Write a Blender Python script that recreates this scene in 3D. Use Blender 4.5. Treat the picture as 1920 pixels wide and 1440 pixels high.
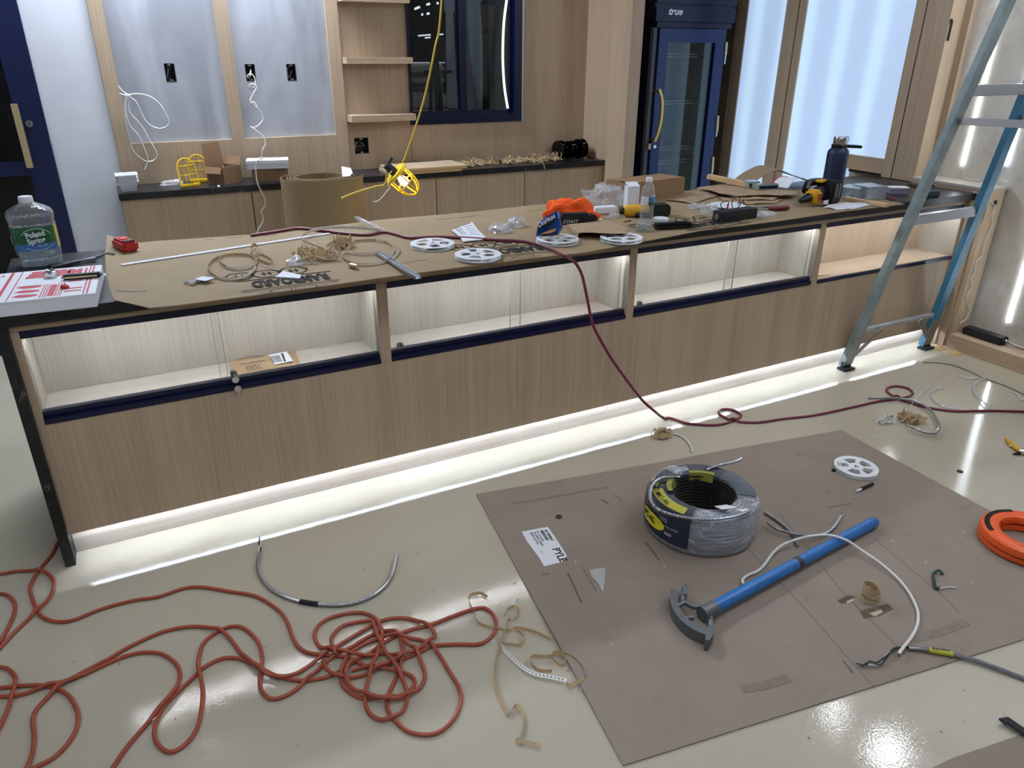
import bpy, bmesh, math, random
from mathutils import Vector, Matrix
random.seed(7)
S = bpy.context.scene
C = S.collection
PI = math.pi
for o in list(bpy.data.objects):
    bpy.data.objects.remove(o)

# ---------------------------------------------------------------- camera
cam = bpy.data.cameras.new('camera')
camo = bpy.data.objects.new('camera', cam)
C.objects.link(camo)
S.camera = camo
cam.sensor_fit = 'HORIZONTAL'
cam.sensor_width = 36.0
cam.lens = 1381.93563 / 1920.0 * 36.0
cam.clip_start = 0.02
_r, _u, _f = Vector((0.8849641, -0.4656324, 0.0050092)), Vector((0.1877847, 0.3666993, 0.9111907)), Vector((0.4261168, 0.8054304, -0.4119543))
camo.matrix_world = Matrix(((_r.x, _u.x, -_f.x, 0.39871), (_r.y, _u.y, -_f.y, -2.55587), (_r.z, _u.z, -_f.z, 1.63565), (0, 0, 0, 1)))

# ---------------------------------------------------------------- world, view and light levels
S.view_settings.view_transform = 'Standard'
S.view_settings.look = 'None'
S.view_settings.gamma = 1.0
S.view_settings.use_curve_mapping = False
S.view_settings.exposure = 0.0
W = bpy.data.worlds.new('world')
S.world = W
W.use_nodes = True
W.node_tree.nodes['Background'].inputs[0].default_value = (0.75, 0.85, 1.0, 1)
W.node_tree.nodes['Background'].inputs[1].default_value = 0.05
S.cycles.use_denoising = True
S.cycles.max_bounces = 8
S.cycles.transparent_max_bounces = 24
S.cycles.caustics_reflective = False
S.cycles.caustics_refractive = False
S.cycles.sample_clamp_indirect = 6.0
E_ADDED_WASH = 145.0       # unseen wash light added before the back wall
E_DOWN = 85.0       # square downlights, the last two added
E_FILL = 6.9       # fill panels added on the ceiling out of view
E_TOE = 170.0        # strip under the counter front
E_BAY = 120.0        # strips in the display bays
E_WALL = 26.0       # strips on the right wall
E_PANEL = 0.9      # backlit panels
E_BULB = 30.0       # hanging work lamp

# ---------------------------------------------------------------- materials
def lin(c):
    c = c / 255.0
    return c / 12.92 if c <= 0.04045 else ((c + 0.055) / 1.055) ** 2.4
def rgb(h):
    return (lin(int(h[0:2], 16)), lin(int(h[2:4], 16)), lin(int(h[4:6], 16)), 1)
def nmat(name):
    m = bpy.data.materials.new(name)
    m.use_nodes = True
    nt = m.node_tree
    return m, nt, nt.nodes['Principled BSDF']
def setp(b, **k):
    for n, v in k.items():
        b.inputs[n.replace('_', ' ')].default_value = v
def coords(nt, scale=(1, 1, 1)):
    tc = nt.nodes.new('ShaderNodeTexCoord')
    mp = nt.nodes.new('ShaderNodeMapping')
    mp.inputs['Scale'].default_value = scale
    nt.links.new(tc.outputs['Object'], mp.inputs['Vector'])
    return mp.outputs[0]
def noise(nt, vec, scale, detail=4, rough=.6, dist=0):
    n = nt.nodes.new('ShaderNodeTexNoise')
    n.inputs['Scale'].default_value = scale
    n.inputs['Detail'].default_value = detail
    n.inputs['Roughness'].default_value = rough
    n.inputs['Distortion'].default_value = dist
    nt.links.new(vec, n.inputs['Vector'])
    return n.outputs['Fac']
def ramp(nt, fac, stops):
    r = nt.nodes.new('ShaderNodeValToRGB')
    e = r.color_ramp.elements
    e[0].position, e[0].color = stops[0]
    e[1].position, e[1].color = stops[-1]
    for p, c in stops[1:-1]:
        x = e.new(p); x.color = c
    nt.links.new(fac, r.inputs[0])
    return r.outputs[0]
def mixc(nt, fac, a, b, mode='MIX'):
    m = nt.nodes.new('ShaderNodeMix')
    m.data_type = 'RGBA'; m.blend_type = mode
    for sock, v in ((m.inputs[0], fac), (m.inputs[6], a), (m.inputs[7], b)):
        if hasattr(v, 'is_linked'): nt.links.new(v, sock)
        else: sock.default_value = v
    return m.outputs[2]
def bump(nt, b, h, strength, dist=.002):
    n = nt.nodes.new('ShaderNodeBump')
    n.inputs['Strength'].default_value = strength
    n.inputs['Distance'].default_value = dist
    nt.links.new(h, n.inputs['Height'])
    nt.links.new(n.outputs[0], b.inputs['Normal'])
def mat(name, c, rough=.5, metal=0, var=0.0, vs=30, bmp=0, bs=80, coat=0, stretch=(1, 1, 1)):
    m, nt, b = nmat(name)
    col = rgb(c)
    setp(b, Base_Color=col, Roughness=rough, Metallic=metal, Coat_Weight=coat)
    if var or bmp:
        v = coords(nt, stretch)
    if var:
        f = noise(nt, v, vs)
        lo = tuple(x * (1 - var) for x in col[:3]) + (1,)
        hi = tuple(min(1, x * (1 + var)) for x in col[:3]) + (1,)
        nt.links.new(ramp(nt, f, [(.3, lo), (.7, hi)]), b.inputs['Base Color'])
    if bmp:
        bump(nt, b, noise(nt, v, bs, 3), bmp)
    return m
def wood(name, c1, c2, axis='z', k=1.0):
    m, nt, b = nmat(name)
    s = {'z': (210, 210, 1.6), 'x': (1.6, 210, 210), 'y': (210, 1.6, 210)}[axis]
    v = coords(nt, tuple(q * k for q in s))
    f1 = noise(nt, v, 1.0, 5, .65)
    s2 = {'z': (9, 9, .25), 'x': (.25, 9, 9), 'y': (9, .25, 9)}[axis]
    f2 = noise(nt, coords(nt, s2), 1.0, 2, .5)
    base = ramp(nt, f1, [(.32, rgb(c2)), (.55, rgb(c1)), (.8, rgb(c1))])
    tone = ramp(nt, f2, [(.3, (.90, .89, .88, 1)), (.7, (1.04, 1.03, 1.02, 1))])
    nt.links.new(mixc(nt, 1.0, base, tone, 'MULTIPLY'), b.inputs['Base Color'])
    setp(b, Roughness=.45)
    bump(nt, b, f1, .12, .001)
    return m
def emit(name, c, k):
    m, nt, b = nmat(name)
    setp(b, Base_Color=(0, 0, 0, 1), Emission_Color=rgb(c), Emission_Strength=k)
    return m
def clear(name, tint='FFFFFF', diff=0.0, bumpk=0, bs=60, gloss=1.0, dcol='FFFFFF', vary=0):
    """thin clear sheet: straight-through transmission, Fresnel reflection, a little haze"""
    m, nt, b = nmat(name)
    N = nt.nodes
    out = N['Material Output']
    tr = N.new('ShaderNodeBsdfTransparent'); tr.inputs[0].default_value = rgb(tint)
    gl = N.new('ShaderNodeBsdfGlossy'); gl.inputs['Roughness'].default_value = .03
    fr = N.new('ShaderNodeFresnel')
    ge = N.new('ShaderNodeNewGeometry'); mr = N.new('ShaderNodeMapRange')
    mr.inputs['To Min'].default_value = 1.5; mr.inputs['To Max'].default_value = 1 / 1.5
    nt.links.new(ge.outputs['Backfacing'], mr.inputs['Value']); nt.links.new(mr.outputs[0], fr.inputs[0])
    mu = N.new('ShaderNodeMath'); mu.operation = 'MULTIPLY'; mu.inputs[1].default_value = gloss
    nt.links.new(fr.outputs[0], mu.inputs[0])
    mx = N.new('ShaderNodeMixShader')
    nt.links.new(mu.outputs[0], mx.inputs[0]); nt.links.new(tr.outputs[0], mx.inputs[1]); nt.links.new(gl.outputs[0], mx.inputs[2])
    last = mx
    if diff:
        df = N.new('ShaderNodeBsdfDiffuse'); df.inputs[0].default_value = rgb(dcol)
        m2 = N.new('ShaderNodeMixShader'); m2.inputs[0].default_value = diff
        if vary:
            nv = noise(nt, coords(nt, (1, 1, 4)), 14, 5, .7, 1.0)
            nt.links.new(ramp(nt, nv, [(.35, (diff * .45,) * 3 + (1,)), (.55, (diff,) * 3 + (1,)), (.72, (min(1, diff * 2.6),) * 3 + (1,))]), m2.inputs[0])
        nt.links.new(mx.outputs[0], m2.inputs[1]); nt.links.new(df.outputs[0], m2.inputs[2])
        last = m2
    if bumpk:
        bn = N.new('ShaderNodeBump'); bn.inputs['Strength'].default_value = bumpk; bn.inputs['Distance'].default_value = .01
        nt.links.new(noise(nt, coords(nt), bs, 3), bn.inputs['Height'])
        nt.links.new(bn.outputs[0], gl.inputs['Normal']); nt.links.new(bn.outputs[0], fr.inputs['Normal'])
    nt.links.new(last.outputs[0], out.inputs[0])
    N.remove(b)
    return m

M = {}
M['oak'] = wood('oak_veneer_upright', 'BAA58B', 'A5927A')
M['oak_x'] = wood('oak_veneer_lengthwise', 'BEA78B', 'A48F74', 'x')
M['oak_y'] = wood('oak_veneer_crosswise', 'BEA78B', 'A48F74', 'y')
M['oak_pale'] = wood('pale_oak_lining', 'BAB5A9', 'A69F92')
M['oak_pale_x'] = wood('pale_oak_lining_lengthwise', 'BEBAB0', 'AFA99E', 'x')
M['oak_light'] = wood('light_oak_lining', 'B8A58E', 'A6927A')
M['oak_light_x'] = wood('light_oak_lining_lengthwise', 'BCAA94', 'AC9881', 'x')
M['toe_oak'] = wood('lightened_oak_lengthwise', 'DACFC0', 'C4B6A4', 'x')  # whitening from the toe strip's light is put into this oak colour
M['pine'] = wood('plywood_edge', 'D2B184', 'B99768', 'x')
M['navy'] = mat('navy_paint', '050E33', .28, .1)
M['navy_soft'] = mat('navy_satin_paint', '08163F', .35)
M['brass'] = mat('brushed_brass', 'D9B866', .28, 1)
M['brass_pale'] = mat('pale_satin_brass', 'C9B98F', .4, .7)
M['chrome'] = mat('chrome', 'D8D8DA', .15, 1)
M['steel'] = mat('dull_steel', '9A9C9E', .38, 1)
M['alu'] = mat('aluminium', 'B9C0C6', .35, .8)
M['black'] = mat('black_plastic', '0B0B0C', .35)
M['blackm'] = mat('matte_black', '101113', .6)
M['rubber'] = mat('black_rubber', '131416', .7)
M['white'] = mat('white_plastic', 'DDE0E4', .4)
M['paper'] = mat('white_paper', 'DADDE2', .7)
M['white_cord'] = mat('white_cable_jacket', 'D2D0C8', .5)
M['kraft'] = mat('kraft_paper', '9C8467', .75, 0, .12, 14, .3, 30)
M['card'] = mat('brown_board', '8C7659', .75, 0, .06, 20)
M['carton'] = mat('corrugated_carton', '8A6C4C', .75, 0, .06, 12)
M['ink'] = mat('black_ink', '0F0D0C', .9)
M['ink_grey'] = mat('faded_ink', '5A5047', .8)
M['red_ink'] = mat('red_print', 'B3202F', .6)
M['orange_cord'] = mat('orange_rubber_cord', '9C4932', .5, 0, .1, 40)
M['maroon'] = mat('maroon_cord', '6E1F36', .45, 0, .08, 40)
M['yellow_cord'] = mat('yellow_cord', 'C6A92A', .5)
M['yellow'] = mat('yellow_plastic', 'ECC520', .4)
M['tool_yellow'] = mat('tool_yellow', 'D9A51E', .45)
M['orange_plastic'] = mat('orange_plastic', 'E2581E', .4)
M['orange_knit'] = mat('orange_fleece', 'F05A12', .9, 0, .1, 60, .5, 300)
M['blue_paint'] = mat('blue_painted_pipe', '1F69AC', .35, 0, .12, 25)
M['cast'] = mat('grey_cast_metal', '6B6F70', .5, .6, .15, 40, .2, 120)
M['tape'] = mat('tan_adhesive_backing', 'BBA27C', .45, 0, .1, 60)
M['chip'] = mat('white_led_chip', 'E8E6DE', .4)
M['bx'] = mat('corrugated_armour_steel', 'A6A9AC', .3, .95)
M['ladder'] = mat('blue_grey_ladder_rail', '879798', .45, .15, .22, 14)
M['ladder_in'] = mat('blue_ladder_rail', '3A7898', .4, .1, .15, 18)
M['red'] = mat('red_plastic', 'B42424', .4)
M['green'] = mat('dark_green_plastic', '0E3A34', .45)
M['blue_clear'] = mat('blue_plastic', '2A3A9A', .4)
M['steel_cap'] = mat('brushed_cap', 'B8B4AE', .25, 1)
M['bottle_navy'] = mat('navy_powder_coat', '06193C', .5)
M['green_label'] = mat('green_forest_label', '1F5A34', .5, 0, .45, 40)
M['blue_label'] = mat('blue_water_label', '3C6FA8', .5, 0, .3, 60)
M['yellow_label'] = mat('yellow_label', 'D6C94A', .5)
M['dark_label'] = mat('dark_navy_label', '20293A', .4, 0, .1, 30)
M['lime_label'] = mat('lime_label', 'B4B238', .45)
M['lime_dull'] = mat('dull_lime_label', '8E8C36', .5, 0, .2, 60)
M['glass'] = clear('clear_glass')
M['glass_edge'] = mat('green_glass_edge', '8FA79A', .2)
M['pet'] = clear('clear_pet_plastic', 'F6FAFC', .09, .6, 40, 2.2, 'F2F8FC')
M['film'] = clear('crinkled_clear_film', 'F4F6F8', .22, .9, 70, 2.2)
M['wrap'] = clear('shrink_wrap', 'EEF2F6', .30, 1.0, 60, 2.4, 'DCE2EA', 1)
M['dark_glass'] = clear('smoked_glass', 'C8CED0')
M['spool_black'] = mat('glossy_black_plastic', '050506', .12)
M['dusty'] = mat('sawdust_tan', 'CFAE7C', .9, 0, .3, 60)
M['flake'] = mat('small_grit', '4A4038', .8)
M['cream'] = mat('cream_upholstery', 'B8B4A8', .6)
M['curtain'] = mat('pale_blue_sheet', 'A9B6C2', .6)
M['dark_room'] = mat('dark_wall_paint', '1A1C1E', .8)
M['ceil'] = mat('ceiling_paint', 'C9C9C6', .8)
M['led'] = emit('lit_led_strip', 'DCE9FF', E_TOE)
M['led_bay'] = emit('lit_bay_led', 'F6F9FF', E_BAY)
M['led_wall'] = emit('lit_wall_led', 'E8F4FF', E_WALL)
M['added_wash'] = emit('added_wash_glow', 'E2ECFF', E_ADDED_WASH)
M['down'] = emit('lit_downlight', 'F0F4FF', E_DOWN)
M['fill'] = emit('fill_panel_glow', 'E8EFFF', E_FILL)
M['bulb'] = emit('lit_bulb', 'FFD890', E_BULB)

def granite():
    m, nt, b = nmat('black_granite')
    f = noise(nt, coords(nt), 3.2, 6, .65, 1.6)
    f2 = noise(nt, coords(nt, (1, 1, 1)), 26, 4, .6)
    vein = ramp(nt, f, [(.485, (0, 0, 0, 1)), (.5, (1, 1, 1, 1)), (.515, (0, 0, 0, 1))])
    base = ramp(nt, f2, [(.35, rgb('0A0B0D')), (.75, rgb('23262A'))])
    spots = ramp(nt, noise(nt, coords(nt), 9, 3), [(.55, (0, 0, 0, 1)), (.7, (1, 1, 1, 1))])
    k = mixc(nt, 1.0, vein, spots, 'MULTIPLY')
    nt.links.new(mixc(nt, k, base, rgb('84807A')), b.inputs['Base Color'])
    setp(b, Roughness=.3)
    bump(nt, b, f2, .08, .001)
    return m
M['granite'] = granite()
def drywall():
    m, nt, b = nmat('patched_drywall')
    f = noise(nt, coords(nt, (1.6, 1.6, .45)), 2.4, 3, .5, .6)
    g = noise(nt, coords(nt, (1, 1, 1)), 7, 3, .55)
    a = ramp(nt, f, [(.38, rgb('92959A')), (.5, rgb('A3A6AB')), (.62, rgb('B1B4B9'))])
    t = ramp(nt, g, [(.3, (.94, .94, .94, 1)), (.7, (1.03, 1.03, 1.03, 1))])
    nt.links.new(mixc(nt, 1, a, t, 'MULTIPLY'), b.inputs['Base Color'])
    setp(b, Roughness=.85)
    return m
M['drywall'] = drywall()
M['primer'] = mat('primed_white_wall', 'CFD3D8', .85, 0, .05, 3)
def rough_wall():
    m, nt, b = nmat('raw_plaster')
    f = noise(nt, coords(nt, (1, 1.4, .5)), 2.6, 3, .5, .8)
    s = noise(nt, coords(nt), 14, 3, .6)
    a = ramp(nt, f, [(.4, rgb('C4BCAE')), (.55, rgb('D0CBC0')), (.66, rgb('E0E0E2'))])
    t = ramp(nt, s, [(.25, (.86, .85, .84, 1)), (.5, (1, 1, 1, 1))])
    nt.links.new(mixc(nt, 1, a, t, 'MULTIPLY'), b.inputs['Base Color'])
    setp(b, Roughness=.85)
    return m
M['plaster'] = rough_wall()
def floor_mat():
    m, nt, b = nmat('beige_epoxy_floor')
    f = noise(nt, coords(nt), 1.1, 4, .5)
    g = noise(nt, coords(nt), 60, 3, .6)
    a = ramp(nt, f, [(.35, rgb('AFA793')), (.65, rgb('B7B09D'))])
    nt.links.new(a, b.inputs['Base Color'])
    r = ramp(nt, noise(nt, coords(nt), 5, 4), [(.35, (.05, .05, .05, 1)), (.7, (.13, .13, .13, 1))])
    nt.links.new(r, b.inputs['Roughness'])
    setp(b, Specular_IOR_Level=.55)
    h = noise(nt, coords(nt), 150, 2, .5)
    bump(nt, b, h, .3, .0006)
    return m
M['floor'] = floor_mat()
def sheet_mat(name, c1, c2):
    m, nt, b = nmat(name)
    f = noise(nt, coords(nt), 4, 5, .6)
    d = noise(nt, coords(nt, (3, 14, 3)), 1.5, 5, .7, .5)
    a = ramp(nt, f, [(.3, rgb(c2)), (.7, rgb(c1))])
    k = ramp(nt, d, [(.60, (1, 1, 1, 1)), (.74, (.78, .76, .74, 1))])
    nt.links.new(mixc(nt, 1, a, k, 'MULTIPLY'), b.inputs['Base Color'])
    setp(b, Roughness=.8)
    return m
M['floor_card'] = sheet_mat('scuffed_cardboard', '8E8072', '84776A')
M['ram'] = sheet_mat('protection_board', '94805F', '8A7656')
def panel_mat():
    """backlit acrylic: the LED tubes behind it show as soft upright bands"""
    m, nt, b = nmat('backlit_acrylic')
    tc = nt.nodes.new('ShaderNodeTexCoord')
    wv = nt.nodes.new('ShaderNodeTexWave')
    wv.wave_type = 'BANDS'; wv.bands_direction = 'Y'
    wv.inputs['Scale'].default_value = 1.12
    wv.inputs['Phase Offset'].default_value = 1.2
    wv.inputs['Distortion'].default_value = 0.5
    nt.links.new(tc.outputs['Object'], wv.inputs['Vector'])
    col = ramp(nt, wv.outputs['Fac'], [(.0, rgb('AEC6E8')), (.45, rgb('B0CAEE')), (1.0, rgb('C4E4FE'))])
    nt.links.new(col, b.inputs['Emission Color'])
    setp(b, Base_Color=rgb('8A94A0'), Emission_Strength=E_PANEL, Roughness=.35)
    return m
M['panel'] = panel_mat()

# ---------------------------------------------------------------- mesh building
def cat(pts, sub=6, closed=False):
    P = [Vector(p) for p in pts]
    n = len(P)
    out = []
    rng = range(n if closed else n - 1)
    for i in rng:
        if closed:
            a, b, c, d = P[i - 1], P[i], P[(i + 1) % n], P[(i + 2) % n]
        else:
            a, b, c, d = P[max(i - 1, 0)], P[i], P[i + 1], P[min(i + 2, n - 1)]
        for k in range(sub):
            t = k / sub
            out.append(.5 * ((2 * b) + (c - a) * t + (2 * a - 5 * b + 4 * c - d) * t * t + (3 * b - a - 3 * c + d) * t ** 3))
    if not closed:
        out.append(P[-1])
    return out
def resample(pts, step):
    P = [Vector(p) for p in pts]
    out = [P[0].copy()]
    acc = 0.0
    for a, b in zip(P, P[1:]):
        L = (b - a).length
        if L < 1e-9: continue
        t = step - acc
        while t <= L:
            out.append(a.lerp(b, t / L)); t += step
        acc = (acc + L) % step if L + acc >= step else acc + L
    return out
class MB:
    def __init__(s):
        s.v = []; s.f = []; s.m = []
    def add(s, vs, fs, mi=0):
        o = len(s.v)
        s.v += [Vector(v) for v in vs]
        s.f += [tuple(i + o for i in f) for f in fs]
        s.m += [mi] * len(fs)
        return s
    def box(s, x0, x1, y0, y1, z0, z1, mi=0):
        return s.add([(x0, y0, z0), (x1, y0, z0), (x1, y1, z0), (x0, y1, z0), (x0, y0, z1), (x1, y0, z1), (x1, y1, z1), (x0, y1, z1)],
                     [(0, 3, 2, 1), (4, 5, 6, 7), (0, 1, 5, 4), (1, 2, 6, 5), (2, 3, 7, 6), (3, 0, 4, 7)], mi)
    def obox(s, c, u, v, w, mi=0):
        c, u, v, w = Vector(c), Vector(u), Vector(v), Vector(w)
        q = [c + a * u + b * v + d * w for d in (-1, 1) for a, b in ((-1, -1), (1, -1), (1, 1), (-1, 1))]
        return s.add(q, [(0, 3, 2, 1), (4, 5, 6, 7), (0, 1, 5, 4), (1, 2, 6, 5), (2, 3, 7, 6), (3, 0, 4, 7)], mi)
    def beam(s, p0, p1, side, wa, wb, mi=0):
        p0, p1 = Vector(p0), Vector(p1)
        d = (p1 - p0); w = d / 2
        u = Vector(side); u = (u - d * (u.dot(d) / d.length_squared)).normalized()
        v = d.normalized().cross(u)
        return s.obox((p0 + p1) / 2, u * wa / 2, v * wb / 2, w, mi)
    def prism(s, poly, z0, z1, mi=0):
        n = len(poly)
        vs = [(p[0], p[1], z0) for p in poly] + [(p[0], p[1], z1) for p in poly]
        fs = [tuple(range(n - 1, -1, -1)), tuple(range(n, 2 * n))] + [(i, (i + 1) % n, n + (i + 1) % n, n + i) for i in range(n)]
        return s.add(vs, fs, mi)
    def plate(s, poly, d, mi=0):
        """polygon of 3-D points thickened by the vector d"""
        n = len(poly); d = Vector(d)
        vs = [Vector(p) for p in poly] + [Vector(p) + d for p in poly]
        fs = [tuple(range(n - 1, -1, -1)), tuple(range(n, 2 * n))] + [(i, (i + 1) % n, n + (i + 1) % n, n + i) for i in range(n)]
        return s.add(vs, fs, mi)
    def tube(s, pts, r, n=8, closed=False, mi=0, sq=1.0):
        P = [Vector(p) for p in pts]
        k = len(P)
        rr = r if isinstance(r, (list, tuple)) else [r] * k
        T = []
        for i in range(k):
            a = P[i - 1] if (i or closed) else P[0]
            b = P[(i + 1) % k] if (i < k - 1 or closed) else P[-1]
            t = b - a
            T.append(t.normalized() if t.length > 1e-9 else Vector((0, 0, 1)))
        up = Vector((0, 0, 1))
        if abs(T[0].dot(up)) > .95: up = Vector((1, 0, 0))
        vs = []
        N = (up - T[0] * up.dot(T[0])).normalized()
        for i in range(k):
            N = N - T[i] * N.dot(T[i])
            N = N.normalized() if N.length > 1e-6 else T[i].orthogonal().normalized()
            B = T[i].cross(N)
            for j in range(n):
                a = 2 * PI * j / n
                vs.append(P[i] + (N * math.cos(a) * sq + B * math.sin(a)) * rr[i])
        fs = []
        for i in range(k if closed else k - 1):
            i2 = (i + 1) % k
            for j in range(n):
                j2 = (j + 1) % n
                fs.append((i * n + j, i * n + j2, i2 * n + j2, i2 * n + j))
        if not closed:
            fs.append(tuple(range(n - 1, -1, -1)))
            fs.append(tuple((k - 1) * n + j for j in range(n)))
        return s.add(vs, fs, mi)
    def cyl(s, p0, p1, r0, r1=None, n=20, mi=0):
        r1 = r0 if r1 is None else r1
        return s.tube([p0, p1], [r0, r1], n, False, mi)
    def lathe(s, prof, c=(0, 0, 0), n=28, mi=0, sx=1.0, sy=1.0, squar=0.0):
        vs, fs = [], []
        k = len(prof)
        for r, z in prof:
            for j in range(n):
                a = 2 * PI * j / n
                ca, sa = math.cos(a), math.sin(a)
                q = 1.0
                if squar:
                    q = 1.0 / max(abs(ca), abs(sa)); q = 1 + (q - 1) * squar
                vs.append((c[0] + r * ca * q * sx, c[1] + r * sa * q * sy, c[2] + z))
        for i in range(k - 1):
            for j in range(n):
                j2 = (j + 1) % n
                fs.append((i * n + j, i * n + j2, (i + 1) * n + j2, (i + 1) * n + j))
        if prof[0][0] > 1e-6: fs.append(tuple(range(n - 1, -1, -1)))
        if prof[-1][0] > 1e-6: fs.append(tuple((k - 1) * n + j for j in range(n)))
        return s.add(vs, fs, mi)
    def ribbon(s, pts, w, wdir=(0, 0, 1), t=.0008, mi=0):
        """flat tape along pts; wdir is one vector or one per point"""
        P = [Vector(p) for p in pts]
        k = len(P)
        vs = []
        for i in range(k):
            tg = (P[min(i + 1, k - 1)] - P[max(i - 1, 0)]).normalized()
            u = Vector(wdir[i] if isinstance(wdir, list) else wdir)
            u = u - tg * u.dot(tg)
            u = u.normalized() if u.length > 1e-6 else tg.orthogonal().normalized()
            nn = tg.cross(u)
            for a, b in ((-1, -1), (1, -1), (1, 1), (-1, 1)):
                vs.append(P[i] + u * a * w / 2 + nn * b * t / 2)
        fs = [(0, 3, 2, 1), tuple(4 * (k - 1) + j for j in range(4))]
        for i in range(k - 1):
            for j in range(4):
                fs.append((4 * i + j, 4 * i + (j + 1) % 4, 4 * i + 4 + (j + 1) % 4, 4 * i + 4 + j))
        return s.add(vs, fs, mi)
    def torus(s, c, R, r, n=48, k=12, rz=None, mi=0, wob=0):
        rz = rz or r
        vs, fs = [], []
        for i in range(n):
            a = 2 * PI * i / n
            for j in range(k):
                b = 2 * PI * j / k
                q = R + r * math.cos(b)
                vs.append((c[0] + q * math.cos(a), c[1] + q * math.sin(a), c[2] + rz * math.sin(b)))
        for i in range(n):
            for j in range(k):
                fs.append((i * k + j, ((i + 1) % n) * k + j, ((i + 1) % n) * k + (j + 1) % k, i * k + (j + 1) % k))
        return s.add(vs, fs, mi)
    def mound(s, c, rx, ry, h, seed=0, rough=.25, n=28, k=10, rot=0, mi=0, pw=.6, base=0.0, fine=.6):
        """crumpled dome standing on z = c.z"""
        from mathutils import noise as mn
        vs, fs = [], []
        cr, sr = math.cos(rot), math.sin(rot)
        for i in range(k + 1):
            t = i / k
            for j in range(n):
                a = 2 * PI * j / n
                el = t * PI / 2
                q = Vector((math.cos(a) * math.cos(el), math.sin(a) * math.cos(el), math.sin(el)))
                d = 1 + rough * (mn.noise(q * 2.1 + Vector((seed, 0, 0))) + fine * abs(mn.noise(q * 5.3 + Vector((0, seed, 0)))))
                x, y, z = q.x * rx * d, q.y * ry * d, (q.z ** pw if q.z > 0 else 0) * h * d
                if i == 0: z = base
                vs.append((c[0] + x * cr - y * sr, c[1] + x * sr + y * cr, c[2] + max(z, 0)))
        for i in range(k):
            for j in range(n):
                fs.append((i * n + j, i * n + (j + 1) % n, (i + 1) * n + (j + 1) % n, (i + 1) * n + j))
        fs.append(tuple(range(n - 1, -1, -1)))
        return s.add(vs, fs, mi)
    def sheet(s, rows, t=.0006, mi=0):
        """rows of 3-D points (all the same length) as a thin sheet with thickness t downwards"""
        r, c = len(rows), len(rows[0])
        top = [Vector(p) for row in rows for p in row]
        bot = [p - Vector((0, 0, t)) for p in top]
        n = r * c
        fs = []
        for i in range(r - 1):
            for j in range(c - 1):
                a, b, d, e = i * c + j, i * c + j + 1, (i + 1) * c + j + 1, (i + 1) * c + j
                fs.append((a, b, d, e)); fs.append((n + e, n + d, n + b, n + a))
        edge = [j for j in range(c)] + [i * c + c - 1 for i in range(1, r)] + [(r - 1) * c + j for j in range(c - 2, -1, -1)] + [i * c for i in range(r - 2, 0, -1)]
        for a, b in zip(edge, edge[1:] + edge[:1]):
            fs.append((b, a, n + a, n + b))
        return s.add(top + bot, fs, mi)

def root_of(o):
    while o.parent: o = o.parent
    return o
LOCAL = set()
def build(mb, name, mats, parent=None, smooth=False, bevel=0, shift=None, angle=40):
    me = bpy.data.meshes.new(name)
    off = Vector((0, 0, 0))
    if shift is not None: off = Vector(shift)
    elif parent is not None and root_of(parent).name not in LOCAL: off = root_of(parent).location
    me.from_pydata([tuple(v - off) for v in mb.v], [], mb.f)
    ms = mats if isinstance(mats, (list, tuple)) else [mats]
    for m in ms: me.materials.append(M[m] if isinstance(m, str) else m)
    me.polygons.foreach_set('material_index', mb.m)
    bm = bmesh.new(); bm.from_mesh(me)
    bmesh.ops.recalc_face_normals(bm, faces=bm.faces)
    if bevel:
        es = [e for e in bm.edges if len(e.link_faces) == 2 and e.calc_face_angle(0) > math.radians(35)]
        bmesh.ops.bevel(bm, geom=es, offset=bevel, segments=2, affect='EDGES', clamp_overlap=True)
    bm.to_mesh(me); bm.free()
    if smooth:
        me.polygons.foreach_set('use_smooth', [True] * len(me.polygons))
        try: me.set_sharp_from_angle(angle=math.radians(angle))
        except Exception: pass
    o = bpy.data.objects.new(name, me)
    C.objects.link(o)
    if parent is not None: o.parent = parent
    return o
def tag(o, label, category, group=None, kind=None):
    o['label'] = label
    if category: o['category'] = category
    if group: o['group'] = group
    if kind: o['kind'] = kind
    return o
def thing(name, label, category, loc, rotz=0, group=None, local=False):
    o = bpy.data.objects.new(name, None)
    o.empty_display_size = .05
    C.objects.link(o)
    o.location = loc
    o.rotation_euler = (0, 0, rotz)
    if local: LOCAL.add(o.name)
    return tag(o, label, category, group)
def solo(mb, name, mats, label, category, group=None, kind=None, **k):
    xs = [v.x for v in mb.v]; ys = [v.y for v in mb.v]; zs = [v.z for v in mb.v]
    loc = ((min(xs) + max(xs)) / 2, (min(ys) + max(ys)) / 2, min(zs))
    o = build(mb, name, mats, None, shift=loc, **k)
    o.location = loc
    return tag(o, label, category, group, kind)
def struct(mb, name, mats, parent=None, **k):
    o = build(mb, name, mats, parent, **k)
    if parent is None: o['kind'] = 'structure'
    return o
def copy_tree(o, parent=None):
    c = o.copy(); C.objects.link(c); c.parent = parent
    if o.name in LOCAL: LOCAL.add(c.name)
    for ch in list(o.children): copy_tree(ch, c)
    return c
FONT_CACHE = {}
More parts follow.
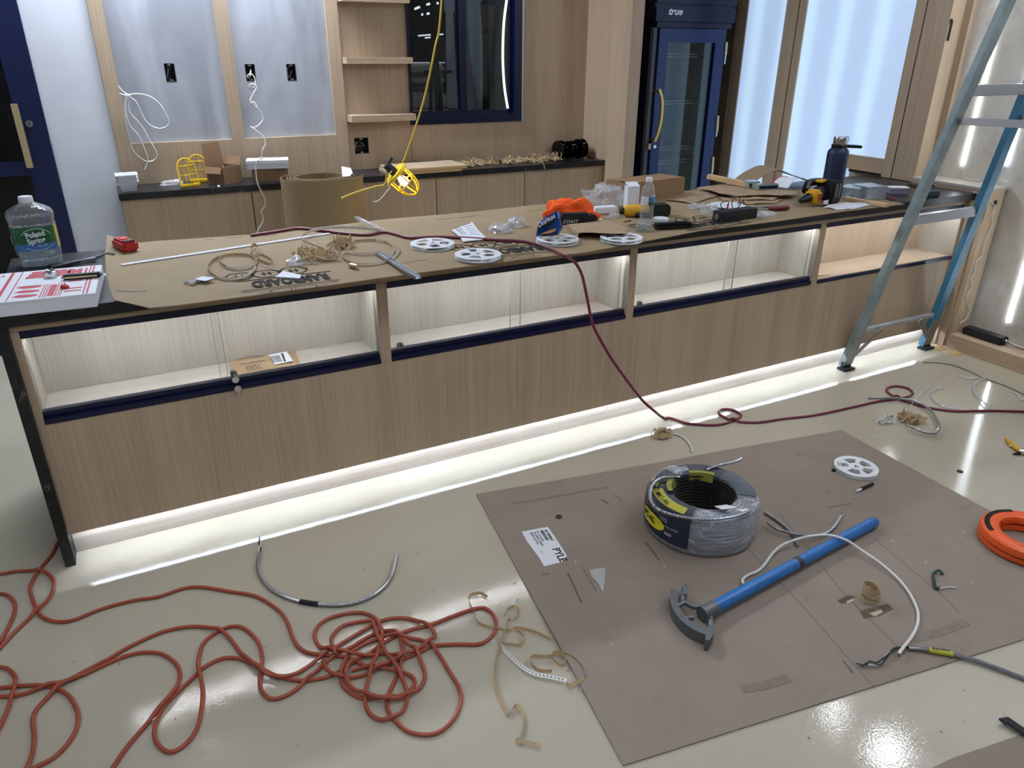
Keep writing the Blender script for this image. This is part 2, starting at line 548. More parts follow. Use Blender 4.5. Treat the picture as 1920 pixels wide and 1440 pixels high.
def text(body, size, org, u, v, m, parent, name='lettering', align='LEFT', thick=.0006, shear=0, sx=1.0, bold=0.0, lift=.0008):
    """flat lettering: baseline starts at org, reads along u, up is v"""
    cu = bpy.data.curves.new('t', 'FONT')
    cu.body = body; cu.size = size; cu.align_x = align; cu.shear = shear; cu.offset = bold; cu.resolution_u = 2
    ob = bpy.data.objects.new('t', cu); C.objects.link(ob)
    dg = bpy.context.evaluated_depsgraph_get()
    me = bpy.data.meshes.new_from_object(ob.evaluated_get(dg))
    C.objects.unlink(ob); bpy.data.objects.remove(ob)
    u, v = Vector(u).normalized(), Vector(v).normalized()
    n = u.cross(v).normalized()
    org = Vector(org)
    off = Vector((0, 0, 0))
    if parent is not None and root_of(parent).name not in LOCAL: off = root_of(parent).location
    mb = MB()
    vs = [org + u * p.co.x * sx + v * p.co.y + n * lift for p in me.vertices]
    mb.add(vs, [tuple(p.vertices) for p in me.polygons])
    bpy.data.meshes.remove(me)
    return build(mb, name, m, parent, shift=off)
def wall_cells(mb, x0, x1, z0, z1, y0, y1, holes):
    """wall slab in the xz plane with rectangular holes (hx0,hx1,hz0,hz1)"""
    xs = sorted({x0, x1, *[h[0] for h in holes], *[h[1] for h in holes]})
    zs = sorted({z0, z1, *[h[2] for h in holes], *[h[3] for h in holes]})
    for a, b in zip(xs, xs[1:]):
        for c, d in zip(zs, zs[1:]):
            mx, mz = (a + b) / 2, (c + d) / 2
            if any(h[0] < mx < h[1] and h[2] < mz < h[3] for h in holes): continue
            if a < x0 - 1e-6 or b > x1 + 1e-6: continue
            mb.box(a, b, y0, y1, c, d)
    return mb

# ================================================================= THE SETTING
mb = MB().box(-3.2, 5.6, -6.6, 3.4, -.05, 0)
struct(mb, 'floor', 'floor')
mb = MB().box(-3.2, 5.6, -6.6, 3.4, 2.95, 3.0)
struct(mb, 'ceiling', 'ceil')
mb = MB().box(-3.2, -3.1, -6.6, 2.38, 0, 2.95)
struct(mb, 'wall_left', 'drywall')
mb = MB().box(-3.2, 5.6, -6.7, -6.6, 0, 2.95)
struct(mb, 'wall_front', 'drywall')
# back wall: drywall left of the window, openings for door, window and junction boxes
JB = [(.771, .825, 1.465, 1.561), (1.210, 1.266, 1.463, 1.556), (1.452, 1.506, 1.463, 1.556)]
JBW = (1.833, 1.927, 1.013, 1.113)
WX0, WX1, WZ0, WZ1 = 2.228, 3.060, 1.180, 2.42
mb = wall_cells(MB(), -3.1, 3.60, 0, 2.95, 2.38, 2.46, [(-.92, .131, 0, 2.15), (WX0, WX1, WZ0, WZ1), JBW] + JB)
struct(mb, 'wall_back', 'drywall')
struct(MB().box(.132, .446, 2.372, 2.3795, 0, 2.95), 'wall_back_left', 'primer')
n_trim = [0]
def trim(mb, m, label=None, **k):
    n_trim[0] += 1
    o = struct(mb, 'trim_%d' % n_trim[0], m, **k)
    if label: o['label'] = label
    return o
# oak framing of the two drywall fields
for x0, x1 in ((.447, .520), (1.080, 1.153), (1.714, 1.790)):
    trim(MB().box(x0, x1, 2.358, 2.38, 1.14, 2.95), 'oak')
trim(MB().box(.447, 1.790, 2.358, 2.38, .913, 1.14), 'oak')
trim(wall_cells(MB(), 1.790, WX0, .913, 2.95, 2.372, 2.38, [JBW]), 'oak')
trim(MB().box(WX0, WX1, 2.366, 2.38, .913, WZ0), 'oak')
trim(MB().box(WX1, 3.60, 2.366, 2.38, .913, 2.95), 'oak')
trim(MB().box(WX0, WX1, 2.366, 2.38, WZ1, 2.95), 'oak')
trim(MB().box(WX1, WX1 + .012, 2.352, 2.366, WZ0 - .004, WZ1), 'alu')
# oak side wall beside the fridge, its end face and the fridge niche
mb = MB().box(3.60, 3.69, 1.85, 2.9, 0, 2.95)
struct(mb, 'wall_niche_side', 'oak')
trim(MB().box(3.598, 3.694, 1.838, 1.85, 0, 2.95), 'oak')
struct(MB().box(3.69, 4.76, 2.80, 2.9, 0, 2.95), 'wall_niche_back', 'blackm')
# right-hand wall: plaster box behind, oak frame with two backlit panels in front of it
struct(MB().box(4.9, 5.0, -6.6, .43, 0, 2.95), 'wall_right', 'plaster')
struct(MB().box(4.80, 4.9, .43, 2.8, 0, 2.95), 'wall_right_rear', 'oak')
for y0, y1, z0 in ((.50, .553, .914), (.562, .628, .914), (1.445, 1.505, 0), (1.515, 1.610, 0), (1.995, 2.07, 0), (2.075, 2.10, 0)):
    trim(MB().box(4.742, 4.80, y0, y1, z0, 2.95), 'oak')
trim(MB().box(4.75, 4.80, .553, .562, .914, 2.95), 'blackm')
trim(MB().box(4.75, 4.80, 1.505, 1.515, 0, 2.95), 'blackm')
for ya in (1.610, 2.0):
    trim(MB().box(4.738, 4.742, ya - (.0 if ya < 1.7 else .012), ya + (.012 if ya < 1.7 else 0), 0, 2.95), 'oak_pale')
trim(MB().box(4.742, 4.80, .628, .905, .932, 1.022), 'oak_y')
trim(MB().box(4.752, 4.80, .628, .885, .913, .930), 'blackm')
trim(MB().box(4.746, 4.90, .40, .50, .914, 2.95), 'oak')
trim(MB().box(4.866, 4.90, .36, .40, .946, 2.95), 'oak')
# knee wall at the right end of the counter, with its ledge
wr = struct(MB().box(4.722, 4.872, -.085, .40, .0, .932), 'wall_right_knee', 'oak')
trim(MB().box(4.718, 4.90, -.085, .40, .932, .946), 'oak_pale')
trim(MB().box(4.722, 4.735, -.092, -.085, .09, .932), 'oak')
build(MB().cyl((4.80, -.0855, .862), (4.80, -.0885, .862), .017, n=20), 'cable_hole', 'blackm', wr)
b = MB().box(4.742, 4.768, -.090, -.085, .185, .29)
build(b, 'hinge_mortise', 'brass_pale', wr)
# raised plinth along the right wall
struct(MB().box(4.70, 4.9, -6.6, -.085, 0, .088), 'baseboard_right', 'oak_y', bevel=.002)

# ---- door on the left
d = struct(MB().box(.0, .131, 2.345, 2.40, 0, 2.15), 'door_1', 'navy_soft')
build(MB().box(-.92, -.79, 2.345, 2.40, 0, 2.15), 'stile', 'navy_soft', d)
build(MB().box(-.79, .0, 2.350, 2.395, 1.0, 1.072), 'rail', 'navy_soft', d)
build(MB().box(-.79, .0, 2.350, 2.395, 0, .18), 'rail', 'navy_soft', d)
build(MB().box(-.79, .0, 2.350, 2.395, 2.0, 2.15), 'rail', 'navy_soft', d)
build(MB().box(-.79, .0, 2.368, 2.374, 1.072, 2.0), 'glass_pane', 'dark_glass', d)
build(MB().box(-.79, .0, 2.368, 2.374, .18, 1.0), 'glass_pane', 'dark_glass', d)
h = build(MB().box(-.006, .026, 2.295, 2.312, 1.045, 1.37), 'pull_handle', 'brass_pale', d, bevel=.002)
b = MB()
for z in (1.09, 1.32): b.cyl((.01, 2.345, z), (.01, 2.312, z), .007)
build(b, 'standoff', 'brass_pale', h)
k = build(MB().cyl((.055, 2.345, 1.267), (.055, 2.333, 1.267), .019, .017, 24), 'lock_cylinder', 'chrome', d, smooth=True)
build(MB().box(.052, .058, 2.3305, 2.333, 1.258, 1.276), 'keyway', 'black', k)

# ---- window in the back wall
w = struct(MB().box(WX0, WX1, 2.350, 2.42, WZ0, 1.232), 'window_1', 'navy')
build(MB().box(WX0, WX0 + .014, 2.350, 2.42, 1.232, WZ1), 'frame_stile', 'navy', w)
build(MB().box(3.000, WX1, 2.350, 2.42, 1.232, WZ1), 'frame_stile', 'navy', w)
build(MB().box(WX0 + .014, 3.0, 2.350, 2.42, WZ1 - .06, WZ1), 'frame_head', 'navy', w)
sa = build(MB().box(2.592, 2.618, 2.366, 2.395, 1.232, WZ1 - .06), 'sash_stile', 'navy', w)
build(MB().box(WX0 + .014, 2.592, 2.366, 2.395, 1.232, 1.262), 'sash_rail', 'navy', w)
build(MB().box(2.618, 2.656, 2.396, 2.418, 1.232, WZ1 - .06), 'sash_stile', 'navy', w)
build(MB().box(2.656, 3.0, 2.396, 2.418, 1.232, 1.258), 'sash_rail', 'navy', w)
build(MB().box(WX0 + .014, 2.592, 2.378, 2.383, 1.262, WZ1 - .06), 'glass_pane', 'dark_glass', w)
build(MB().box(2.656, 3.0, 2.405, 2.410, 1.258, WZ1 - .06), 'glass_pane', 'dark_glass', w)

# ---- dark rooms seen through door and window
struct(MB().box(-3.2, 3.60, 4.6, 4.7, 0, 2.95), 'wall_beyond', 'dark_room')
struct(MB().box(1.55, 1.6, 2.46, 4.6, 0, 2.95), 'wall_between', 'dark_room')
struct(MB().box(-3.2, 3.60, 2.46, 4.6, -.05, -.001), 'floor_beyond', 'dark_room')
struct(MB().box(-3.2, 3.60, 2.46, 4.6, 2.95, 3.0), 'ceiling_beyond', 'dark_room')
# seat back
t = thing('bench_seat', 'cream padded bench with a tall channelled back seen through the left window pane', 'bench', (3.1, 3.5, 0))
b0 = [(2.6993, 3.55, 1.5424), (2.9686, 3.55, 1.5419)]
x0, x1 = b0[0][0], b0[1][0]
zs = [p[2] for p in [(2.8119, 3.55, 1.1883), (2.8183, 3.55, 1.3286), (2.8203, 3.55, 1.3734), (2.8238, 3.55, 1.4502), (2.828, 3.55, 1.5422)]]
for i in range(4):
    build(MB().box(x0 - .1, x1, 3.5 - .02 * (i == 0), 3.62, zs[i] + .006, zs[i + 1] - .004), 'back_cushion', 'cream', t, bevel=.02)
build(MB().box(x0 - .1, x1, 3.2, 3.62, .45, zs[0]), 'seat_base', 'cream', t, bevel=.02)
build(MB().box(x0 - .1, x1, 3.25, 3.6, 0, .45), 'plinth', 'blackm', t)
build(MB().box(x0 - .1, x1, 3.5, 3.53, zs[4], zs[4] + .006), 'edge_light', emit('lit_edge', 'F0F4FF', 1.2), t)
# navy awning with small lamps on it
t = thing('display_canopy', 'navy canopy with thin light bars seen through the left window pane', 'canopy', (3.6, 4.3, 2.0))
q = [(3.0062, 4.2, 1.7567), (3.2609, 4.2, 1.7599), (3.0032, 4.2, 1.6969), (3.2587, 4.2, 1.6991)]
build(MB().box(q[0][0], q[1][0], 4.2, 4.5, q[2][2], q[0][2]), 'valance', 'navy', t)
for p in ([(3.0122, 4.19, 1.7524), (3.1388, 4.19, 1.7626)], [(3.0768, 4.19, 1.7361), (3.1328, 4.19, 1.741)], [(3.2053, 4.19, 1.7634), (3.2518, 4.19, 1.7683)]):
    build(MB().tube(p, .006, 6), 'light_bar', emit('lit_bar', 'F4F6FF', 2.0), t)
for z in (0, 1): build(MB().tube([(q[0][0] + .3 + z, 4.35, q[0][2]), (q[0][0] + .3 + z, 4.35, 2.95)], .012, 8), 'hanger_rod', 'black', t)
for i, p in enumerate(([(2.9537, 4.1, 1.9573), (3.0033, 4.1, 1.9749)], [(3.0629, 4.1, 1.9929), (3.0978, 4.1, 2.0021)], [(3.1426, 4.1, 2.0074), (3.1774, 4.1, 2.0084)], [(3.0151, 4.1, 1.9178), (3.0299, 4.1, 1.9181)], [(3.0646, 4.1, 1.9231), (3.0896, 4.1, 1.9278)], [(3.1198, 4.1, 1.9368), (3.1399, 4.1, 1.9414)])):
    sp = build(MB().tube(p, .009, 6), 'spot_lamp', emit('lit_spot_%d' % i, 'F4F6FF', 2.5), t)
    build(MB().tube([p[0], (p[0][0], 4.1, 2.95)], .004, 6), 'drop_rod', 'black', sp)
t = thing('tripod_stand', 'dark tripod stand seen through the left window pane', 'stand', (3.0, 2.95, 0))
p = [(2.6899, 2.95, 1.9642), (2.6695, 2.95, 1.2297), (2.7087, 2.95, 1.2287), (2.7068, 2.95, 1.7577)]
build(MB().tube([(p[1][0], 2.95, 0), (p[1][0] - .01, 2.95, 2.3)], .022, 8), 'pole', 'black', t)
build(MB().tube([(p[1][0] + .14, 2.99, 0), (p[1][0] - .02, 2.96, 1.9)], .014, 8), 'leg', 'black', t)
build(MB().tube([(p[1][0] - .14, 2.99, 0), (p[1][0] - .01, 2.96, 1.9)], .014, 8), 'leg', 'black', t)
build(MB().box(p[1][0] - .1, p[1][0] + .12, 2.93, 2.97, 1.48, 1.50), 'crossbar', 'black', t)
# hanging pale sheets
for px, lab in (([(3.0745, 3.7, 1.9333), (3.1414, 3.7, 1.935), (3.1588, 3.7, 1.1782), (3.0585, 3.7, 1.1809)], 'narrow pale sheet hanging behind the left window pane'),
                ([(3.264, 3.7, 2.0169), (3.2803, 3.7, 1.6347), (3.3534, 3.7, 1.1731), (3.4002, 3.7, 1.1718), (3.4068, 3.7, 1.6976), (3.3862, 3.7, 2.0206)], 'curved pale blue sheet hanging behind the right window pane')):
    mx_ = sorted(p[0] for p in px)
    solo(MB().plate(px, (0, .01, 0)).box(mx_[0] + .005, mx_[-1] - .005, 3.701, 3.709, max(p[2] for p in px) - .01, 2.95), 'hanging_sheet', 'curtain', lab, 'sheet')
p = [(3.5636, 3.9, 2.0354), (3.6255, 3.9, 2.0373), (3.632, 3.9, 1.1534), (3.5557, 3.9, 1.1554)]
solo(MB().box(p[0][0], p[1][0], 3.9, 4.05, 0, 2.6), 'square_column', mat('grey_column', '55524E', .7), 'dark grey square column standing behind the right window pane', 'column')
p = [(3.5977, 3.6, 1.1727), (3.5658, 3.6, 1.3395), (3.5501, 3.6, 1.5316), (3.5501, 3.6, 1.6982), (3.5602, 3.6, 1.8615), (3.5852, 3.6, 2.022)]
solo(MB().tube(cat(p, 5), .011, 8), 'led_flex_light', emit('lit_flex', 'FFFFFF', 4.0), 'thin bowed white light line behind the right window pane', 'lamp')

# ================================================================= BUILT-IN UNITS
# back counter
t = thing('back_countertop', 'black marbled stone top of the low counter along the back wall', 'countertop', (2.0, 2.2, .875))
build(MB().box(.405, 3.60, 2.060, 2.366, .875, .912), 'slab', 'granite', t, bevel=.002)
seams = [.412, 1.105, 1.690, 2.279, 2.946, 3.60]
ords = ['leftmost oak base cabinet under the back counter, below the white trays', 'oak base cabinet under the back counter, left of the big cardboard roll', 'oak base cabinet right behind the cardboard roll and the work lamp',
        'oak base cabinet under the back counter, right of the hanging work lamp', 'rightmost oak base cabinet under the back counter, below the black spools']
for i in range(5):
    a, b_ = seams[i] + .002, seams[i + 1] - .002
    t = thing('base_cabinet', ords[i], 'cabinet', ((a + b_) / 2, 2.2, 0), group='oak cabinets under the back counter')
    build(MB().box(a, b_, 2.108, 2.366, .1, .873), 'body', 'blackm', t)  # body coloured black to stand in for shade in the door gaps
    build(MB().box(a + .001, b_ - .001, 2.088, 2.106, .104, .871), 'door', 'oak', t)
    build(MB().box(a, b_, 2.13, 2.15, 0, .1), 'plinth', 'blackm', t)
# shelves in the niche
for q, lab in (([(1.7568, 2.27, 1.929), (1.7664, 2.27, 1.8957), (2.2233, 2.27, 1.9355), (2.2217, 2.27, 1.9063)], 'oak wall shelf cut off by the top of the frame'),
               ([(1.7576, 2.27, 1.5926), (1.7543, 2.27, 1.5569), (2.2261, 2.27, 1.5961), (2.2241, 2.27, 1.5588)], 'middle oak wall shelf left of the navy window'),
               ([(1.7962, 2.25, 1.2627), (1.7924, 2.25, 1.2186), (2.2222, 2.25, 1.253), (2.2204, 2.25, 1.2169)], 'lowest oak wall shelf, above the square wall box')):
    z1 = (q[0][2] + q[2][2]) / 2; z0 = (q[1][2] + q[3][2]) / 2
    solo(MB().box(1.795, q[2][0], q[0][1], 2.349, z0, z1).box(1.795, 2.226, 2.349, 2.3715, z0, z1), 'wall_shelf', 'oak_x', lab, 'shelf', 'oak shelves beside the window')

# main counter: stone
t = thing('stone_countertop', 'long black stone countertop with a waterfall left end', 'countertop', (2.35, .35, 0))
build(MB().box(0, 4.715, -.02, .735, .873, .912), 'slab', 'granite', t, bevel=.0015)
build(MB().box(0, .032, -.02, .735, 0, .8725), 'waterfall_leg', 'granite', t, bevel=.0015)
# main counter: oak body with display bays
dc = thing('display_counter', 'long oak counter body with lit display bays along its front', 'counter', (2.35, .3, 0))
build(MB().box(.033, 4.684, 0, .018, .136, .533).box(.033, 4.684, 0, .003, .114, .136), 'front_panel', 'oak', dc)
build(MB().box(.033, 2.30, .060, .078, 0, .112), 'toe_board', 'toe_oak', dc)
build(MB().box(2.3015, 4.70, .060, .078, 0, .112), 'toe_board', 'toe_oak', dc)
build(MB().box(.033, 4.684, 0, .018, .8515, .8725), 'top_rail', 'oak_x', dc)
build(MB().box(.033, 4.684, .018, .72, .30, .533), 'carcass', 'oak_pale', dc)
build(MB().box(.033, 4.684, .246, .72, .534, .871), 'rear_carcass', 'oak_pale', dc)
build(MB().box(4.685, 4.702, -.02, .06, .0, .8725), 'end_stile', 'oak', dc)
build(MB().box(4.703, 4.720, -.06, .06, .0, .8725), 'end_stile', 'oak', dc)
divs = [(.033, .056), (1.180, 1.222), (2.330, 2.371), (3.506, 3.5485), (4.664, 4.684)]
for a, b_ in divs:
    dv = build(MB().box(a, b_, .0045, .245, .5335, .851), 'divider', 'oak_pale', dc)
    build(MB().box(a, b_, 0.0, .004, .5335, .851), 'edge_band', 'oak', dv)
over = [None, [(0.6029, 0.025, 0.5632), (0.6265, 0.025, 0.5646)], [(1.7577, 0.025, 0.5583), (1.7985, 0.025, 0.5587)], [(2.9325, 0.025, 0.5556), (2.9738, 0.025, 0.5552)]]
lockpx = [None, [(0.6448, 0.012, 0.5929)][0], [(1.2634, 0.012, 0.5903)][0], [(2.4118, 0.012, 0.5899)][0]]
for i in range(4):
    a, b_ = divs[i][1] + .0005, divs[i + 1][0] - .0005
    build(MB().box(a, b_, .234, .244, .551, .851), 'bay_back', 'oak_pale' if i < 3 else 'oak_light', dc)
    build(MB().box(a, b_, .020, .244, .5335, .550), 'bay_floor', 'oak_pale_x' if i < 3 else 'oak_light_x', dc)
    build(MB().box(a, b_, .031, .233, .846, .8515), 'bay_ceiling', 'oak_pale_x', dc)
    build(MB().box(a, b_, -.003, .030, .828, .851), 'top_track', 'navy', dc, bevel=.001)
    build(MB().box(a, b_, -.003, .012, .5335, .553), 'bottom_track', 'navy', dc, bevel=.001)
    ch = build(MB().box(a + .01, b_ - .01, .040, .058, .838, .846), 'led_channel', 'alu', dc)
    build(MB().box(a + .012, b_ - .012, .046, .052, .8365, .8379), 'led_strip', 'led_bay', ch)
    if i == 3: continue
    build(MB().box(a, b_, .0125, .040, .5335, .573 if i < 3 else .56), 'track_riser', 'navy', dc, bevel=.001)
    o0, o1 = over[i + 1][0][0], over[i + 1][1][0]
    for (g0, g1, y) in ((a + .003, o1, .018), (o0, b_ - (.003 if i == 0 else .022), .031)):
        p = build(MB().box(g0, g1, y, y + .005, .5735, .8275), 'glass_door', 'glass', dc)
        for gx in (g0, g1): build(MB().box(gx - .0006, gx + .0006, y - .0003, y + .0053, .5735, .8275), 'pane_edge', 'glass_edge', p)
    L = lockpx[i + 1]
    lk = MB().cyl((L[0], .016, L[2]), (L[0], .004, L[2]), .0125, .0115, 24)
    lk = build(lk, 'lock', 'steel', dc, smooth=True)
    build(MB().box(L[0] - .0015, L[0] + .0015, .0026, .0042, L[2] - .006, L[2] + .006), 'keyway', 'black', lk)
ch = build(MB().box(.05, 4.66, .020, .050, .134, .142), 'toe_light_channel', 'alu', dc)
build(MB().box(.055, 4.655, .028, .032, .1325, .1339), 'led_strip', 'led', ch)

# ---- ceiling downlights and added fill lights
t = thing('added_wash_light', 'added unseen wash light under the ceiling before the back wall', 'ceiling light', (.95, 2.1, 2.9))  # wash light added only to brighten the back wall
build(MB().box(-.02, 1.92, 2.03, 2.20, 2.902, 2.95), 'housing', 'white', t)
build(MB().box(0, 1.90, 2.05, 2.18, 2.900, 2.9019), 'diffuser', 'added_wash', t)
spots = [(4.49, -.16), (4.51, -.54), (4.5, -1.05), (4.5, -1.6)]  # last two are added, unseen, to brighten the right wall
for i, (x, y) in enumerate(spots):
    t = thing('square_downlight', ['square ceiling downlight nearest the counter in the row on the right', 'square ceiling downlight second from the counter in the row on the right', 'added square fill light third from the counter in the row on the right', 'added square fill light farthest from the counter in the row on the right'][i], 'ceiling light', (x, y, 2.9), group='square downlights')
    build(MB().box(x - .10, x + .10, y - .10, y + .10, 2.902, 2.95), 'housing', 'white', t)
    build(MB().box(x - .08, x + .08, y - .08, y + .08, 2.900, 2.9019), 'diffuser', 'down', t)
for i, (x, y) in enumerate([(x, y) for y in (-1.5, -3.6) for x in (-1.4, .9, 3.2)]):  # unseen fill panels, added to brighten the floor and counter front
    t = thing('added_fill_panel', 'added flat rectangular fill panel, %s row, %s' % ('nearer' if i < 3 else 'farther', ('left', 'middle', 'right')[i % 3]), 'ceiling light', (x, y, 2.9), group='added unseen fill panels')
    build(MB().box(x - .62, x + .62, y - .32, y + .32, 2.902, 2.95), 'housing', 'white', t)
    build(MB().box(x - .6, x + .6, y - .3, y + .3, 2.900, 2.9019), 'diffuser', 'fill', t)

for i, (x, y, k) in enumerate(((2.75, 3.0, 18.0), (-.4, 3.7, 6.0))):  # dim glow added so the rooms beyond the glass show up
    t = thing('added_fill_panel', ['added dim fill panel in the room behind the window', 'added dim fill panel in the room behind the door'][i], 'ceiling light', (x, y, 2.9), group='added unseen fill panels')
    build(MB().box(x - .22, x + .22, y - .22, y + .22, 2.902, 2.95), 'housing', 'white', t)
    build(MB().box(x - .2, x + .2, y - .2, y + .2, 2.900, 2.9019), 'diffuser', emit('dim_fill_glow_%d' % i, 'F0F4FF', k), t)

# ---- backlit panels
solo(MB().box(4.752, 4.79, 1.612, 1.993, .02, 2.94), 'lightbox', 'panel', 'narrow glowing white wall panel next to the navy fridge', 'lightbox', 'backlit wall panels')
solo(MB().add([(4.752, y, z) for y, z in ((.630, 1.024), (.906, 1.024), (.906, .02), (1.443, .02), (1.443, 2.94), (.630, 2.94))] + [(4.79, y, z) for y, z in ((.630, 1.024), (.906, 1.024), (.906, .02), (1.443, .02), (1.443, 2.94), (.630, 2.94))],
              [(5, 0, 1, 4), (1, 2, 3, 4), (11, 6, 7, 10), (7, 8, 9, 10)] + [(i, (i + 1) % 6, 6 + (i + 1) % 6, 6 + i) for i in range(6)]),
     'lightbox', 'panel', 'wide glowing white wall panel behind the navy bottle', 'lightbox', 'backlit wall panels')
b = MB().box(4.758, 4.772, .393, .40, 1.70, 1.80).box(4.75, 4.766, .393, .40, 1.79, 1.812)
solo(b, 'hinge_plate', 'black', 'small black hinge plate on the pale oak post above the ladder', 'hinge')

# ---- LED strips on the right wall
for px, lab, wpx in (([(4.893, 0.2256, 2.1316), (4.893, 0.2074, 1.6361), (4.893, 0.2163, 1.0261)], 'lit strip on the right wall seen between the ladder rails', [(4.893, 0.2155, 1.0231), (4.893, 0.1922, 0.9983), (4.893, 0.1722, 0.9609), (4.893, 0.1334, 0.9508), (4.893, 0.0836, 0.9578)]),
                     ([(4.893, -0.0217, 1.6632), (4.893, -0.0415, 1.2447), (4.893, -0.034, 1.06)], 'lit strip just right of the right ladder rail, upper part of wall', [(4.893, -0.0348, 1.0572), (4.893, -0.0308, 1.039), (4.893, -0.0121, 1.0189), (4.893, -0.0171, 0.9899), (4.893, -0.0425, 0.9755), (4.893, -0.074, 0.9711)]),
                     ([(4.893, -0.3149, 1.1193), (4.893, -0.2879, 0.53), (4.893, -0.2859, 0.1921)], 'lit strip ending low on the right wall above the black driver', [(4.893, -0.2868, 0.1891), (4.893, -0.2982, 0.1927), (4.893, -0.3096, 0.1963)])):
    t = thing('wall_led_strip', lab, 'led strip', tuple(px[-1]), group='lit strips on the right wall')
    s = MB().ribbon(px, .008, (0, 1, 0), .002)
    build(s, 'led_strip', 'led_wall', t)
    build(MB().tube(cat(wpx, 5), .0022, 6), 'lead_wire', 'white_cord', t, smooth=True)

# ---- junction boxes in the walls
jl = ['open wall box in the left drywall field, above the looped cables', 'open wall box with a white cable curling out of it', 'open wall box right of the one with the curling cable', 'square open wall box in the oak niche under the shelves']
for i, (a, b_, c, d_) in enumerate(JB + [JBW]):
    t = thing('junction_box', jl[i], 'wall box', ((a + b_) / 2, 2.40, c), group='open electrical wall boxes')
    y0 = 2.379 if i < 3 else 2.373
    e = MB()
    g = .003
    e.box(a, a + g, y0, 2.44, c, d_).box(b_ - g, b_, y0, 2.44, c, d_).box(a + g, b_ - g, y0, 2.44, c, c + g).box(a + g, b_ - g, y0, 2.44, d_ - g, d_).box(a, b_, 2.437, 2.44, c, d_)
    build(e, 'box', 'blackm', t)
    cx = (a + b_) / 2
    e = MB().box(cx - .009, cx + .009, y0 - .0008, y0 + .002, d_ - .012, d_ - g).box(cx - .009, cx + .009, y0 - .0008, y0 + .002, c + g, c + .012)
    build(e, 'screw_ear', 'steel', t)
    w_ = (b_ - a) / 2 - .01; zc = (c + d_) / 2; hh = (d_ - c) / 2 - .012
    for k in range(2 if i < 3 else 4):
        p = [(cx + random.uniform(-w_, w_), 2.43 - .012 * j + random.uniform(0, .01), zc + hh * random.uniform(-1, 1)) for j in range(4)]
        build(MB().tube(cat(p, 6), .0022, 6), 'wire', ('white_cord', 'steel', 'rubber', 'rubber')[k], t, smooth=True)

# ================================================================= FRIDGE
FY = 2.0
t = thing('display_fridge', 'tall navy glass door fridge with brass handle in the oak niche', 'fridge', (4.28, 2.3, 0))
fx0, fx1 = 3.925, 4.625
e = MB().box(fx0, fx0 + .04, FY + .06, 2.75, .1, 1.99).box(fx1 - .04, fx1, FY + .06, 2.75, .1, 1.99).box(fx0 + .04, fx1 - .04, 2.70, 2.75, .1, 1.99).box(fx0 + .04, fx1 - .04, FY + .06, 2.70, 1.80, 1.99).box(fx0 + .04, fx1 - .04, FY + .06, 2.70, .1, .25)
build(e, 'cabinet', 'navy', t)
e = MB().box(fx0 + .0405, fx0 + .05, FY + .065, 2.69, .251, 1.795).box(fx1 - .05, fx1 - .0405, FY + .065, 2.69, .251, 1.795)
build(e, 'side_liner', mat('fridge_side_liner', 'C2D2D8', .4), t)
ln = build(MB().box(fx0 + .05, fx1 - .05, 2.685, 2.695, .251, 1.795), 'back_liner', mat('fridge_back_liner', '2C3436', .4), t)
e = MB()
for x in (4.20, 4.36):
    e.box(x, x + .02, 2.672, 2.684, .26, 1.78)
    for z in range(9): e.box(x + .006, x + .014, 2.670, 2.6725, .4 + z * .15, .46 + z * .15)
build(e, 'shelf_standard', mat('liner_slot', '3A4446', .5), ln)
for z in (.55, .87, 1.03 - .06, 1.30, 1.62):
    e = MB()
    for k in range(10): e.tube([(fx0 + .06 + k * .064, FY + .1, z), (fx0 + .06 + k * .064, 2.66, z)], .0025, 6)
    e.tube([(fx0 + .052, FY + .1, z), (fx1 - .052, FY + .1, z)], .0035, 6).tube([(fx0 + .052, FY + .1, z - .02), (fx1 - .052, FY + .1, z - .02)], .0035, 6)
    build(e, 'wire_shelf', 'chrome', t)
build(MB().box(fx0, 3.955, FY + .022, FY + .058, .1, 1.79), 'gasket', mat('grey_gasket', '5C5F66', .6), t)
dx0, dx1, gx0, gx1 = 3.962, 4.568, 4.043, 4.475
e = MB().box(dx0, gx0, FY - .0, FY + .055, .12, 1.785).box(gx1, dx1, FY - .0, FY + .055, .12, 1.785).box(gx0, gx1, FY, FY + .055, 1.695, 1.785).box(gx0, gx1, FY, FY + .055, .12, .25)
dr = build(e, 'door', mat('navy_fridge_enamel', '162B60', .3), t)
build(MB().box(gx0, gx1, FY + .018, FY + .024, .25, 1.695), 'door_glass', clear('fridge_glass', 'D6E2E4', .0, 0, 60, 1.6), dr)
hp = cat([(3.9387, 1.93, 1.3938), (3.9695, 1.93, 1.3296), (3.9795, 1.93, 1.2398), (3.9738, 1.93, 1.1601), (3.9576, 1.93, 1.0873), (3.934, 1.93, 1.0366)], 6)
build(MB().ribbon(hp, .022, (1, 0, 0), .012), 'handle', 'brass', dr, bevel=.002)
e = MB()
for p in (hp[2], hp[-3]): e.cyl((p[0], FY, p[2]), (p[0], 1.936, p[2]), .007)
build(e, 'handle_post', 'brass', dr)
q = [(3.9927, 2, 0.993)][0]
build(MB().cyl((q[0], FY, q[2]), (q[0], FY - .006, q[2]), .013, n=20), 'lock', 'chrome', dr, smooth=True)
q = [(3.9483, 2, 0.9952)][0]
build(MB().box(q[0] - .006, q[0] + .012, FY + .002, FY + .022, q[2] - .02, q[2] + .02), 'strike', 'brass_pale', t)
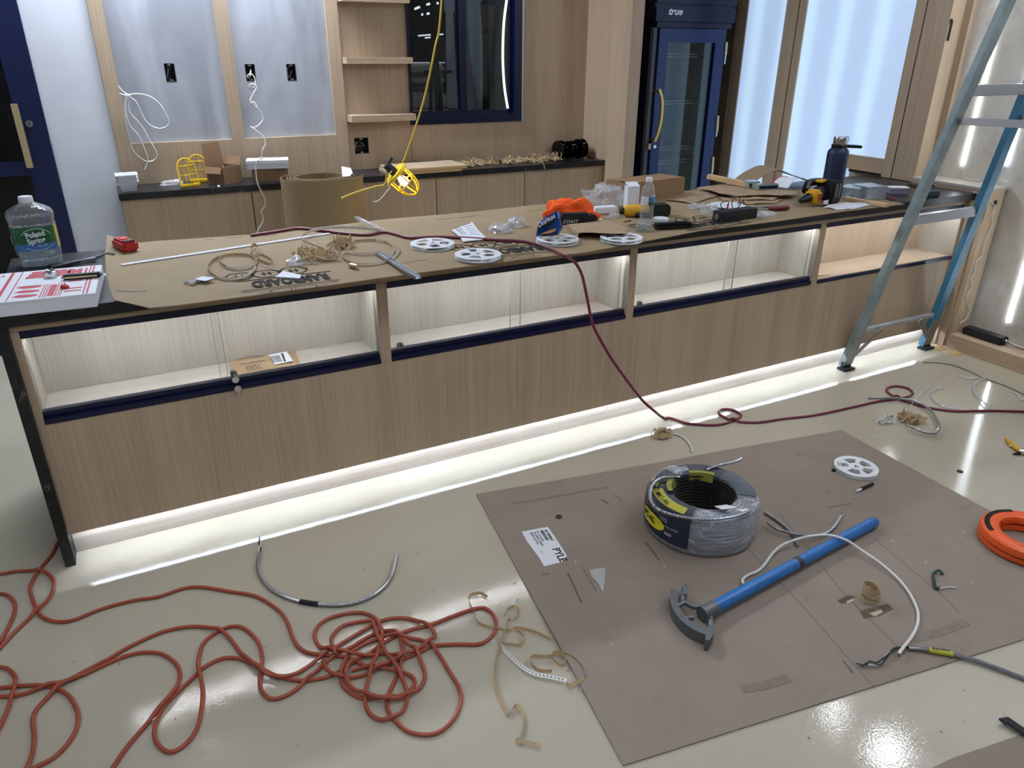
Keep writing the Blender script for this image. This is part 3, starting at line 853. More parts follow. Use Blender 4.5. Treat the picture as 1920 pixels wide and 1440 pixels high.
for p in ([(4.5744, 1.996, 1.7015), (4.5782, 1.996, 1.6156), (4.5778, 1.996, 1.554)], [(4.5725, 1.996, 1.1916), (4.5794, 1.996, 1.0792), (4.5747, 1.996, 1.0402)], [(4.5709, 1.996, 0.8897), (4.5773, 1.996, 0.7761), (4.5768, 1.996, 0.7435)]):
    hh = build(MB().beam(p[0], p[1], (1, 0, 0), .02, .012), 'hinge', 'brass_pale', t)
    build(MB().beam(p[1], p[2], (1, 0, 0), .012, .008), 'hinge_pin', 'chrome', hh)
# grille head
gb = [(3.8977, 1.975, 1.8282), (4.615, 1.975, 1.8251)]
hx0, hx1, hz = gb[0][0], gb[1][0], gb[0][2]
e = MB().box(hx0, hx1, 1.975, 2.05, hz, 1.915).box(hx0, hx1, 1.975, 2.05, 1.938, 2.06).box(hx0, hx1, 1.995, 2.05, 1.915, 1.938)
hd = build(e, 'head_panel', 'navy', t)
for x in (hx0 + .075, hx1 - .075):
    build(MB().box(x - .002, x + .002, 1.9738, 1.9752, hz, 1.915), 'panel_joint', 'black', hd)
build(MB().box(fx0 + .01, fx1 - .01, FY + .005, FY + .06, 1.790, hz - .002), 'neck_panel', 'navy', t)
q = [(3.994, 1.973, 1.8697)][0]
text('true', .062, q, (1, 0, 0), (0, 0, 1), 'white', hd, 'logo', shear=.35, sx=1.15, bold=.0022, lift=.002)
q2 = [(3.9898, 1.973, 1.8663)][0]

# ================================================================= STEP LADDER (open, rear frame toward the counter)
def LL(z): return Vector((3.868 + .09 * z, -.035 - .172 * z, z))
def LR(z): return Vector((4.568 - .062 * z, -.035 - .172 * z, z))
LT = 2.44
t = thing('step_ladder', 'open blue grey step ladder standing in front of the counter, right side', 'ladder', (4.2, -.7, 0))
nrm = Vector((0, -1, -.172)).normalized()
for F, sgn, nm in ((LL, 1, 'ladder'), (LR, -1, 'ladder_in')):
    rl = build(MB().obox((F(.02) + F(LT)) / 2, Vector((.0315, 0, 0)), nrm * .003, (F(LT) - F(.02)) / 2)
               .obox((F(.02) + F(LT)) / 2 + Vector((-.029 * sgn, 0, 0)) - nrm * .016, Vector((.0025, 0, 0)), nrm * .014, (F(LT) - F(.02)) / 2)
               .obox((F(.02) + F(LT)) / 2 + Vector((.029 * sgn, 0, 0)) - nrm * .016, Vector((.0025, 0, 0)), nrm * .014, (F(LT) - F(.02)) / 2), 'rear_rail', nm, t)
    build(MB().obox((F(.03) + F(.20)) / 2 + nrm * .005, Vector((.034, 0, 0)), nrm * .0018, (F(.2) - F(.03)) / 2), 'foot_shoe', 'steel', rl)
    f0 = F(0)
    build(MB().box(f0.x - .042, f0.x + .042, f0.y - .035, f0.y + .02, 0, .014).box(f0.x - .03, f0.x + .03, f0.y - .012, f0.y + .006, .014, .05), 'rubber_foot', 'rubber', rl)
for z, th in ((.23, .024), (.855, .05), (1.475, .05), (2.09, .05)):
    a, b_ = LL(z), LR(z)
    build(MB().obox((a + b_) / 2 - nrm * .014, (b_ - a) / 2 - Vector((.004, 0, 0)), nrm * .012, Vector((0, 0, th / 2 if z > .3 else .012))), 'rung', 'alu', t, bevel=.003)
for F, dx in ((LL, .17), (LR, -.17)):
    a = F(.09) + Vector((.03 if dx > 0 else -.03, 0, 0)); b_ = F(.225) + Vector((dx, 0, 0))
    build(MB().beam(a + nrm * .005, b_ + nrm * .005, (1, 0, 0), .03, .003), 'corner_brace', 'steel', t)
def FL_(z): return Vector((3.80 + .115 * z, -1.72 + .50 * z, z))
def FR_(z): return Vector((4.70 - .115 * z, -1.72 + .50 * z, z))
for F in (FL_, FR_):
    build(MB().obox((F(0) + F(LT)) / 2, Vector((.012, 0, 0)), Vector((0, .035, -.0175)), (F(LT) - F(0)) / 2), 'front_rail', 'ladder', t)
for k in range(1, 8):
    a, b_ = FL_(k * .305), FR_(k * .305)
    build(MB().obox((a + b_) / 2, (b_ - a) / 2, Vector((0, .04, 0)), Vector((0, 0, .012))), 'step', 'alu', t)
build(MB().box(FL_(LT).x - .03, FR_(LT).x + .03, -.56, -.36, LT, LT + .04), 'top_cap', 'ladder', t, bevel=.006)
for F, G in ((LL, FL_), (LR, FR_)):
    a = F(1.345) + nrm * .012; b_ = G(1.345) + Vector((0, .03, 0))
    m_ = (a + b_) / 2 + Vector((0, 0, .012))
    sp = build(MB().beam(a, m_, (0, 0, 1), .034, .004).beam(m_, b_, (0, 0, 1), .034, .004), 'spreader', 'alu', t)
    build(MB().cyl(a + Vector((-.006, 0, 0)), a + Vector((.008, 0, 0)), .011, n=14).cyl(m_ + Vector((-.006, 0, 0)), m_ + Vector((.008, 0, 0)), .011, n=14), 'rivet', 'steel', sp)

# ================================================================= THINGS HANGING
# work lamp on its yellow cord
LY = 1.42
cp = [(2.0942, 1.42, 2.0194), (2.0771, 1.42, 1.8736), (2.0289, 1.42, 1.6419), (1.9642, 1.42, 1.4172), (1.8974, 1.42, 1.2457), (1.8412, 1.42, 1.1206), (1.8067, 1.42, 1.0578)]
cp[0] = (cp[0][0] + .08, LY, 2.9)
lt = thing('work_lamp', 'lit caged work lamp hanging on a yellow cord over the back counter', 'work lamp', tuple(cp[-1]))
q = [(1.8064, 1.42, 1.0521), (1.7737, 1.42, 1.0201), (1.7446, 1.42, 0.9964), (1.762, 1.42, 1.0294), (1.8183, 1.42, 0.9915), (1.8891, 1.42, 0.905)]
ax0, ax1 = Vector(q[0]), Vector(q[5])
A = (Vector(q[5]) - Vector(q[3])); A.y = -.02; A.normalize()
base = Vector(q[3]) - A * .045
rim = base + A * .058
LS = 1.22
build(MB().tube(cat(cp, 8), .0055, 8), 'cord', 'yellow_cord', lt, smooth=True)
build(MB().cyl(base - A * .01, rim, .021, .024, 18).cyl(base + A * .01 + Vector((.0, 0, .018)), base + A * .01 + Vector((.02, 0, .05)), .012, .010, 12), 'socket', 'black', lt, smooth=True)
U = A.orthogonal().normalized(); V = A.cross(U)
def ringpts(c, r, n=32): return [c + (U * math.cos(2 * PI * i / n) + V * math.sin(2 * PI * i / n)) * r for i in range(n)]
cg = MB().tube(ringpts(rim + A * .004, .052 * LS), .008, 8, True)
e = MB()
for r0 in (.0, .052):
    pass
build(MB().cyl(rim - A * .006, rim + A * .004, .056 * LS, .052 * LS, 28), 'guard_collar', 'yellow', lt, smooth=True)
cg.tube(ringpts(rim + A * .062 * LS, .050 * LS), .004, 6, True)
for k in range(6):
    a = 2 * PI * k / 6
    d_ = U * math.cos(a) + V * math.sin(a)
    cg.tube(cat([rim + d_ * .052 * LS, rim + A * .06 * LS + d_ * .051 * LS, rim + A * .100 * LS + d_ * .041 * LS, rim + A * .124 * LS + d_ * .018 * LS, rim + A * .128 * LS], 5), .0042, 6)
build(cg, 'cage', 'yellow', lt, smooth=True)
bp = [(.012, 0), (.013, .02), (.022, .038), (.029, .058), (.027, .074), (.016, .088), (.001, .092)]
e = MB()
vs, n = [], 20
for r_, z_ in bp:
    for j in range(n):
        a = 2 * PI * j / n
        vs.append(rim + A * (z_ + .002) + (U * math.cos(a) + V * math.sin(a)) * r_ * .85)
fs = [(i * n + j, i * n + (j + 1) % n, (i + 1) * n + (j + 1) % n, (i + 1) * n + j) for i in range(len(bp) - 1) for j in range(n)]
build(e.add(vs, fs), 'bulb', 'bulb', lt, smooth=True)
tail = [(1.7509, 1.44, 0.9875), (1.7158, 1.44, 0.967), (1.66, 1.44, 0.9538), (1.5958, 1.44, 0.9413), (1.5382, 1.44, 0.9286), (1.4656, 1.44, 0.9059)]
tail[0] = tuple(base - A * .004)
build(MB().tube(cat(tail, 6), .0055, 8), 'cord_tail', 'yellow_cord', lt, smooth=True)
tw = [(1.743, 1.39, 1.0401), (1.7201, 1.39, 1.0135), (1.7276, 1.39, 0.9904), (1.714, 1.39, 0.9686), (1.725, 1.39, 0.9508), (1.7087, 1.39, 0.9348), (1.6825, 1.39, 0.9082), (1.6506, 1.39, 0.8849), (1.6294, 1.39, 0.8838), (1.6241, 1.39, 0.8928)]
build(MB().tube(cat(tw, 6), .0024, 6), 'tie_wire', 'white_cord', lt, smooth=True)
# looped white cables at the left stile
e = MB()
for px in ("222 160 227 168 236 175 240 180", "226 176 236 179 243 182 250 185 256 193 262 208 272 226 288 237 302 241 312 237 317 228 312 212 303 196 290 184 270 177 250 176 240 178"):
    pass
t = thing('looped_cables', 'bundle of thin white cables looped out beside the left oak stile', 'cable', tuple([(0.5563, 2.33, 1.3957)][0]))
for px in ([(0.5164, 2.33, 1.4513), (0.5301, 2.33, 1.4265), (0.5579, 2.33, 1.404), (0.5986, 2.33, 1.406), (0.6436, 2.33, 1.3995), (0.6838, 2.33, 1.3791), (0.7136, 2.33, 1.3445), (0.7308, 2.33, 1.2983), (0.7434, 2.33, 1.2575), (0.7272, 2.33, 1.2291), (0.6887, 2.33, 1.2189), (0.6491, 2.33, 1.232), (0.6195, 2.33, 1.2675), (0.6042, 2.33, 1.3191), (0.5908, 2.33, 1.3643), (0.5681, 2.33, 1.3871), (0.543, 2.33, 1.396), (0.5206, 2.33, 1.4047)],
           [(0.5156, 2.32, 1.408), (0.5384, 2.32, 1.402), (0.557, 2.32, 1.4017), (0.5481, 2.32, 1.3548), (0.5499, 2.32, 1.3072), (0.5754, 2.32, 1.2697), (0.6003, 2.32, 1.226), (0.6218, 2.32, 1.1615), (0.643, 2.32, 1.1077), (0.6451, 2.32, 1.0721), (0.6269, 2.32, 1.0493), (0.5946, 2.32, 1.0422), (0.5613, 2.32, 1.0589), (0.5365, 2.32, 1.0896), (0.5217, 2.32, 1.1283), (0.5233, 2.32, 1.1658), (0.5189, 2.32, 1.229), (0.5242, 2.32, 1.2995), (0.5305, 2.32, 1.3468), (0.5549, 2.32, 1.3907)],
           [(0.5508, 2.31, 1.3995), (0.5345, 2.31, 1.3557), (0.5293, 2.31, 1.3), (0.5369, 2.31, 1.2405), (0.5663, 2.31, 1.1937), (0.5831, 2.31, 1.1351), (0.5911, 2.31, 1.0879), (0.5952, 2.31, 1.0641), (0.5871, 2.31, 1.0349), (0.5745, 2.31, 1.0118), (0.5668, 2.31, 1.0004)]):
    build(MB().tube(cat(px, 6), .0035, 7), 'cable', 'white_cord', t, smooth=True)
build(MB().torus([(0.5565, 2.322, 1.3988)][0], .010, .0025, 18, 6), 'tie', 'white_cord', t)
# white cable from the second box, curling down over the counter
p = [(1.2453, 2.33, 1.5285), (1.2285, 2.33, 1.4938), (1.2148, 2.33, 1.4824), (1.2103, 2.33, 1.494), (1.2357, 2.33, 1.5025), (1.2505, 2.33, 1.4762), (1.2457, 2.33, 1.4411), (1.2242, 2.33, 1.4179), (1.208, 2.33, 1.4328), (1.2286, 2.33, 1.4501), (1.2507, 2.33, 1.4322), (1.2276, 2.33, 1.3972), (1.204, 2.33, 1.3591), (1.2269, 2.33, 1.3467), (1.236, 2.33, 1.3225), (1.213, 2.33, 1.3351), (1.2024, 2.33, 1.3473), (1.2299, 2.33, 1.3227), (1.256, 2.33, 1.2858), (1.2575, 2.33, 1.2493), (1.2285, 2.33, 1.2198), (1.199, 2.33, 1.2087), (1.1813, 2.33, 1.2154), (1.212, 2.33, 1.1898), (1.2455, 2.33, 1.1576), (1.2524, 2.33, 1.1138), (1.2286, 2.33, 1.0774), (1.2192, 2.33, 1.0306)]
n_ = len(p)
p = [(a[0], 2.40 if i == 0 else 2.345 - .003 * i, a[2]) for i, a in enumerate(p)]
p2 = [(1.1685, 2.03, 1.0648), (1.1414, 2.03, 1.0187), (1.1362, 2.03, 0.9347), (1.1522, 2.03, 0.8725), (1.1656, 2.03, 0.8344), (1.1634, 2.03, 0.7941), (1.1373, 2.03, 0.7587), (1.145, 2.03, 0.7234), (1.1348, 2.03, 0.6927), (1.1054, 2.03, 0.6573), (1.096, 2.03, 0.6327)]
solo(MB().tube(cat(p + p2, 6), .0036, 7), 'curly_cable', 'white_cord', 'white cable curling down from the second wall box past the white carton', 'cable', smooth=True)

# ================================================================= ON THE BACK COUNTER
ZB = .9125
# nested trays
q = [(0.4552, 2.114, 0.9092), (0.4114, 2.114, 0.9842), (0.5182, 2.114, 0.9885)]
bx, w_ = (q[1][0] + q[2][0]) / 2, .078
for k in range(3):
    z = ZB + .018 * k
    r_ = MB()
    def rct(hx, hy, zz): return [(bx - hx, 2.165 - hy, zz), (bx + hx, 2.165 - hy, zz), (bx + hx, 2.165 + hy, zz), (bx - hx, 2.165 + hy, zz)]
    o = rct(.037, .045, z) + rct(.048, .058, z + .05) + rct(.056, .066, z + .052) + rct(.056, .066, z + .054) + rct(.046, .056, z + .054) + rct(.035, .043, z + .003)
    r_.add(o, [(3, 2, 1, 0)] + [(4 * i + j, 4 * i + (j + 1) % 4, 4 * i + 4 + (j + 1) % 4, 4 * i + 4 + j) for i in range(5) for j in range(4)] + [(20, 21, 22, 23)])
    solo(r_, 'plastic_tray', 'white', ['lowest of the nested white trays on the back counter', 'middle of the nested white trays on the back counter', 'topmost of the nested white trays on the back counter'][k], 'tray', 'nested white trays')
q = [(0.6938, 2.2765, 0.912)][0]
solo(MB().mound((q[0], q[1], ZB), .06, .035, .022, 3, .5, 18, 5), 'plastic_scrap', 'film', 'crumpled clear plastic scrap left of the yellow lamp guards', 'scrap', smooth=True)
q = [(0.9274, 2.0799, 0.912)][0]
solo(MB().mound((q[0], 2.075, ZB), .008, .007, .008, 5, .2, 10, 4), 'paper_crumb', 'white', 'tiny white crumb before the open brown carton', 'scrap')
# two yellow lamp guards
def guard(loc, rz, tilt, label):
    t = thing('lamp_guard', label, 'lamp guard', loc, rz, 'spare yellow lamp guards', local=True)
    e = MB()
    n = 5
    R_ = Matrix.Rotation(tilt, 4, 'X')
    def T(p): return R_ @ Vector(p)
    for k in range(n):
        a = PI * k / (n - 1)
        dx, dy = math.cos(a), math.sin(a) * .75
        e.tube([T(v) for v in cat([(dx * .052, dy * .052, .004), (dx * .052, dy * .052, .09), (dx * .042, dy * .042, .128), (dx * .02, dy * .02, .15), (0, 0, .154)], 4)], .003, 6)
    for z in (.065, .115):
        s_ = 1 if z < .1 else .9
        e.tube([T((math.cos(PI * k / 14) * .052 * s_, math.sin(PI * k / 14) * .052 * .75 * s_, z)) for k in range(15)], .003, 6)
    build(e, 'ribs', 'yellow', t, smooth=True)
    f = MB().tube([T((math.cos(PI * k / 14) * .052, math.sin(PI * k / 14) * .052 * .75, .008)) for k in range(15)], .008, 6)
    f.beam(T((-.052, 0, .006)), T((.052, 0, .006)), (0, 0, 1), .012, .01)
    build(f, 'collar', 'yellow', t)
    zmin = min((o.matrix_local @ v.co).z for o in t.children for v in o.data.vertices)
    t.location.z -= zmin
    return t
q = [(0.7811, 2.1108, 0.912), (0.8514, 2.3734, 0.912)]
guard((q[0][0] - .0, q[0][1], ZB), .3, -.22, 'front half of a split yellow lamp guard leaning on the counter')
guard((.852, 2.292, ZB), -.1, -.06, 'rear half of a split yellow lamp guard behind its twin')
# open brown carton
def carton(name, label, c, hx, hy, h, rz, mats='carton', t_=.004, flaps=(), group=None, cat_='box'):
    t = thing(name, label, cat_, c, rz, group, local=True)
    e = MB().box(-hx, hx, -hy, hy, 0, t_).box(-hx, -hx + t_, -hy, hy, t_, h).box(hx - t_, hx, -hy, hy, t_, h).box(-hx + t_, hx - t_, -hy, -hy + t_, t_, h).box(-hx + t_, hx - t_, hy - t_, hy, t_, h)
    build(e, 'body', mats, t)
    for side, L, ang in flaps:
        ca, sa = math.cos(ang), math.sin(ang)
        s = {'-x': ((-hx, -hy, h), (0, 2 * hy, 0), (-ca, 0, sa)), '+x': ((hx, -hy, h), (0, 2 * hy, 0), (ca, 0, sa)),
             '-y': ((-hx, -hy, h), (2 * hx, 0, 0), (0, -ca, sa)), '+y': ((-hx, hy, h), (2 * hx, 0, 0), (0, ca, sa))}[side]
        o, ed, di = (Vector(v) for v in s)
        nn = ed.cross(di).normalized() * t_ * .8
        build(MB().plate([o + ed * .02, o + ed * .98, o + ed * .94 + di * L, o + ed * .06 + di * L], nn), 'flap', mats, t)
    return t
q = [(0.9603, 2.0843, 0.912), (0.8983, 2.2624, 0.912), (1.0979, 2.2313, 0.912)]
t = carton('open_carton', 'open brown carton with its lid standing up beside the lamp guards', (.985, 2.215, ZB), .078, .062, .098, .72, flaps=(('+y', .125, 1.5), ('+x', .05, 1.2), ('-x', .04, -1.2)))
e = MB()
for k in range(3): e.mound((-.02 + .025 * k, .0, .01), .02, .03, .07, k, .4, 10, 4)
build(e, 'contents', 'black', t)
# white tray lid on a brown carton
carton('brown_carton', 'closed brown carton under the flat white carton on the back counter', (1.245, 2.20, ZB), .10, .075, .072, -.12, flaps=(('+y', .10, PI), ('-y', .046, PI)))
t = thing('white_carton', 'flat white carton lying across the brown carton', 'box', (1.235, 2.175, ZB + .0765), -.22, local=True)
build(MB().box(-.118, .118, -.065, .065, 0, .045), 'body', 'paper', t, bevel=.002)
build(MB().box(-.120, .120, -.067, .067, .028, .049), 'lid', 'paper', t, bevel=.002)
# boards stacked
q = [(1.981, 1.985, 0.9546), (2.4417, 1.985, 0.9497)]
t = []
bx0, bx1 = 1.955, 2.475
for k, (a, b_, y0, y1) in enumerate(((bx0, bx1 - .035, 2.03, 2.28), (bx0 + .01, bx1, 2.015, 2.29))):
    solo(MB().box(a, b_, y0, y1, ZB + .019 * k, ZB + .019 * k + .018), 'oak_board', ['oak_x', 'pine'][1 - k] if False else 'oak_x', ['lower of the two offcut oak boards behind the work lamp', 'upper of the two offcut oak boards behind the work lamp'][k], 'board', 'offcut boards on the back counter')
    o = C.objects[-1]
    build(MB().box(a + .001, b_ - .001, y0 - .0008, y0, ZB + .019 * k + .0005, ZB + .019 * k + .0175), 'raw_edge', 'pine', o, shift=o.location)
# curls of tape, two heaps
def curls(c, n, spread, seed, h=.035, big=1.0):
    rr = random.Random(seed)
    e = MB()
    for k in range(n):
        x, y = c[0] + rr.uniform(-spread[0], spread[0]), c[1] + rr.uniform(-spread[1], spread[1])
        R_ = rr.uniform(.012, .028) * big; turns = rr.uniform(.6, 2.2); L = rr.uniform(.02, .09)
        a0 = rr.uniform(0, 6.28); dr = rr.uniform(-.5, .5)
        m_ = 10
        vert = rr.random() < .55
        pts, wd = [], []
        for i in range(m_):
            s = i / (m_ - 1); a = a0 + turns * 2 * PI * s
            if vert:
                pts.append((x + math.cos(dr) * (L * (s - .5)) + R_ * .3 * math.cos(a), y + math.sin(dr) * (L * (s - .5)), c[2] + R_ * .8 + .005 + R_ * .75 * math.sin(a)))
                wd.append((math.cos(dr + .5), math.sin(dr + .5), .2))
            else:
                pts.append((x + R_ * math.cos(a), y + R_ * math.sin(a) * .9, c[2] + .006 + rr.uniform(0, .3) * h + .012 * s))
                wd.append((0, .25, 1))
        e.ribbon(pts, .009, wd, .0007)
        if rr.random() < .35:
            d0 = rr.uniform(0, 3.14); l2 = rr.uniform(.03, .07)
            e.ribbon([(x - l2 * math.cos(d0), y - l2 * .5 * math.sin(d0), c[2] + .008), (x, y, c[2] + h * rr.uniform(.4, 1.1)), (x + l2 * math.cos(d0), y + l2 * .5 * math.sin(d0), c[2] + .012)], .009, (0, .6, .8), .0007)
    return e
solo(curls((2.63, 2.21, ZB), 40, (.13, .045), 4, .04, 1.3), 'tape_curls', 'tape', 'heap of curled tan tape backing beside the oak boards', 'tape scraps', kind='stuff')
solo(curls((3.06, 2.20, ZB), 56, (.20, .05), 9, .055, 1.35), 'tape_curls', 'tape', 'larger heap of curled tan tape backing before the black spools', 'tape scraps', kind='stuff')
e = MB().ribbon([(2.9762, 2.7583, 0.925), (2.8691, 2.2122, 0.925)], .012, (0, 1, .3), .001)
o = solo(e, 'led_tape_offcut', 'white', 'short straight white light tape offcut among the tape curls', 'tape')
q = [(1.7847, -0.3297, 0.91), (1.7475, -0.4195, 0.91)]
hang = [(3.0276, 2.052, 0.9565), (3.0623, 2.052, 0.9331), (3.0802, 2.052, 0.9069), (3.0852, 2.052, 0.8812)]
solo(MB().ribbon(cat([(hang[0][0], 2.10, .918), (hang[0][0] + .01, 2.07, .919)] + hang[1:], 4), .010, (1, 0, 0), .0008), 'tape_strip', 'tape', 'tan tape strip hanging over the edge of the back counter', 'tape')
# black spools standing on edge
for k, (px, r_, w2, y) in enumerate(((1052, .062, .018, 2.27), (1070, .060, .022, 2.25), (1090, .066, .024, 2.24))):
    c = [(3.3356, 2.25, 1.0104), (3.4089, 2.25, 1.0069), (3.5111, 2.25, 1.002)][k]
    x = c[0] - (.02 if k == 2 else 0)
    t = thing('cable_spool', ['leftmost glossy black spool standing on its rim at the counter end', 'middle glossy black spool standing on its rim at the counter end', 'rightmost and widest black spool standing on its rim at the counter end'][k], 'spool', (x, y, ZB), .25, 'black spools on the back counter', local=True)
    for s in (-1, 1):
        e = MB()
        prof = [(.012, s * w2 - .002), (r_, s * w2 - .002), (r_ + .002, s * w2), (r_, s * w2 + .002), (.012, s * w2 + .002)]
        vs, n = [], 28
        for a_, z_ in prof:
            for j in range(n):
                a = 2 * PI * j / n
                vs.append((z_, a_ * math.cos(a), r_ + .002 + a_ * math.sin(a)))
        e.add(vs, [(i * n + j, i * n + (j + 1) % n, ((i + 1) % 5) * n + (j + 1) % n, ((i + 1) % 5) * n + j) for i in range(5) for j in range(n)])
        build(e, 'flange', 'spool_black', t, smooth=True)
    build(MB().cyl((-w2 + .003, 0, r_ + .002), (w2 - .003, 0, r_ + .002), r_ * .72, n=28), 'winding', 'spool_black', t, smooth=True)
# big cardboard roll standing behind the counter
rc = (1.425, 1.705)
t = thing('cardboard_roll', 'large upright roll of brown protection board between the two counters', 'roll', (rc[0], rc[1], 0))
RH = .99
pts = []
for i in range(260):
    s = i / 259; a = 2.35 + s * 2 * PI * 4.6
    r_ = .118 + .072 * s ** 1.3 + (.024 * max(0, (s - .8) / .2))
    pts.append(Vector((rc[0] + r_ * math.cos(a) * 1.12, rc[1] + r_ * math.sin(a) * .92, RH / 2)))
build(MB().ribbon(pts, RH, (0, 0, 1), .003), 'wound_board', 'ram', t, smooth=True)
q = [(1.6016, 1.892, 0.99), (1.5711, 1.6137, 0.99), (1.6337, 1.7828, 0.99)]
tg = [(1.6104, 1.9117, 0.99), (1.5285, 1.6131, 0.99), (1.5711, 1.6137, 0.99), (1.6187, 1.7219, 0.99), (1.6401, 1.8261, 0.99)]
build(MB().plate([(p[0], p[1], RH + .002 + .012 * (i == 0 or i == 4)) for i, p in enumerate(tg)], (0, 0, .001)), 'paper_tag', 'paper', t)
q = [(1.6087, 1.6959, 1), (1.7303, 1.6825, 1)]

# ================================================================= PROTECTION BOARD ON THE COUNTER
ZT = .912
front = [(0.3333, 0.0131, 0.9125), (0.4215, -0.1332, 0.9125), (0.5008, -0.1442, 0.9125), (0.7356, -0.1465, 0.9125), (0.9435, -0.1454, 0.9125), (1.1408, -0.1382, 0.9125), (1.4666, -0.1351, 0.9125), (1.7441, -0.1381, 0.9125), (1.9733, -0.1571, 0.9125), (2.2293, -0.123, 0.9125)]
front2 = [(2.6505, -0.0708, 0.9165), (3.1197, -0.0756, 0.9165), (3.597, -0.0539, 0.9165), (4.0364, -0.0637, 0.9165)]
rear = [(0.312, 0.863, 0.9165), (0.4206, 0.778, 0.9165), (0.5872, 0.778, 0.9165), (0.8909, 0.7137, 0.9165), (1.1707, 0.7374, 0.9165), (1.4027, 0.7734, 0.9165), (1.6017, 0.7685, 0.9165), (1.9046, 0.7456, 0.9165), (2.1711, 0.7644, 0.9165), (2.3671, 0.7795, 0.9165), (2.7708, 0.7683, 0.9165), (3.3432, 0.7894, 0.9165), (3.7322, 0.681, 0.9165), (4.0928, 0.3051, 0.9165)]
cols = []
nc = len(front) + len(front2)
allf = [Vector(p) for p in front] + [Vector(p) for p in front2]
allr = [Vector(p) for p in rear]
def at_x(L, x):
    if x <= L[0].x: return L[0]
    for a, b_ in zip(L, L[1:]):
        if a.x <= x <= b_.x: return a.lerp(b_, (x - a.x) / (b_.x - a.x))
    return L[-1]
rows = [[], [], [], [], [], []]
xs_ = [p.x for p in allf]
for i, p in enumerate(allf):
    r_ = at_x(allr, p.x)
    ry = min(r_.y, .87)
    droop = p.z < .914
    if droop: pass
    y1 = -.015 if droop else p.y + .01
    z_ = .9165
    rows[0].append((p.x, p.y, p.z))
    rows[1].append((p.x, y1, z_))
    for k, f in enumerate((.1, .4, .75)):
        rows[2 + k].append((p.x, y1 + (ry - y1) * f, z_))
    rows[5].append((p.x, ry, z_ + (.018 if i == 0 else 0)))
# concave left end
for k, (dx, dz) in enumerate(((.0, 0), (-.005, 0), (-.012, 0), (-.02, 0), (-.018, .002), (.0, .012))):
    x, y, z = rows[k][0]
    rows[k][0] = (x + dx, y, z + dz)
rb = solo(MB().sheet(rows, .0035), 'protection_board', 'ram', 'long brown protection board covering the countertop', 'board', smooth=False)
def ram(a, b_, n=8, parent=rb):
    a, b_ = Vector(a), Vector(b_)
    u = (b_ - a); L = u.length; u.normalize()
    v = Vector((0, 0, 1)).cross(u)
    zz = Vector((0, 0, .0012))
    text('RAMBOARD', .098, a + zz, u, v, 'ink', parent, 'lettering', sx=L / (.098 * 5.9), bold=.0045)
    e = MB()
    for off in (-.022, .098):
        e.obox(a + u * L / 2 + v * off + zz * 1.5, u * (L / 2 + .02), v * .003, Vector((0, 0, .0003)))
    for k in range(3):
        c = a + u * (.10 + k * L * .33) - v * .085 + zz * 1.5
        p = [c + u * math.cos(PI / 3 * j) * .052 + v * math.sin(PI / 3 * j) * .05 for j in range(7)]
        e.ribbon(p, .006, v, .0004)
        for j in range(2):
            e.obox(c + u * (-.012 + .02 * j), u * .003, v * .02, Vector((0, 0, .0002)))
        e.obox(c, u * .02, v * .003, Vector((0, 0, .0002)))
    for s in (-1, 1):
        c = a + u * (L / 2 + s * .04) + v * .14 + zz * 1.5
        e.ribbon([c + u * math.cos(2 * PI * j / 14) * .036 + v * math.sin(2 * PI * j / 14) * .022 for j in range(15)], .003, v, .0003)
        e.ribbon([c + u * (s * (.03 + .02 * j)) + v * (.012 * (j % 2)) for j in range(3)], .003, v, .0003)
    o = build(e, 'printed_marks', 'ink', parent)
for a in ([(1, -0.0153, 0.9165), (0.7213, -0.0065, 0.9165)], [(1.867, 0.0043, 0.9165), (1.5582, 0.0334, 0.9165)], [(2.9451, 0.0484, 0.9165), (2.6114, 0.0457, 0.9165)]):
    ram(a[0], a[1])
e = MB()
for a in ([(0.6861, 0.717, 0.9167), (0.7188, 0.7113, 0.9167)], [(0.7709, 0.7068, 0.9167), (0.8336, 0.6971, 0.9167)], [(0.8671, 0.7024, 0.9167), (0.9009, 0.7078, 0.9167)], [(0.9153, 0.6674, 0.9167), (0.9715, 0.6725, 0.9167)], [(1.6933, 0.6546, 0.9167), (1.7789, 0.6524, 0.9167)], [(1.7968, 0.6435, 0.9167), (1.9063, 0.658, 0.9167)], [(2.169, 0.6431, 0.9167), (2.2645, 0.6406, 0.9167)], [(0.338, 0.0914, 0.9167), (0.3866, 0.0537, 0.9167), (0.4253, 0.0407, 0.9167)], [(1.2776, -0.0035, 0.9167), (1.3854, 0.0021, 0.9167)]):
    build(MB().ribbon(a, .008, (0, 1, 0), .0006), 'faded_print', 'ink_grey', rb)
ZC = .9172

# ================================================================= LEFT END OF THE COUNTER
# pizza box
t = thing('pizza_box', 'white pizza box with red print at the left end of the counter', 'box', (.09, .14, ZT), -.07, local=True)
hw, hd_, hh = .205, .178, .044
build(MB().box(-hw, hw, -hd_, hd_, 0, hh - .004), 'tray', 'paper', t, bevel=.002)
lid = build(MB().box(-hw - .001, hw + .001, -hd_ - .001, hd_ + .001, hh - .007, hh), 'lid', 'paper', t, bevel=.0015)
build(MB().plate([(hw - .075, -hd_ - .0012, .034), (hw - .052, -hd_ - .0012, .036), (hw - .035, -hd_ - .0012, .006), (hw - .048, -hd_ - .0012, .004)], (0, -.0012, 0)), 'tuck_flap', 'paper', t)
e = MB()
def pr(x0, x1, y0, y1): e.box(x0, x1, y0, y1, hh + .0002, hh + .0006)
for x, w_ in ((hw - .022, .005), (hw - .032, .004), (-.055, .009), (-.028, .003)): pr(x - w_ / 2, x + w_ / 2, -hd_ + .006, hd_ - .006)
for x in (.055, .062, .069, .095, .102, .109): pr(x, x + .003, -hd_ + .012, -.02)
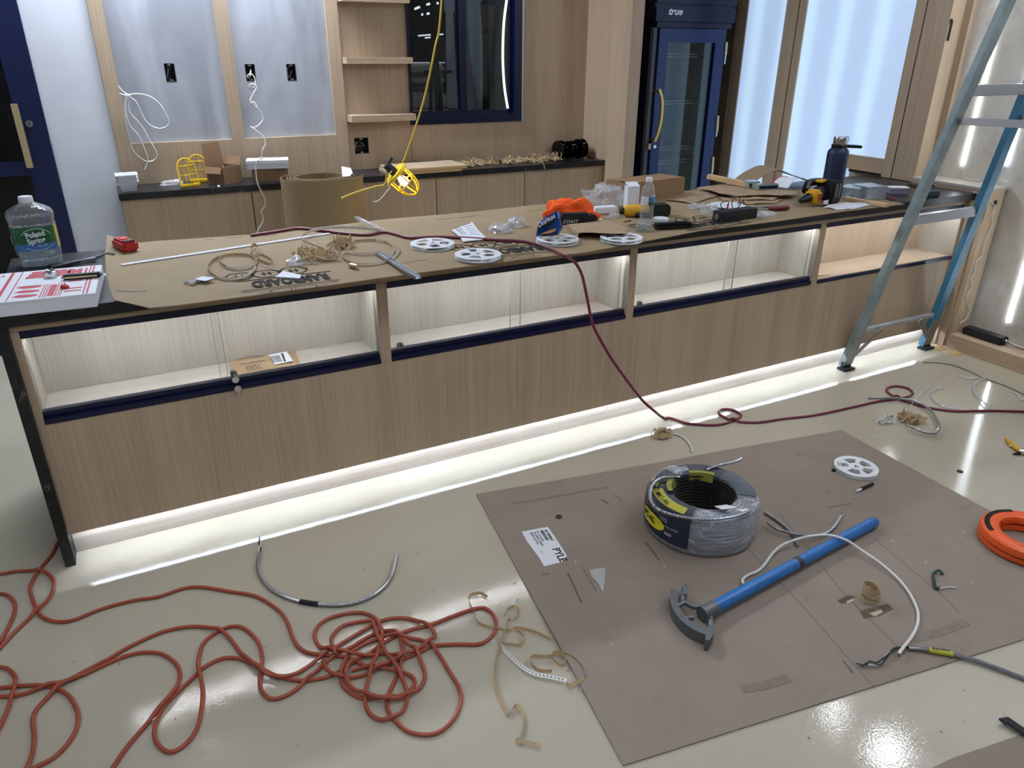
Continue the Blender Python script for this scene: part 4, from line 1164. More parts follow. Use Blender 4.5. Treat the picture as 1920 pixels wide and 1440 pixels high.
pr(.075, .092, -hd_ + .02, -.03)
pr(-.01, .11, .075, .10); pr(-.005, .115, .105, .13); pr(.0, .105, .135, .158)
e.prism([(.108 + .028 * math.sin(a * PI / 10), .1165 - .041 * math.cos(a * PI / 10)) for a in range(11)], hh + .0002, hh + .0006)
pr(.135, .150, .07, .15); pr(.158, .165, .07, .15)
for k in range(3):
    y = -.03 - .05 * k
    e.prism([(-.02, y), (.0, y + .016), (.022, y + .012), (.045, y + .006), (.05, y - .008), (.028, y - .016), (.0, y - .014)], hh + .0002, hh + .0006)
pr(-.02, .048, -.02, -.016); pr(.118, .165, -.10, -.088); pr(.118, .165, -.13, -.118); pr(.12, .15, .02, .03); pr(.12, .16, -.01, .0); pr(.14, .16, .04, .05)
e.torus((-.115, -.10, hh + .0004), .045, .004, 28, 4, .0003); e.torus((-.115, -.10, hh + .0004), .028, .003, 24, 4, .0003)
for k in range(5): e.obox((-.115, -.10, hh + .0004), (.028 * math.cos(k * PI / 5), .028 * math.sin(k * PI / 5), 0), (.0012 * -math.sin(k * PI / 5), .0012 * math.cos(k * PI / 5), 0), (0, 0, .0002))
rr = random.Random(3)
for k in range(22):
    x, y = rr.uniform(-.19, -.075), rr.uniform(-.03, .16); a = rr.uniform(0, 3)
    e.obox((x, y, hh + .0004), (.007 * math.cos(a), .007 * math.sin(a), 0), (-.0025 * math.sin(a), .0025 * math.cos(a), 0), (0, 0, .0002))
build(e, 'red_print', 'red_ink', lid)
q = [(0.1743, 0.1435, 0.957), (0.2052, 0.1688, 0.957), (0.2648, 0.1181, 0.957)]
b0 = Vector(q[1]); b1 = Vector(q[2])
t = thing('pocket_knife', 'black folding knife lying on the pizza box', 'knife', (q[0][0] + .075, q[0][1] - .0, .9568), -.12, local=True)
build(MB().box(-.058, .058, -.014, .014, 0, .016), 'handle', 'blackm', t, bevel=.006, smooth=True)
build(MB().box(-.052, .045, -.0155, -.014, .006, .011), 'clip', 'brass_pale', t)
build(MB().torus((.066, 0, .006), .009, .0015, 18, 6), 'ring', 'chrome', t, smooth=True)
q = [(0.2016, 0.045, 0.957)][0]
solo(MB().mound((q[0], q[1], .9568), .012, .010, .012, 8, .3, 14, 5), 'red_cap', 'red', 'small red cap on the pizza box below the folding knife', 'cap', smooth=True)
q = [(0.1604, 0.2052, 0.957)][0]
solo(MB().mound((q[0], q[1], .9568), .017, .014, .022, 11, .6, 16, 6), 'foil_ball', 'chrome', 'crumpled bit of silver foil on the pizza box', 'foil', smooth=True)
# water jug
jc = (.108, .600)
t = thing('water_jug', 'large clear water jug with a green label and white cap', 'bottle', (jc[0], jc[1], ZT), .06, local=True)
prof = [(.060, .0), (.068, .006), (.070, .03), (.068, .036), (.071, .042), (.071, .062), (.073, .066), (.073, .150), (.070, .156), (.074, .165), (.075, .185), (.070, .196), (.055, .206), (.036, .216), (.022, .224), (.019, .230)]
build(MB().lathe(prof, (0, 0, 0), 40, squar=.45), 'body', 'pet', t, smooth=True)
build(MB().lathe([(.060, .004), (.066, .010), (.067, .034), (.065, .04)], (0, 0, 0), 36, squar=.45), 'water', clear('water', 'DCE6EC', .08, .4, 20, 1.5, 'DCE8F0'), t, smooth=True)
build(MB().lathe([(.021, .222), (.023, .224), (.023, .242), (.021, .245), (.0005, .245)], n=28), 'cap', 'white', t, smooth=True)
def wrap(a0, a1, z0, z1, r=.0742, n=18, sq=.45):
    e = MB(); vs = []
    for i in range(n + 1):
        a = a0 + (a1 - a0) * i / n
        q = 1.0 / max(abs(math.cos(a)), abs(math.sin(a))); q = 1 + (q - 1) * sq
        for z in (z0, z1): vs.append((r * q * math.cos(a), r * q * math.sin(a), z))
    return e.add(vs, [(2 * i, 2 * i + 2, 2 * i + 3, 2 * i + 1) for i in range(n)])
lb = build(wrap(-2.75, -.72, .088, .148), 'label', 'green_label', t, smooth=True)
build(wrap(-2.6, -.72, .064, .090, .0741), 'label_lower', 'blue_label', lb, smooth=True)
build(wrap(-.72, -.42, .066, .150, .0744), 'label_stripe', 'yellow_label', lb, smooth=True)
build(wrap(-2.98, -2.8, .085, .115, .0745), 'price_label', 'paper', lb, smooth=True)
u_, v_ = Vector((1, 0, .12)).normalized(), Vector((-.12, 0, 1)).normalized()
text('Poland', .027, (-.026, -.083, .112), u_, v_, 'white', lb, 'lettering', sx=.82, bold=.0008)
text('Spring', .027, (-.024, -.083, .090), u_, v_, 'white', lb, 'lettering', sx=.82, bold=.0008)
text('EST. 1845', .008, (.004, -.083, .079), u_, v_, 'paper', lb, 'lettering')
e = MB().ribbon([(.006 + .050 * math.cos(a), -.0835, .108 + .036 * math.sin(a)) for a in [i * PI / 14 + .45 for i in range(11)]], .002, (0, 1, 0), .0012)
e.ribbon([(.006 + .050 * math.cos(a), -.0835, .102 + .034 * math.sin(a)) for a in [i * PI / 14 + PI + .75 for i in range(10)]], .002, (0, 1, 0), .0012)
build(e, 'oval_line', 'white', lb)
text('HYDRATION', .013, (.0755, -.062, .140), (0.05, .12, -1), (.72, .7, .05), 'ink', lb, 'lettering')
# red laser measure with a strap
q = [(0.3558, 0.6354, 0.925), (0.4035, 0.4944, 0.925), (0.3878, 0.7955, 0.925)]
t = thing('laser_measure', 'red hand tool with an orange button on the corner of the board', 'tool', (q[0][0] + .035, q[0][1] + .035, ZC), -1.25, local=True)
build(MB().box(-.06, .06, -.030, .030, 0, .042), 'body', 'red', t, bevel=.009, smooth=True)
build(MB().box(-.022, .008, -.014, .014, .042, .045), 'button', 'orange_plastic', t, bevel=.002)
build(MB().box(.026, .054, -.019, .019, .0405, .044), 'screen', 'black', t, bevel=.002)
build(MB().box(-.064, -.058, -.02, .02, .004, .028), 'end_cap', 'black', t)
st = [(0.3457, 0.5955, 0.9165), (0.3209, 0.6261, 0.9165), (0.2934, 0.6128, 0.9165), (0.2574, 0.5867, 0.9165), (0.2274, 0.5931, 0.9165)]
st = [(a[0], a[1], .9165 + (.004 if i < 2 else 0)) for i, a in enumerate(st)]
solo(MB().ribbon(cat(st, 5), .010, (0, 1, .2), .004), 'wrist_strap', 'blackm', 'black wrist strap trailing left from the red hand tool', 'strap')
q = [(0.1913, 0.5288, 0.914), (0.271, 0.5645, 0.914), (0.2307, 0.5422, 0.914)]
t = thing('pliers', 'dark pliers lying between the pizza box and the board', 'pliers', (q[2][0], q[2][1], ZT + .001), .35, local=True)
for s in (-1, 1):
    build(MB().tube(cat([(.0, 0, .007), (-.05, s * .010, .007), (-.10, s * .018, .007)], 4), .006, 8), 'handle', 'blackm', t, smooth=True)
    build(MB().beam((0, s * .002, .007), (.055, s * .005, .007), (0, 0, 1), .010, .008), 'jaw', 'steel', t)
# strips and offcuts on the board
a, b_ = [(0.3656, 0.4225, 0.9185), (1.1732, 0.5856, 0.9185)]
solo(MB().beam((a[0], a[1], .9195), (b_[0], b_[1], .9195), (0, 0, 1), .003, .021), 'diffuser_strip', 'white', 'long narrow white plastic strip lying across the board', 'strip')
a, b_ = [(1.2447, 0.1486, 0.926), (1.2527, -0.2539, 0.926)]
a, b_ = Vector((a[0], a[1], .9215)), Vector((b_[0], b_[1], .9265))
dn = (b_ - a).normalized(); sd = Vector((0, 0, 1)).cross(dn)
e = MB().beam(a, b_, (0, 0, 1), .002, .020)
for s in (-1, 1): e.beam(a + sd * .009 * s + Vector((0, 0, .005)), b_ + sd * .009 * s + Vector((0, 0, .005)), (0, 0, 1), .010, .002)
solo(e, 'aluminium_channel', 'alu', 'grey aluminium channel sticking out over the counter edge', 'channel')
q = [(0.8277, 0.0128, 0.92), (0.8671, 0.0531, 0.92), (0.9142, -0.0085, 0.92), (0.9001, -0.0457, 0.92), (0.859, -0.0104, 0.92)]
solo(MB().plate([(p[0], p[1], .9185 + .006 * (i == 1)) for i, p in enumerate(q)], (0, 0, .002)), 'paper_slip', 'paper', 'small white paper slip on the printed board letters', 'paper')
q = [(1.0976, 0.0195, 0.925), (1.1135, -0.0127, 0.925)]
solo(MB().tube([(q[0][0], q[0][1], ZC + .009), (q[1][0], q[1][1], ZC + .009)], .009, 12), 'tube_offcut', 'brass_pale', 'short tan tube offcut left of the aluminium channel', 'offcut', smooth=True)
# keys
q = [(0.5425, 0.0811, 0.9172), (0.612, 0.0959, 0.9172), (0.6673, 0.0825, 0.9172), (0.5737, 0.0445, 0.9172)]
t = thing('key_bunch', 'bunch of loose silver keys with a white tag near the board front edge', 'keys', (q[1][0], q[1][1], ZC))
for k, (a, b_) in enumerate(((0, 1), (3, 1), (2, 1), (0, 3))):
    A_, B_ = Vector(q[a]), Vector(q[b_]); A_.z = B_.z = ZC + .003 + .002 * k
    e = MB().beam(A_, A_.lerp(B_, .62), (0, 0, 1), .002, .007)
    c = A_.lerp(B_, .8)
    e.cyl(c - Vector((0, 0, .001)), c + Vector((0, 0, .001)), .012, n=16)
    build(e, 'key', 'chrome', t)
g = [(0.5771, 0.075, 0.9272), (0.6051, 0.097, 0.9272), (0.6379, 0.0587, 0.9272), (0.6057, 0.0323, 0.9272)]
build(MB().plate([(p[0], p[1], ZC + .011) for p in g], (0, 0, .001)), 'tag', 'paper', t)
# light tape coils
def ztape(pts, dz): return [(p[0], p[1], p[2] + dz) for p in pts]
t = thing('light_tape_coil', 'loose coil of tan light tape, the left one, beside the keys', 'light tape', tuple([(0.7218, 0.1843, 0.9172)][0]), group='loose coils of light tape')
c1 = cat([(0.8255, 0.2804, 0.9235), (0.8008, 0.2078, 0.9235), (0.7659, 0.1683, 0.9235), (0.7285, 0.1633, 0.9235), (0.7031, 0.1999, 0.9235), (0.6886, 0.2642, 0.9235), (0.6915, 0.3389, 0.9235), (0.7145, 0.3802, 0.9235), (0.7529, 0.3788, 0.9235), (0.7912, 0.3506, 0.9235), (0.8077, 0.2892, 0.9235), (0.7967, 0.1851, 0.9235), (0.7723, 0.11, 0.9235), (0.7417, 0.0573, 0.9235), (0.7085, 0.0374, 0.9235), (0.6753, 0.0469, 0.9235), (0.6477, 0.0973, 0.9235), (0.6355, 0.1789, 0.9235), (0.6442, 0.2618, 0.9235), (0.6689, 0.3245, 0.9235), (0.6978, 0.3707, 0.9235)], 5)
build(MB().ribbon(c1, .011, (0, 0, 1), .0009), 'tape', 'tape', t)
e = MB()
cc = resample(c1, .0085)
for i in range(1, len(cc) - 1):
    tg = (cc[i + 1] - cc[i - 1]).normalized(); nn = tg.cross(Vector((0, 0, 1)))
    if nn.y > .3 or True:
        if nn.y > 0: nn = -nn
        if nn.y > -.3 or cc[i].y > [(0.7282, 0.2196, 0.9235)][0][1]: continue
        e.obox(cc[i] + nn * .0014, tg * .0034, Vector((0, 0, .0036)), nn * .001)
        e.obox(cc[i] - nn * .0014, tg * .0034, Vector((0, 0, .0036)), nn * .001)
o = build(e, 'led_chips', 'chip', t); o['kind'] = 'stuff'
c2 = cat([(0.8097, 0.2953, 0.93), (0.8135, 0.3839, 0.93), (0.8362, 0.4678, 0.93), (0.8496, 0.4514, 0.93), (0.8359, 0.3542, 0.93), (0.8132, 0.2935, 0.93), (0.8376, 0.2991, 0.93), (0.8515, 0.2395, 0.93), (0.8563, 0.186, 0.93), (0.8402, 0.1527, 0.93), (0.824, 0.1856, 0.93), (0.8152, 0.2405, 0.93)], 5)
build(MB().ribbon(c2, .011, (0, .3, 1), .0009), 'tape_end', 'tape', t)
solo(curls(([(1.0172, 0.2023, 0.9172)][0][0], [(1.0172, 0.2023, 0.9172)][0][1], ZC), 26, (.055, .06), 21, .03), 'tape_curls', 'tape', 'crumpled heap of tan tape backing between the two light tape coils', 'tape scraps', kind='stuff')
q = [(0.937, 0.1655, 0.9172)][0]
solo(MB().mound((q[0], q[1], ZC), .035, .03, .022, 12, .5, 18, 5), 'film_scrap', 'film', 'crumpled clear film scrap beside the heap of tape backing', 'scrap', smooth=True)
t = thing('light_tape_coil', 'loose coil of tan light tape left of the white reels', 'light tape', tuple([(1.2175, 0.1918, 0.9172)][0]), group='loose coils of light tape')
c3 = cat([(1.2233, 0.3852, 0.9235), (1.2717, 0.3818, 0.9235), (1.3137, 0.3504, 0.9235), (1.3346, 0.2785, 0.9235), (1.3176, 0.1792, 0.9235), (1.2701, 0.0925, 0.9235), (1.2532, 0.1554, 0.9235), (1.2078, 0.1598, 0.9235), (1.1678, 0.1799, 0.9235), (1.1407, 0.2303, 0.9235), (1.1124, 0.1896, 0.9235), (1.1046, 0.1056, 0.9235), (1.1197, 0.0475, 0.9235), (1.1499, 0.0158, 0.9235), (1.1892, 0.0126, 0.9235), (1.2363, 0.031, 0.9235), (1.2899, 0.0826, 0.9235), (1.34, 0.168, 0.9235)], 5)
build(MB().ribbon(c3, .011, (0, 0, 1), .0009), 'tape', 'tape', t)
e = MB()
cc = resample(c3, .0085)
for i in range(1, len(cc) - 1):
    tg = (cc[i + 1] - cc[i - 1]).normalized(); nn = tg.cross(Vector((0, 0, 1)))
    if nn.y > 0: nn = -nn
    if nn.y < -.35 and cc[i].y < .36: e.obox(cc[i] + nn * .0014, tg * .0034, Vector((0, 0, .0036)), nn * .001)
o = build(e, 'led_chips', 'chip', t); o['kind'] = 'stuff'
build(MB().ribbon(cat([(1.1219, 0.2205, 0.932), (1.1258, 0.2943, 0.932), (1.159, 0.3979, 0.932), (1.1901, 0.4137, 0.932), (1.2039, 0.3549, 0.932), (1.1743, 0.2701, 0.932), (1.146, 0.2459, 0.932), (1.1505, 0.3212, 0.932)], 5), .011, (0, .3, 1), .0009), 'tape_end', 'tape', t)
t = thing('light_tape_loop', 'wide loop of white dotted light tape along the maroon cord', 'light tape', tuple([(1.2484, 0.671, 0.9172)][0]))
c4 = cat([(1.0511, 0.3117, 0.9385), (1.0326, 0.3897, 0.9385), (1.0287, 0.4631, 0.9385), (1.0545, 0.5355, 0.9385), (1.1137, 0.5953, 0.9385), (1.175, 0.611, 0.9385), (1.2536, 0.5837, 0.9385), (1.322, 0.5146, 0.9385), (1.3662, 0.4696, 0.9385)], 6)
build(MB().ribbon(c4, .011, (0, 0, 1), .0009), 'tape', 'white', t)
e = MB()
cc = resample(c4, .010)
for i in range(1, len(cc) - 1):
    tg = (cc[i + 1] - cc[i - 1]).normalized(); nn = tg.cross(Vector((0, 0, 1)))
    if nn.y > 0: nn = -nn
    e.obox(cc[i] + nn * .0014, tg * .0030, Vector((0, 0, .0030)), nn * .001)
o = build(e, 'led_chips', mat('chip_yellow', 'C8BE9A', .4), t); o['kind'] = 'stuff'
a, b_ = [(1.3364, 0.7345, 0.93), (1.3801, 0.5055, 0.93)]
solo(MB().beam((a[0], a[1], .944), (b_[0], b_[1], .927), (0, 0, 1), .012, .016), 'plastic_channel', 'film', 'short clear plastic channel end by the wide tape loop', 'channel')
solo(curls(([(1.1659, 0.3419, 0.9172)][0][0], [(1.1659, 0.3419, 0.9172)][0][1], ZC), 14, (.03, .04), 33, .03), 'tape_curls', 'tape', 'small knot of tan tape backing at the right light tape coil', 'tape scraps', kind='stuff')

# ================================================================= WHITE REELS
def reel(name, label, x, y, z, rot, R_=.0885, windows=True, tilt=0):
    t = thing(name, label, 'reel', (x, y, z), rot, 'empty white tape reels', local=True)
    n = 80
    def flange(z0):
        e = MB(); rad = [.006, .030, .066, R_]
        vs = []
        for zz in (z0, z0 + .0018):
            for r_ in rad:
                for j in range(n): vs.append((r_ * math.cos(2 * PI * j / n), r_ * math.sin(2 * PI * j / n), zz))
        fs = []; ix = lambda l, k, j: (l * 4 + k) * n + j % n
        for j in range(n):
            win = windows and (j % 16) >= 5 and (j // 16) != 2
            for k in range(3):
                if k == 1 and win:
                    fs.append((ix(0, 1, j), ix(0, 1, j + 1), ix(1, 1, j + 1), ix(1, 1, j)))
                    fs.append((ix(0, 2, j), ix(0, 2, j + 1), ix(1, 2, j + 1), ix(1, 2, j)))
                    if not (windows and ((j + 1) % 16) >= 5): fs.append((ix(0, 1, j + 1), ix(0, 2, j + 1), ix(1, 2, j + 1), ix(1, 1, j + 1)))
                    if not (windows and ((j - 1) % 16) >= 5): fs.append((ix(0, 1, j), ix(0, 2, j), ix(1, 2, j), ix(1, 1, j)))
                    continue
                fs.append((ix(1, k, j), ix(1, k, j + 1), ix(1, k + 1, j + 1), ix(1, k + 1, j)))
                fs.append((ix(0, k, j), ix(0, k, j + 1), ix(0, k + 1, j + 1), ix(0, k + 1, j)))
            fs.append((ix(0, 3, j), ix(0, 3, j + 1), ix(1, 3, j + 1), ix(1, 3, j)))
            fs.append((ix(0, 0, j), ix(0, 0, j + 1), ix(1, 0, j + 1), ix(1, 0, j)))
        return e.add(vs, fs)
    build(flange(0), 'flange', 'white', t)
    f = build(flange(.0125), 'flange', 'white', t)
    build(MB().lathe([(.029, .0018), (.029, .0125)], n=36), 'hub', 'white', t, smooth=True)
    if windows:
        e = MB()
        for k in range(3): e.obox((.006 * math.cos(k * 2.094), .006 * math.sin(k * 2.094), .0146), (.005 * math.cos(k * 2.094), .005 * math.sin(k * 2.094), 0), (-.002 * math.sin(k * 2.094), .002 * math.cos(k * 2.094), 0), (0, 0, .0004))
        build(e, 'spindle_hole', 'black', t)
        e = MB(); a = 2 * PI * (42 / 80)
        rr = random.Random(int(x * 100))
        for k in range(7):
            r_ = .034 + k * .0065
            c = Vector((r_ * math.cos(a), r_ * math.sin(a), .0146))
            tt = Vector((-math.sin(a), math.cos(a), 0)); rd = Vector((math.cos(a), math.sin(a), 0))
            e.obox(c, tt * rr.uniform(.010, .022), rd * (.0022 if k in (2, 3) else .0011), Vector((0, 0, .0003)))
        build(e, 'printed_text', 'ink', f)
    return t
rc_ = [(1.483, 0.1827, 0.926), (1.5713, -0.056, 0.926), (1.9723, 0.0254, 0.926), (2.2262, -0.0694, 0.926)]
for (x, y, z), rot, lab in zip(rc_, (1.2, -1.8, 2.6, -2.2), ('empty white reel touching the maroon cord, leftmost on the counter', 'empty white reel nearest the counter edge, second from the left', 'empty white reel under the blue snack bag', 'empty white reel below the brown paper, rightmost with windows')):
    reel('tape_reel', lab, x, y, ZC + .0005, rot)
q = [(3.1196, 0.2685, 0.928)][0]
reel('tape_reel', 'plain white reel half hidden behind the black driver box', q[0], q[1], ZC + .0005, 0, windows=False)

# ================================================================= MIDDLE OF THE COUNTER
def pillow(ring, bulge, back):
    P = [Vector(p) for p in ring]; n = len(P)
    c = sum(P, Vector()) / n
    inner = [p.lerp(c, .45) + Vector(bulge) * .8 for p in P]; innb = [p.lerp(c, .45) + Vector(back) * .8 for p in P]
    vs = P + inner + [c + Vector(bulge)] + innb + [c + Vector(back)]
    fs = []
    for i in range(n):
        j = (i + 1) % n
        fs += [(i, j, n + j, n + i), (n + i, n + j, 2 * n), (j, i, 2 * n + 1 + i, 2 * n + 1 + j), (2 * n + 1 + j, 2 * n + 1 + i, 3 * n + 1)]
    return MB().add(vs, fs)
# packet with white print
q = [(1.6574, 0.3908, 0.93), (1.7819, 0.4501, 0.93), (1.7344, 0.2832, 0.93), (1.7347, 0.2161, 0.93), (1.7038, 0.1775, 0.93), (1.6153, 0.1795, 0.93), (1.6387, 0.2639, 0.93)]
t = thing('printed_packet', 'flat clear packet with a white printed insert above the white reels', 'packet', tuple([(1.7215, 0.3648, 0.9172)][0]))
pk = build(MB().plate([(p[0], p[1], ZC + .004 + .012 * (i in (1, 2))) for i, p in enumerate(q)], (0, 0, .004)), 'insert', 'paper', t)
e = MB()
for k in range(6):
    a = Vector(q[0]).lerp(Vector(q[6]), k / 6 + .1); b_ = Vector(q[1]).lerp(Vector(q[4]), k / 6 + .1)
    for s, f in ((.08, .38), (.5, .9)):
        c, d_ = a.lerp(b_, s), a.lerp(b_, f); c.z = ZC + .0112 + .009 * s; d_.z = ZC + .0112 + .009 * f
        e.beam(c + Vector((0, 0, .004)), d_ + Vector((0, 0, .004)), (0, 0, 1), .0006, .004)
build(e, 'printed_text', 'ink', pk)
# clear hardware bags
for px, rx, ry, h, sd, lab in (("938 434", .05, .035, .028, 2, 'left clear bag of small white parts on the board'), ("968 424", .042, .035, .035, 6, 'right clear bag of small white parts, beside the snack bag')):
    x, y, z = {'938 434': [(1.8484, 0.3016, 0.9172)][0], '968 424': [(1.9614, 0.3652, 0.9172)][0]}[px]
    t = thing('parts_bag', lab, 'bag', (x, y, ZC), group='clear bags of small parts')
    build(MB().mound((x, y, ZC), rx, ry, h, sd, .5, 24, 7), 'film', 'film', t, smooth=True)
    e = MB()
    rr = random.Random(sd)
    for k in range(5): 
        a = rr.uniform(0, 3)
        c = Vector((x + rr.uniform(-.5, .5) * rx, y + rr.uniform(-.5, .5) * ry, ZC + .008))
        e.tube([c, c + Vector((.02 * math.cos(a), .02 * math.sin(a), .004))], .005, 8)
    build(e, 'small_parts', 'white', t)
# snack bag
ring = [(1.899, 0.075, 0.9377), (1.908, 0.075, 0.9875), (1.9452, 0.075, 1.0147), (1.9983, 0.075, 1.0318), (2.0088, 0.075, 1.0265), (2.0179, 0.075, 0.9904), (2.0295, 0.075, 0.9603), (2.0121, 0.075, 0.9373), (1.9966, 0.075, 0.9322)]
zmin = min(p[2] for p in ring)
t = thing('snack_bag', 'crumpled blue snack bag standing on a white reel before the orange fleece', 'bag', (ring[0][0] + .05, .075, zmin))
bag = build(pillow(ring, (0, -.028, 0), (0.01, .05, 0)), 'bag', mat('blue_foil', '1E4C96', .25, .55, .3, 30, .5, 60), t)
fy = .042
g = [(1.8893, 0.042, 0.987), (1.9711, 0.042, 1.0271), (1.9817, 0.042, 1.0152), (1.9422, 0.042, 0.9797), (1.9298, 0.042, 0.9721), (1.9193, 0.042, 0.9862), (1.8971, 0.042, 0.9732)]
build(MB().plate(g, (0, .002, 0)), 'logo_ground', 'ink', bag)
a, b_ = [(1.8908, 0.04, 0.9807), (1.9678, 0.04, 1.0147)]
u_ = (Vector(b_) - Vector(a)); L = u_.length
text('Doritos', .030, a, u_, Vector((-u_.z, 0, u_.x)), 'white', bag, 'lettering', sx=L / (.030 * 3.1), bold=.0006)
g = [(1.9049, 0.046, 0.9519), (1.945, 0.046, 0.9632), (1.9755, 0.046, 0.9691), (1.9733, 0.046, 0.9582), (1.9403, 0.046, 0.9505)]
build(MB().plate(g, (0, .002, 0)), 'chip_picture', mat('snack_orange', 'C98A3C', .5), bag)
# orange fleece
q = [(2.2372, 0.3558, 0.9172), (2.1679, 0.4434, 0.9172), (2.3867, 0.4035, 0.9172)]
t = solo(MB().mound((q[0][0] + .02, q[0][1] + .03, ZC), .118, .075, .088, 14, .42, 48, 18, -.25, pw=.7, fine=.22), 'orange_fleece', 'orange_knit', 'bright orange fleece hat in a heap on the board', 'hat', smooth=True)
e = MB()
# black pouch
q = [(2.1683, 0.2998, 0.9172), (2.2878, 0.2531, 0.9172), (2.3332, 0.282, 0.9172)]
t = thing('black_pouch', 'black flashlight holster with white lettering in front of the orange fleece', 'holster', (q[0][0] + .06, q[0][1] + .0, ZC), -.28, local=True)
build(MB().box(-.075, .07, -.03, .03, 0, .048), 'body', 'blackm', t, bevel=.012, smooth=True)
build(MB().cyl((.083, -.02, .02), (.083, .02, .02), .02, n=20), 'roller', 'rubber', t, smooth=True)
build(MB().box(-.03, .05, -.034, -.030, .028, .034), 'belt_loop', 'black', t)
text('COAST', .022, (-.066, -.0325, .008), (1, 0, 0), (0, 0, 1), 'white', t, 'lettering', shear=.25)
# brown paper in front
r0 = [(2.1546, 0.2505, 0.928), (2.2608, 0.248, 0.928), (2.3632, 0.2488, 0.928), (2.3779, 0.152, 0.928)]
r1 = [(2.106, 0.1155, 0.938), (2.1909, 0.1202, 0.938), (2.2866, 0.0965, 0.938), (2.3181, 0.0333, 0.938)]
r2 = [(2.0785, 0.0262, 0.945), (2.1305, 0.0003, 0.945), (2.1952, -0.054, 0.945), (2.2569, -0.0737, 0.945)]
t = solo(MB().sheet([cat(r0, 3), cat(r1, 3), cat(r2, 3)], .0015), 'brown_paper', 'kraft', 'bent piece of brown paper bridging the board right of the snack bag', 'paper')
build(MB().plate([r2[0], [(2.0839, 0.0492, 0.9172)][0], r0[0], r1[0]], (0, 0, -.001)), 'folded_corner', 'kraft', t, shift=t.location)
# clear bag, cartons
q = [(2.609, 0.6076, 0.9172)][0]
solo(MB().mound((q[0] - .005, q[1] + .0, ZC), .105, .07, .085, 17, .55, 40, 12), 'plastic_bag', 'film', 'crumpled clear plastic bag behind the orange fleece', 'bag', smooth=True)
carton('shipping_carton', 'closed brown shipping carton at the back of the counter, right of the plastic bag', (2.93, .70, ZC), .20, .09, .098, .10, flaps=(('-y', .09, PI), ('+y', .09, PI)))
q = [(2.6141, 0.4203, 0.9172), (2.6777, 0.4187, 0.9172)]
t = thing('white_tall_box', 'narrow white box standing upright beside the small water bottle', 'box', ((q[0][0] + q[1][0]) / 2, q[0][1] + .02, ZC), -.2, local=True)
build(MB().box(-.031, .031, -.024, .024, 0, .118), 'body', 'paper', t, bevel=.0015)
build(MB().plate([(-.031, -.024, .118), (.031, -.024, .118), (.031, .018, .134), (-.031, .018, .134)], (0, 0, -.001)).plate([(-.031, .024, .118), (.031, .024, .118), (.031, .018, .134), (-.031, .018, .134)], (0, 0, -.001)), 'top_flap', 'paper', t)
q = [(2.4237, 0.4133, 0.9172), (2.5385, 0.3993, 0.9172)]
solo(MB().beam((q[0][0], q[0][1] + .02, ZC + .017), (q[1][0], q[1][1] + .02, ZC + .017), (0, 0, 1), .034, .045), 'foam_block', 'paper', 'small white foam block right of the orange fleece', 'block', bevel=.004)
q = [(2.4616, 0.325, 0.9172), (2.4228, 0.3306, 0.9172)]
solo(MB().mound((q[0][0], q[0][1], ZC), .03, .02, .018, 23, .6, 18, 5), 'film_scrap', 'film', 'tiny crumpled clear film before the white foam block', 'scrap', smooth=True)
q = [(2.5328, 0.3734, 0.9172), (2.5963, 0.3563, 0.9172)]
solo(MB().beam((q[0][0], q[0][1], ZC + .006), (q[1][0], q[1][1], ZC + .006), (0, 0, 1), .012, .014), 'black_bar', 'black', 'short black bar left of the small water bottle', 'bar', bevel=.002)
q = [(2.3488, 0.2613, 0.9172)][0]
solo(MB().mound((q[0], q[1], ZC), .014, .012, .018, 4, .2, 14, 6), 'wire_nut', 'brass_pale', 'tan wire nut behind the bent brown paper', 'wire nut', smooth=True)
def screw(px, lab):
    a, b_ = px
    A_, B_ = Vector((a[0], a[1], ZC + .003)), Vector((b_[0], b_[1], ZC + .003))
    e = MB().tube([A_, A_.lerp(B_, .85), B_], [.0022, .002, .0004], 8).cyl(A_, A_ - (B_ - A_).normalized() * .003, .0022, .0045, 10)
    solo(e, 'screw', 'blackm', lab, 'screw', 'dark screws beside the bottle', smooth=True)
screw([(2.482, 0.2212, 0.9172), (2.4394, 0.2163, 0.9172)], 'dark screw lying left of the bottle, the farther one')
screw([(2.4515, 0.1466, 0.9172), (2.4099, 0.1423, 0.9172)], 'dark screw lying left of the screw tub, middle one')
screw([(2.4246, 0.0981, 0.9172), (2.3989, 0.1109, 0.9172)], 'dark screw lying left of the screw tub, nearest one')
# small water bottle
q = [(2.5345, 0.1691, 0.9172)][0]
t = thing('water_bottle', 'small clear water bottle with a blue and green label', 'bottle', (q[0], q[1], ZC), local=True)
prof = [(.026, .0), (.031, .004), (.032, .02), (.030, .026), (.032, .034), (.030, .044), (.032, .054), (.030, .064), (.032, .076), (.032, .125), (.031, .135), (.026, .155), (.017, .178), (.013, .185), (.013, .188)]
build(MB().lathe(prof, n=28), 'body', 'pet', t, smooth=True)
build(MB().lathe([(.0145, .184), (.0145, .201), (.013, .203), (.0005, .203)], n=20), 'cap', 'white', t, smooth=True)
def wrap2(a0, a1, z0, z1, r):
    return MB().add([(r * math.cos(a0 + (a1 - a0) * i / 12), r * math.sin(a0 + (a1 - a0) * i / 12), z) for i in range(13) for z in (z0, z1)], [(2 * i, 2 * i + 2, 2 * i + 3, 2 * i + 1) for i in range(12)])
lb = build(wrap2(-3.2, .2, .084, .122, .0326), 'label', 'paper', t, smooth=True)
build(wrap2(-2.1, -.9, .096, .121, .0329), 'label_picture', 'blue_label', lb, smooth=True)
build(wrap2(-2.1, -.9, .084, .096, .0329), 'label_band', 'green_label', lb, smooth=True)
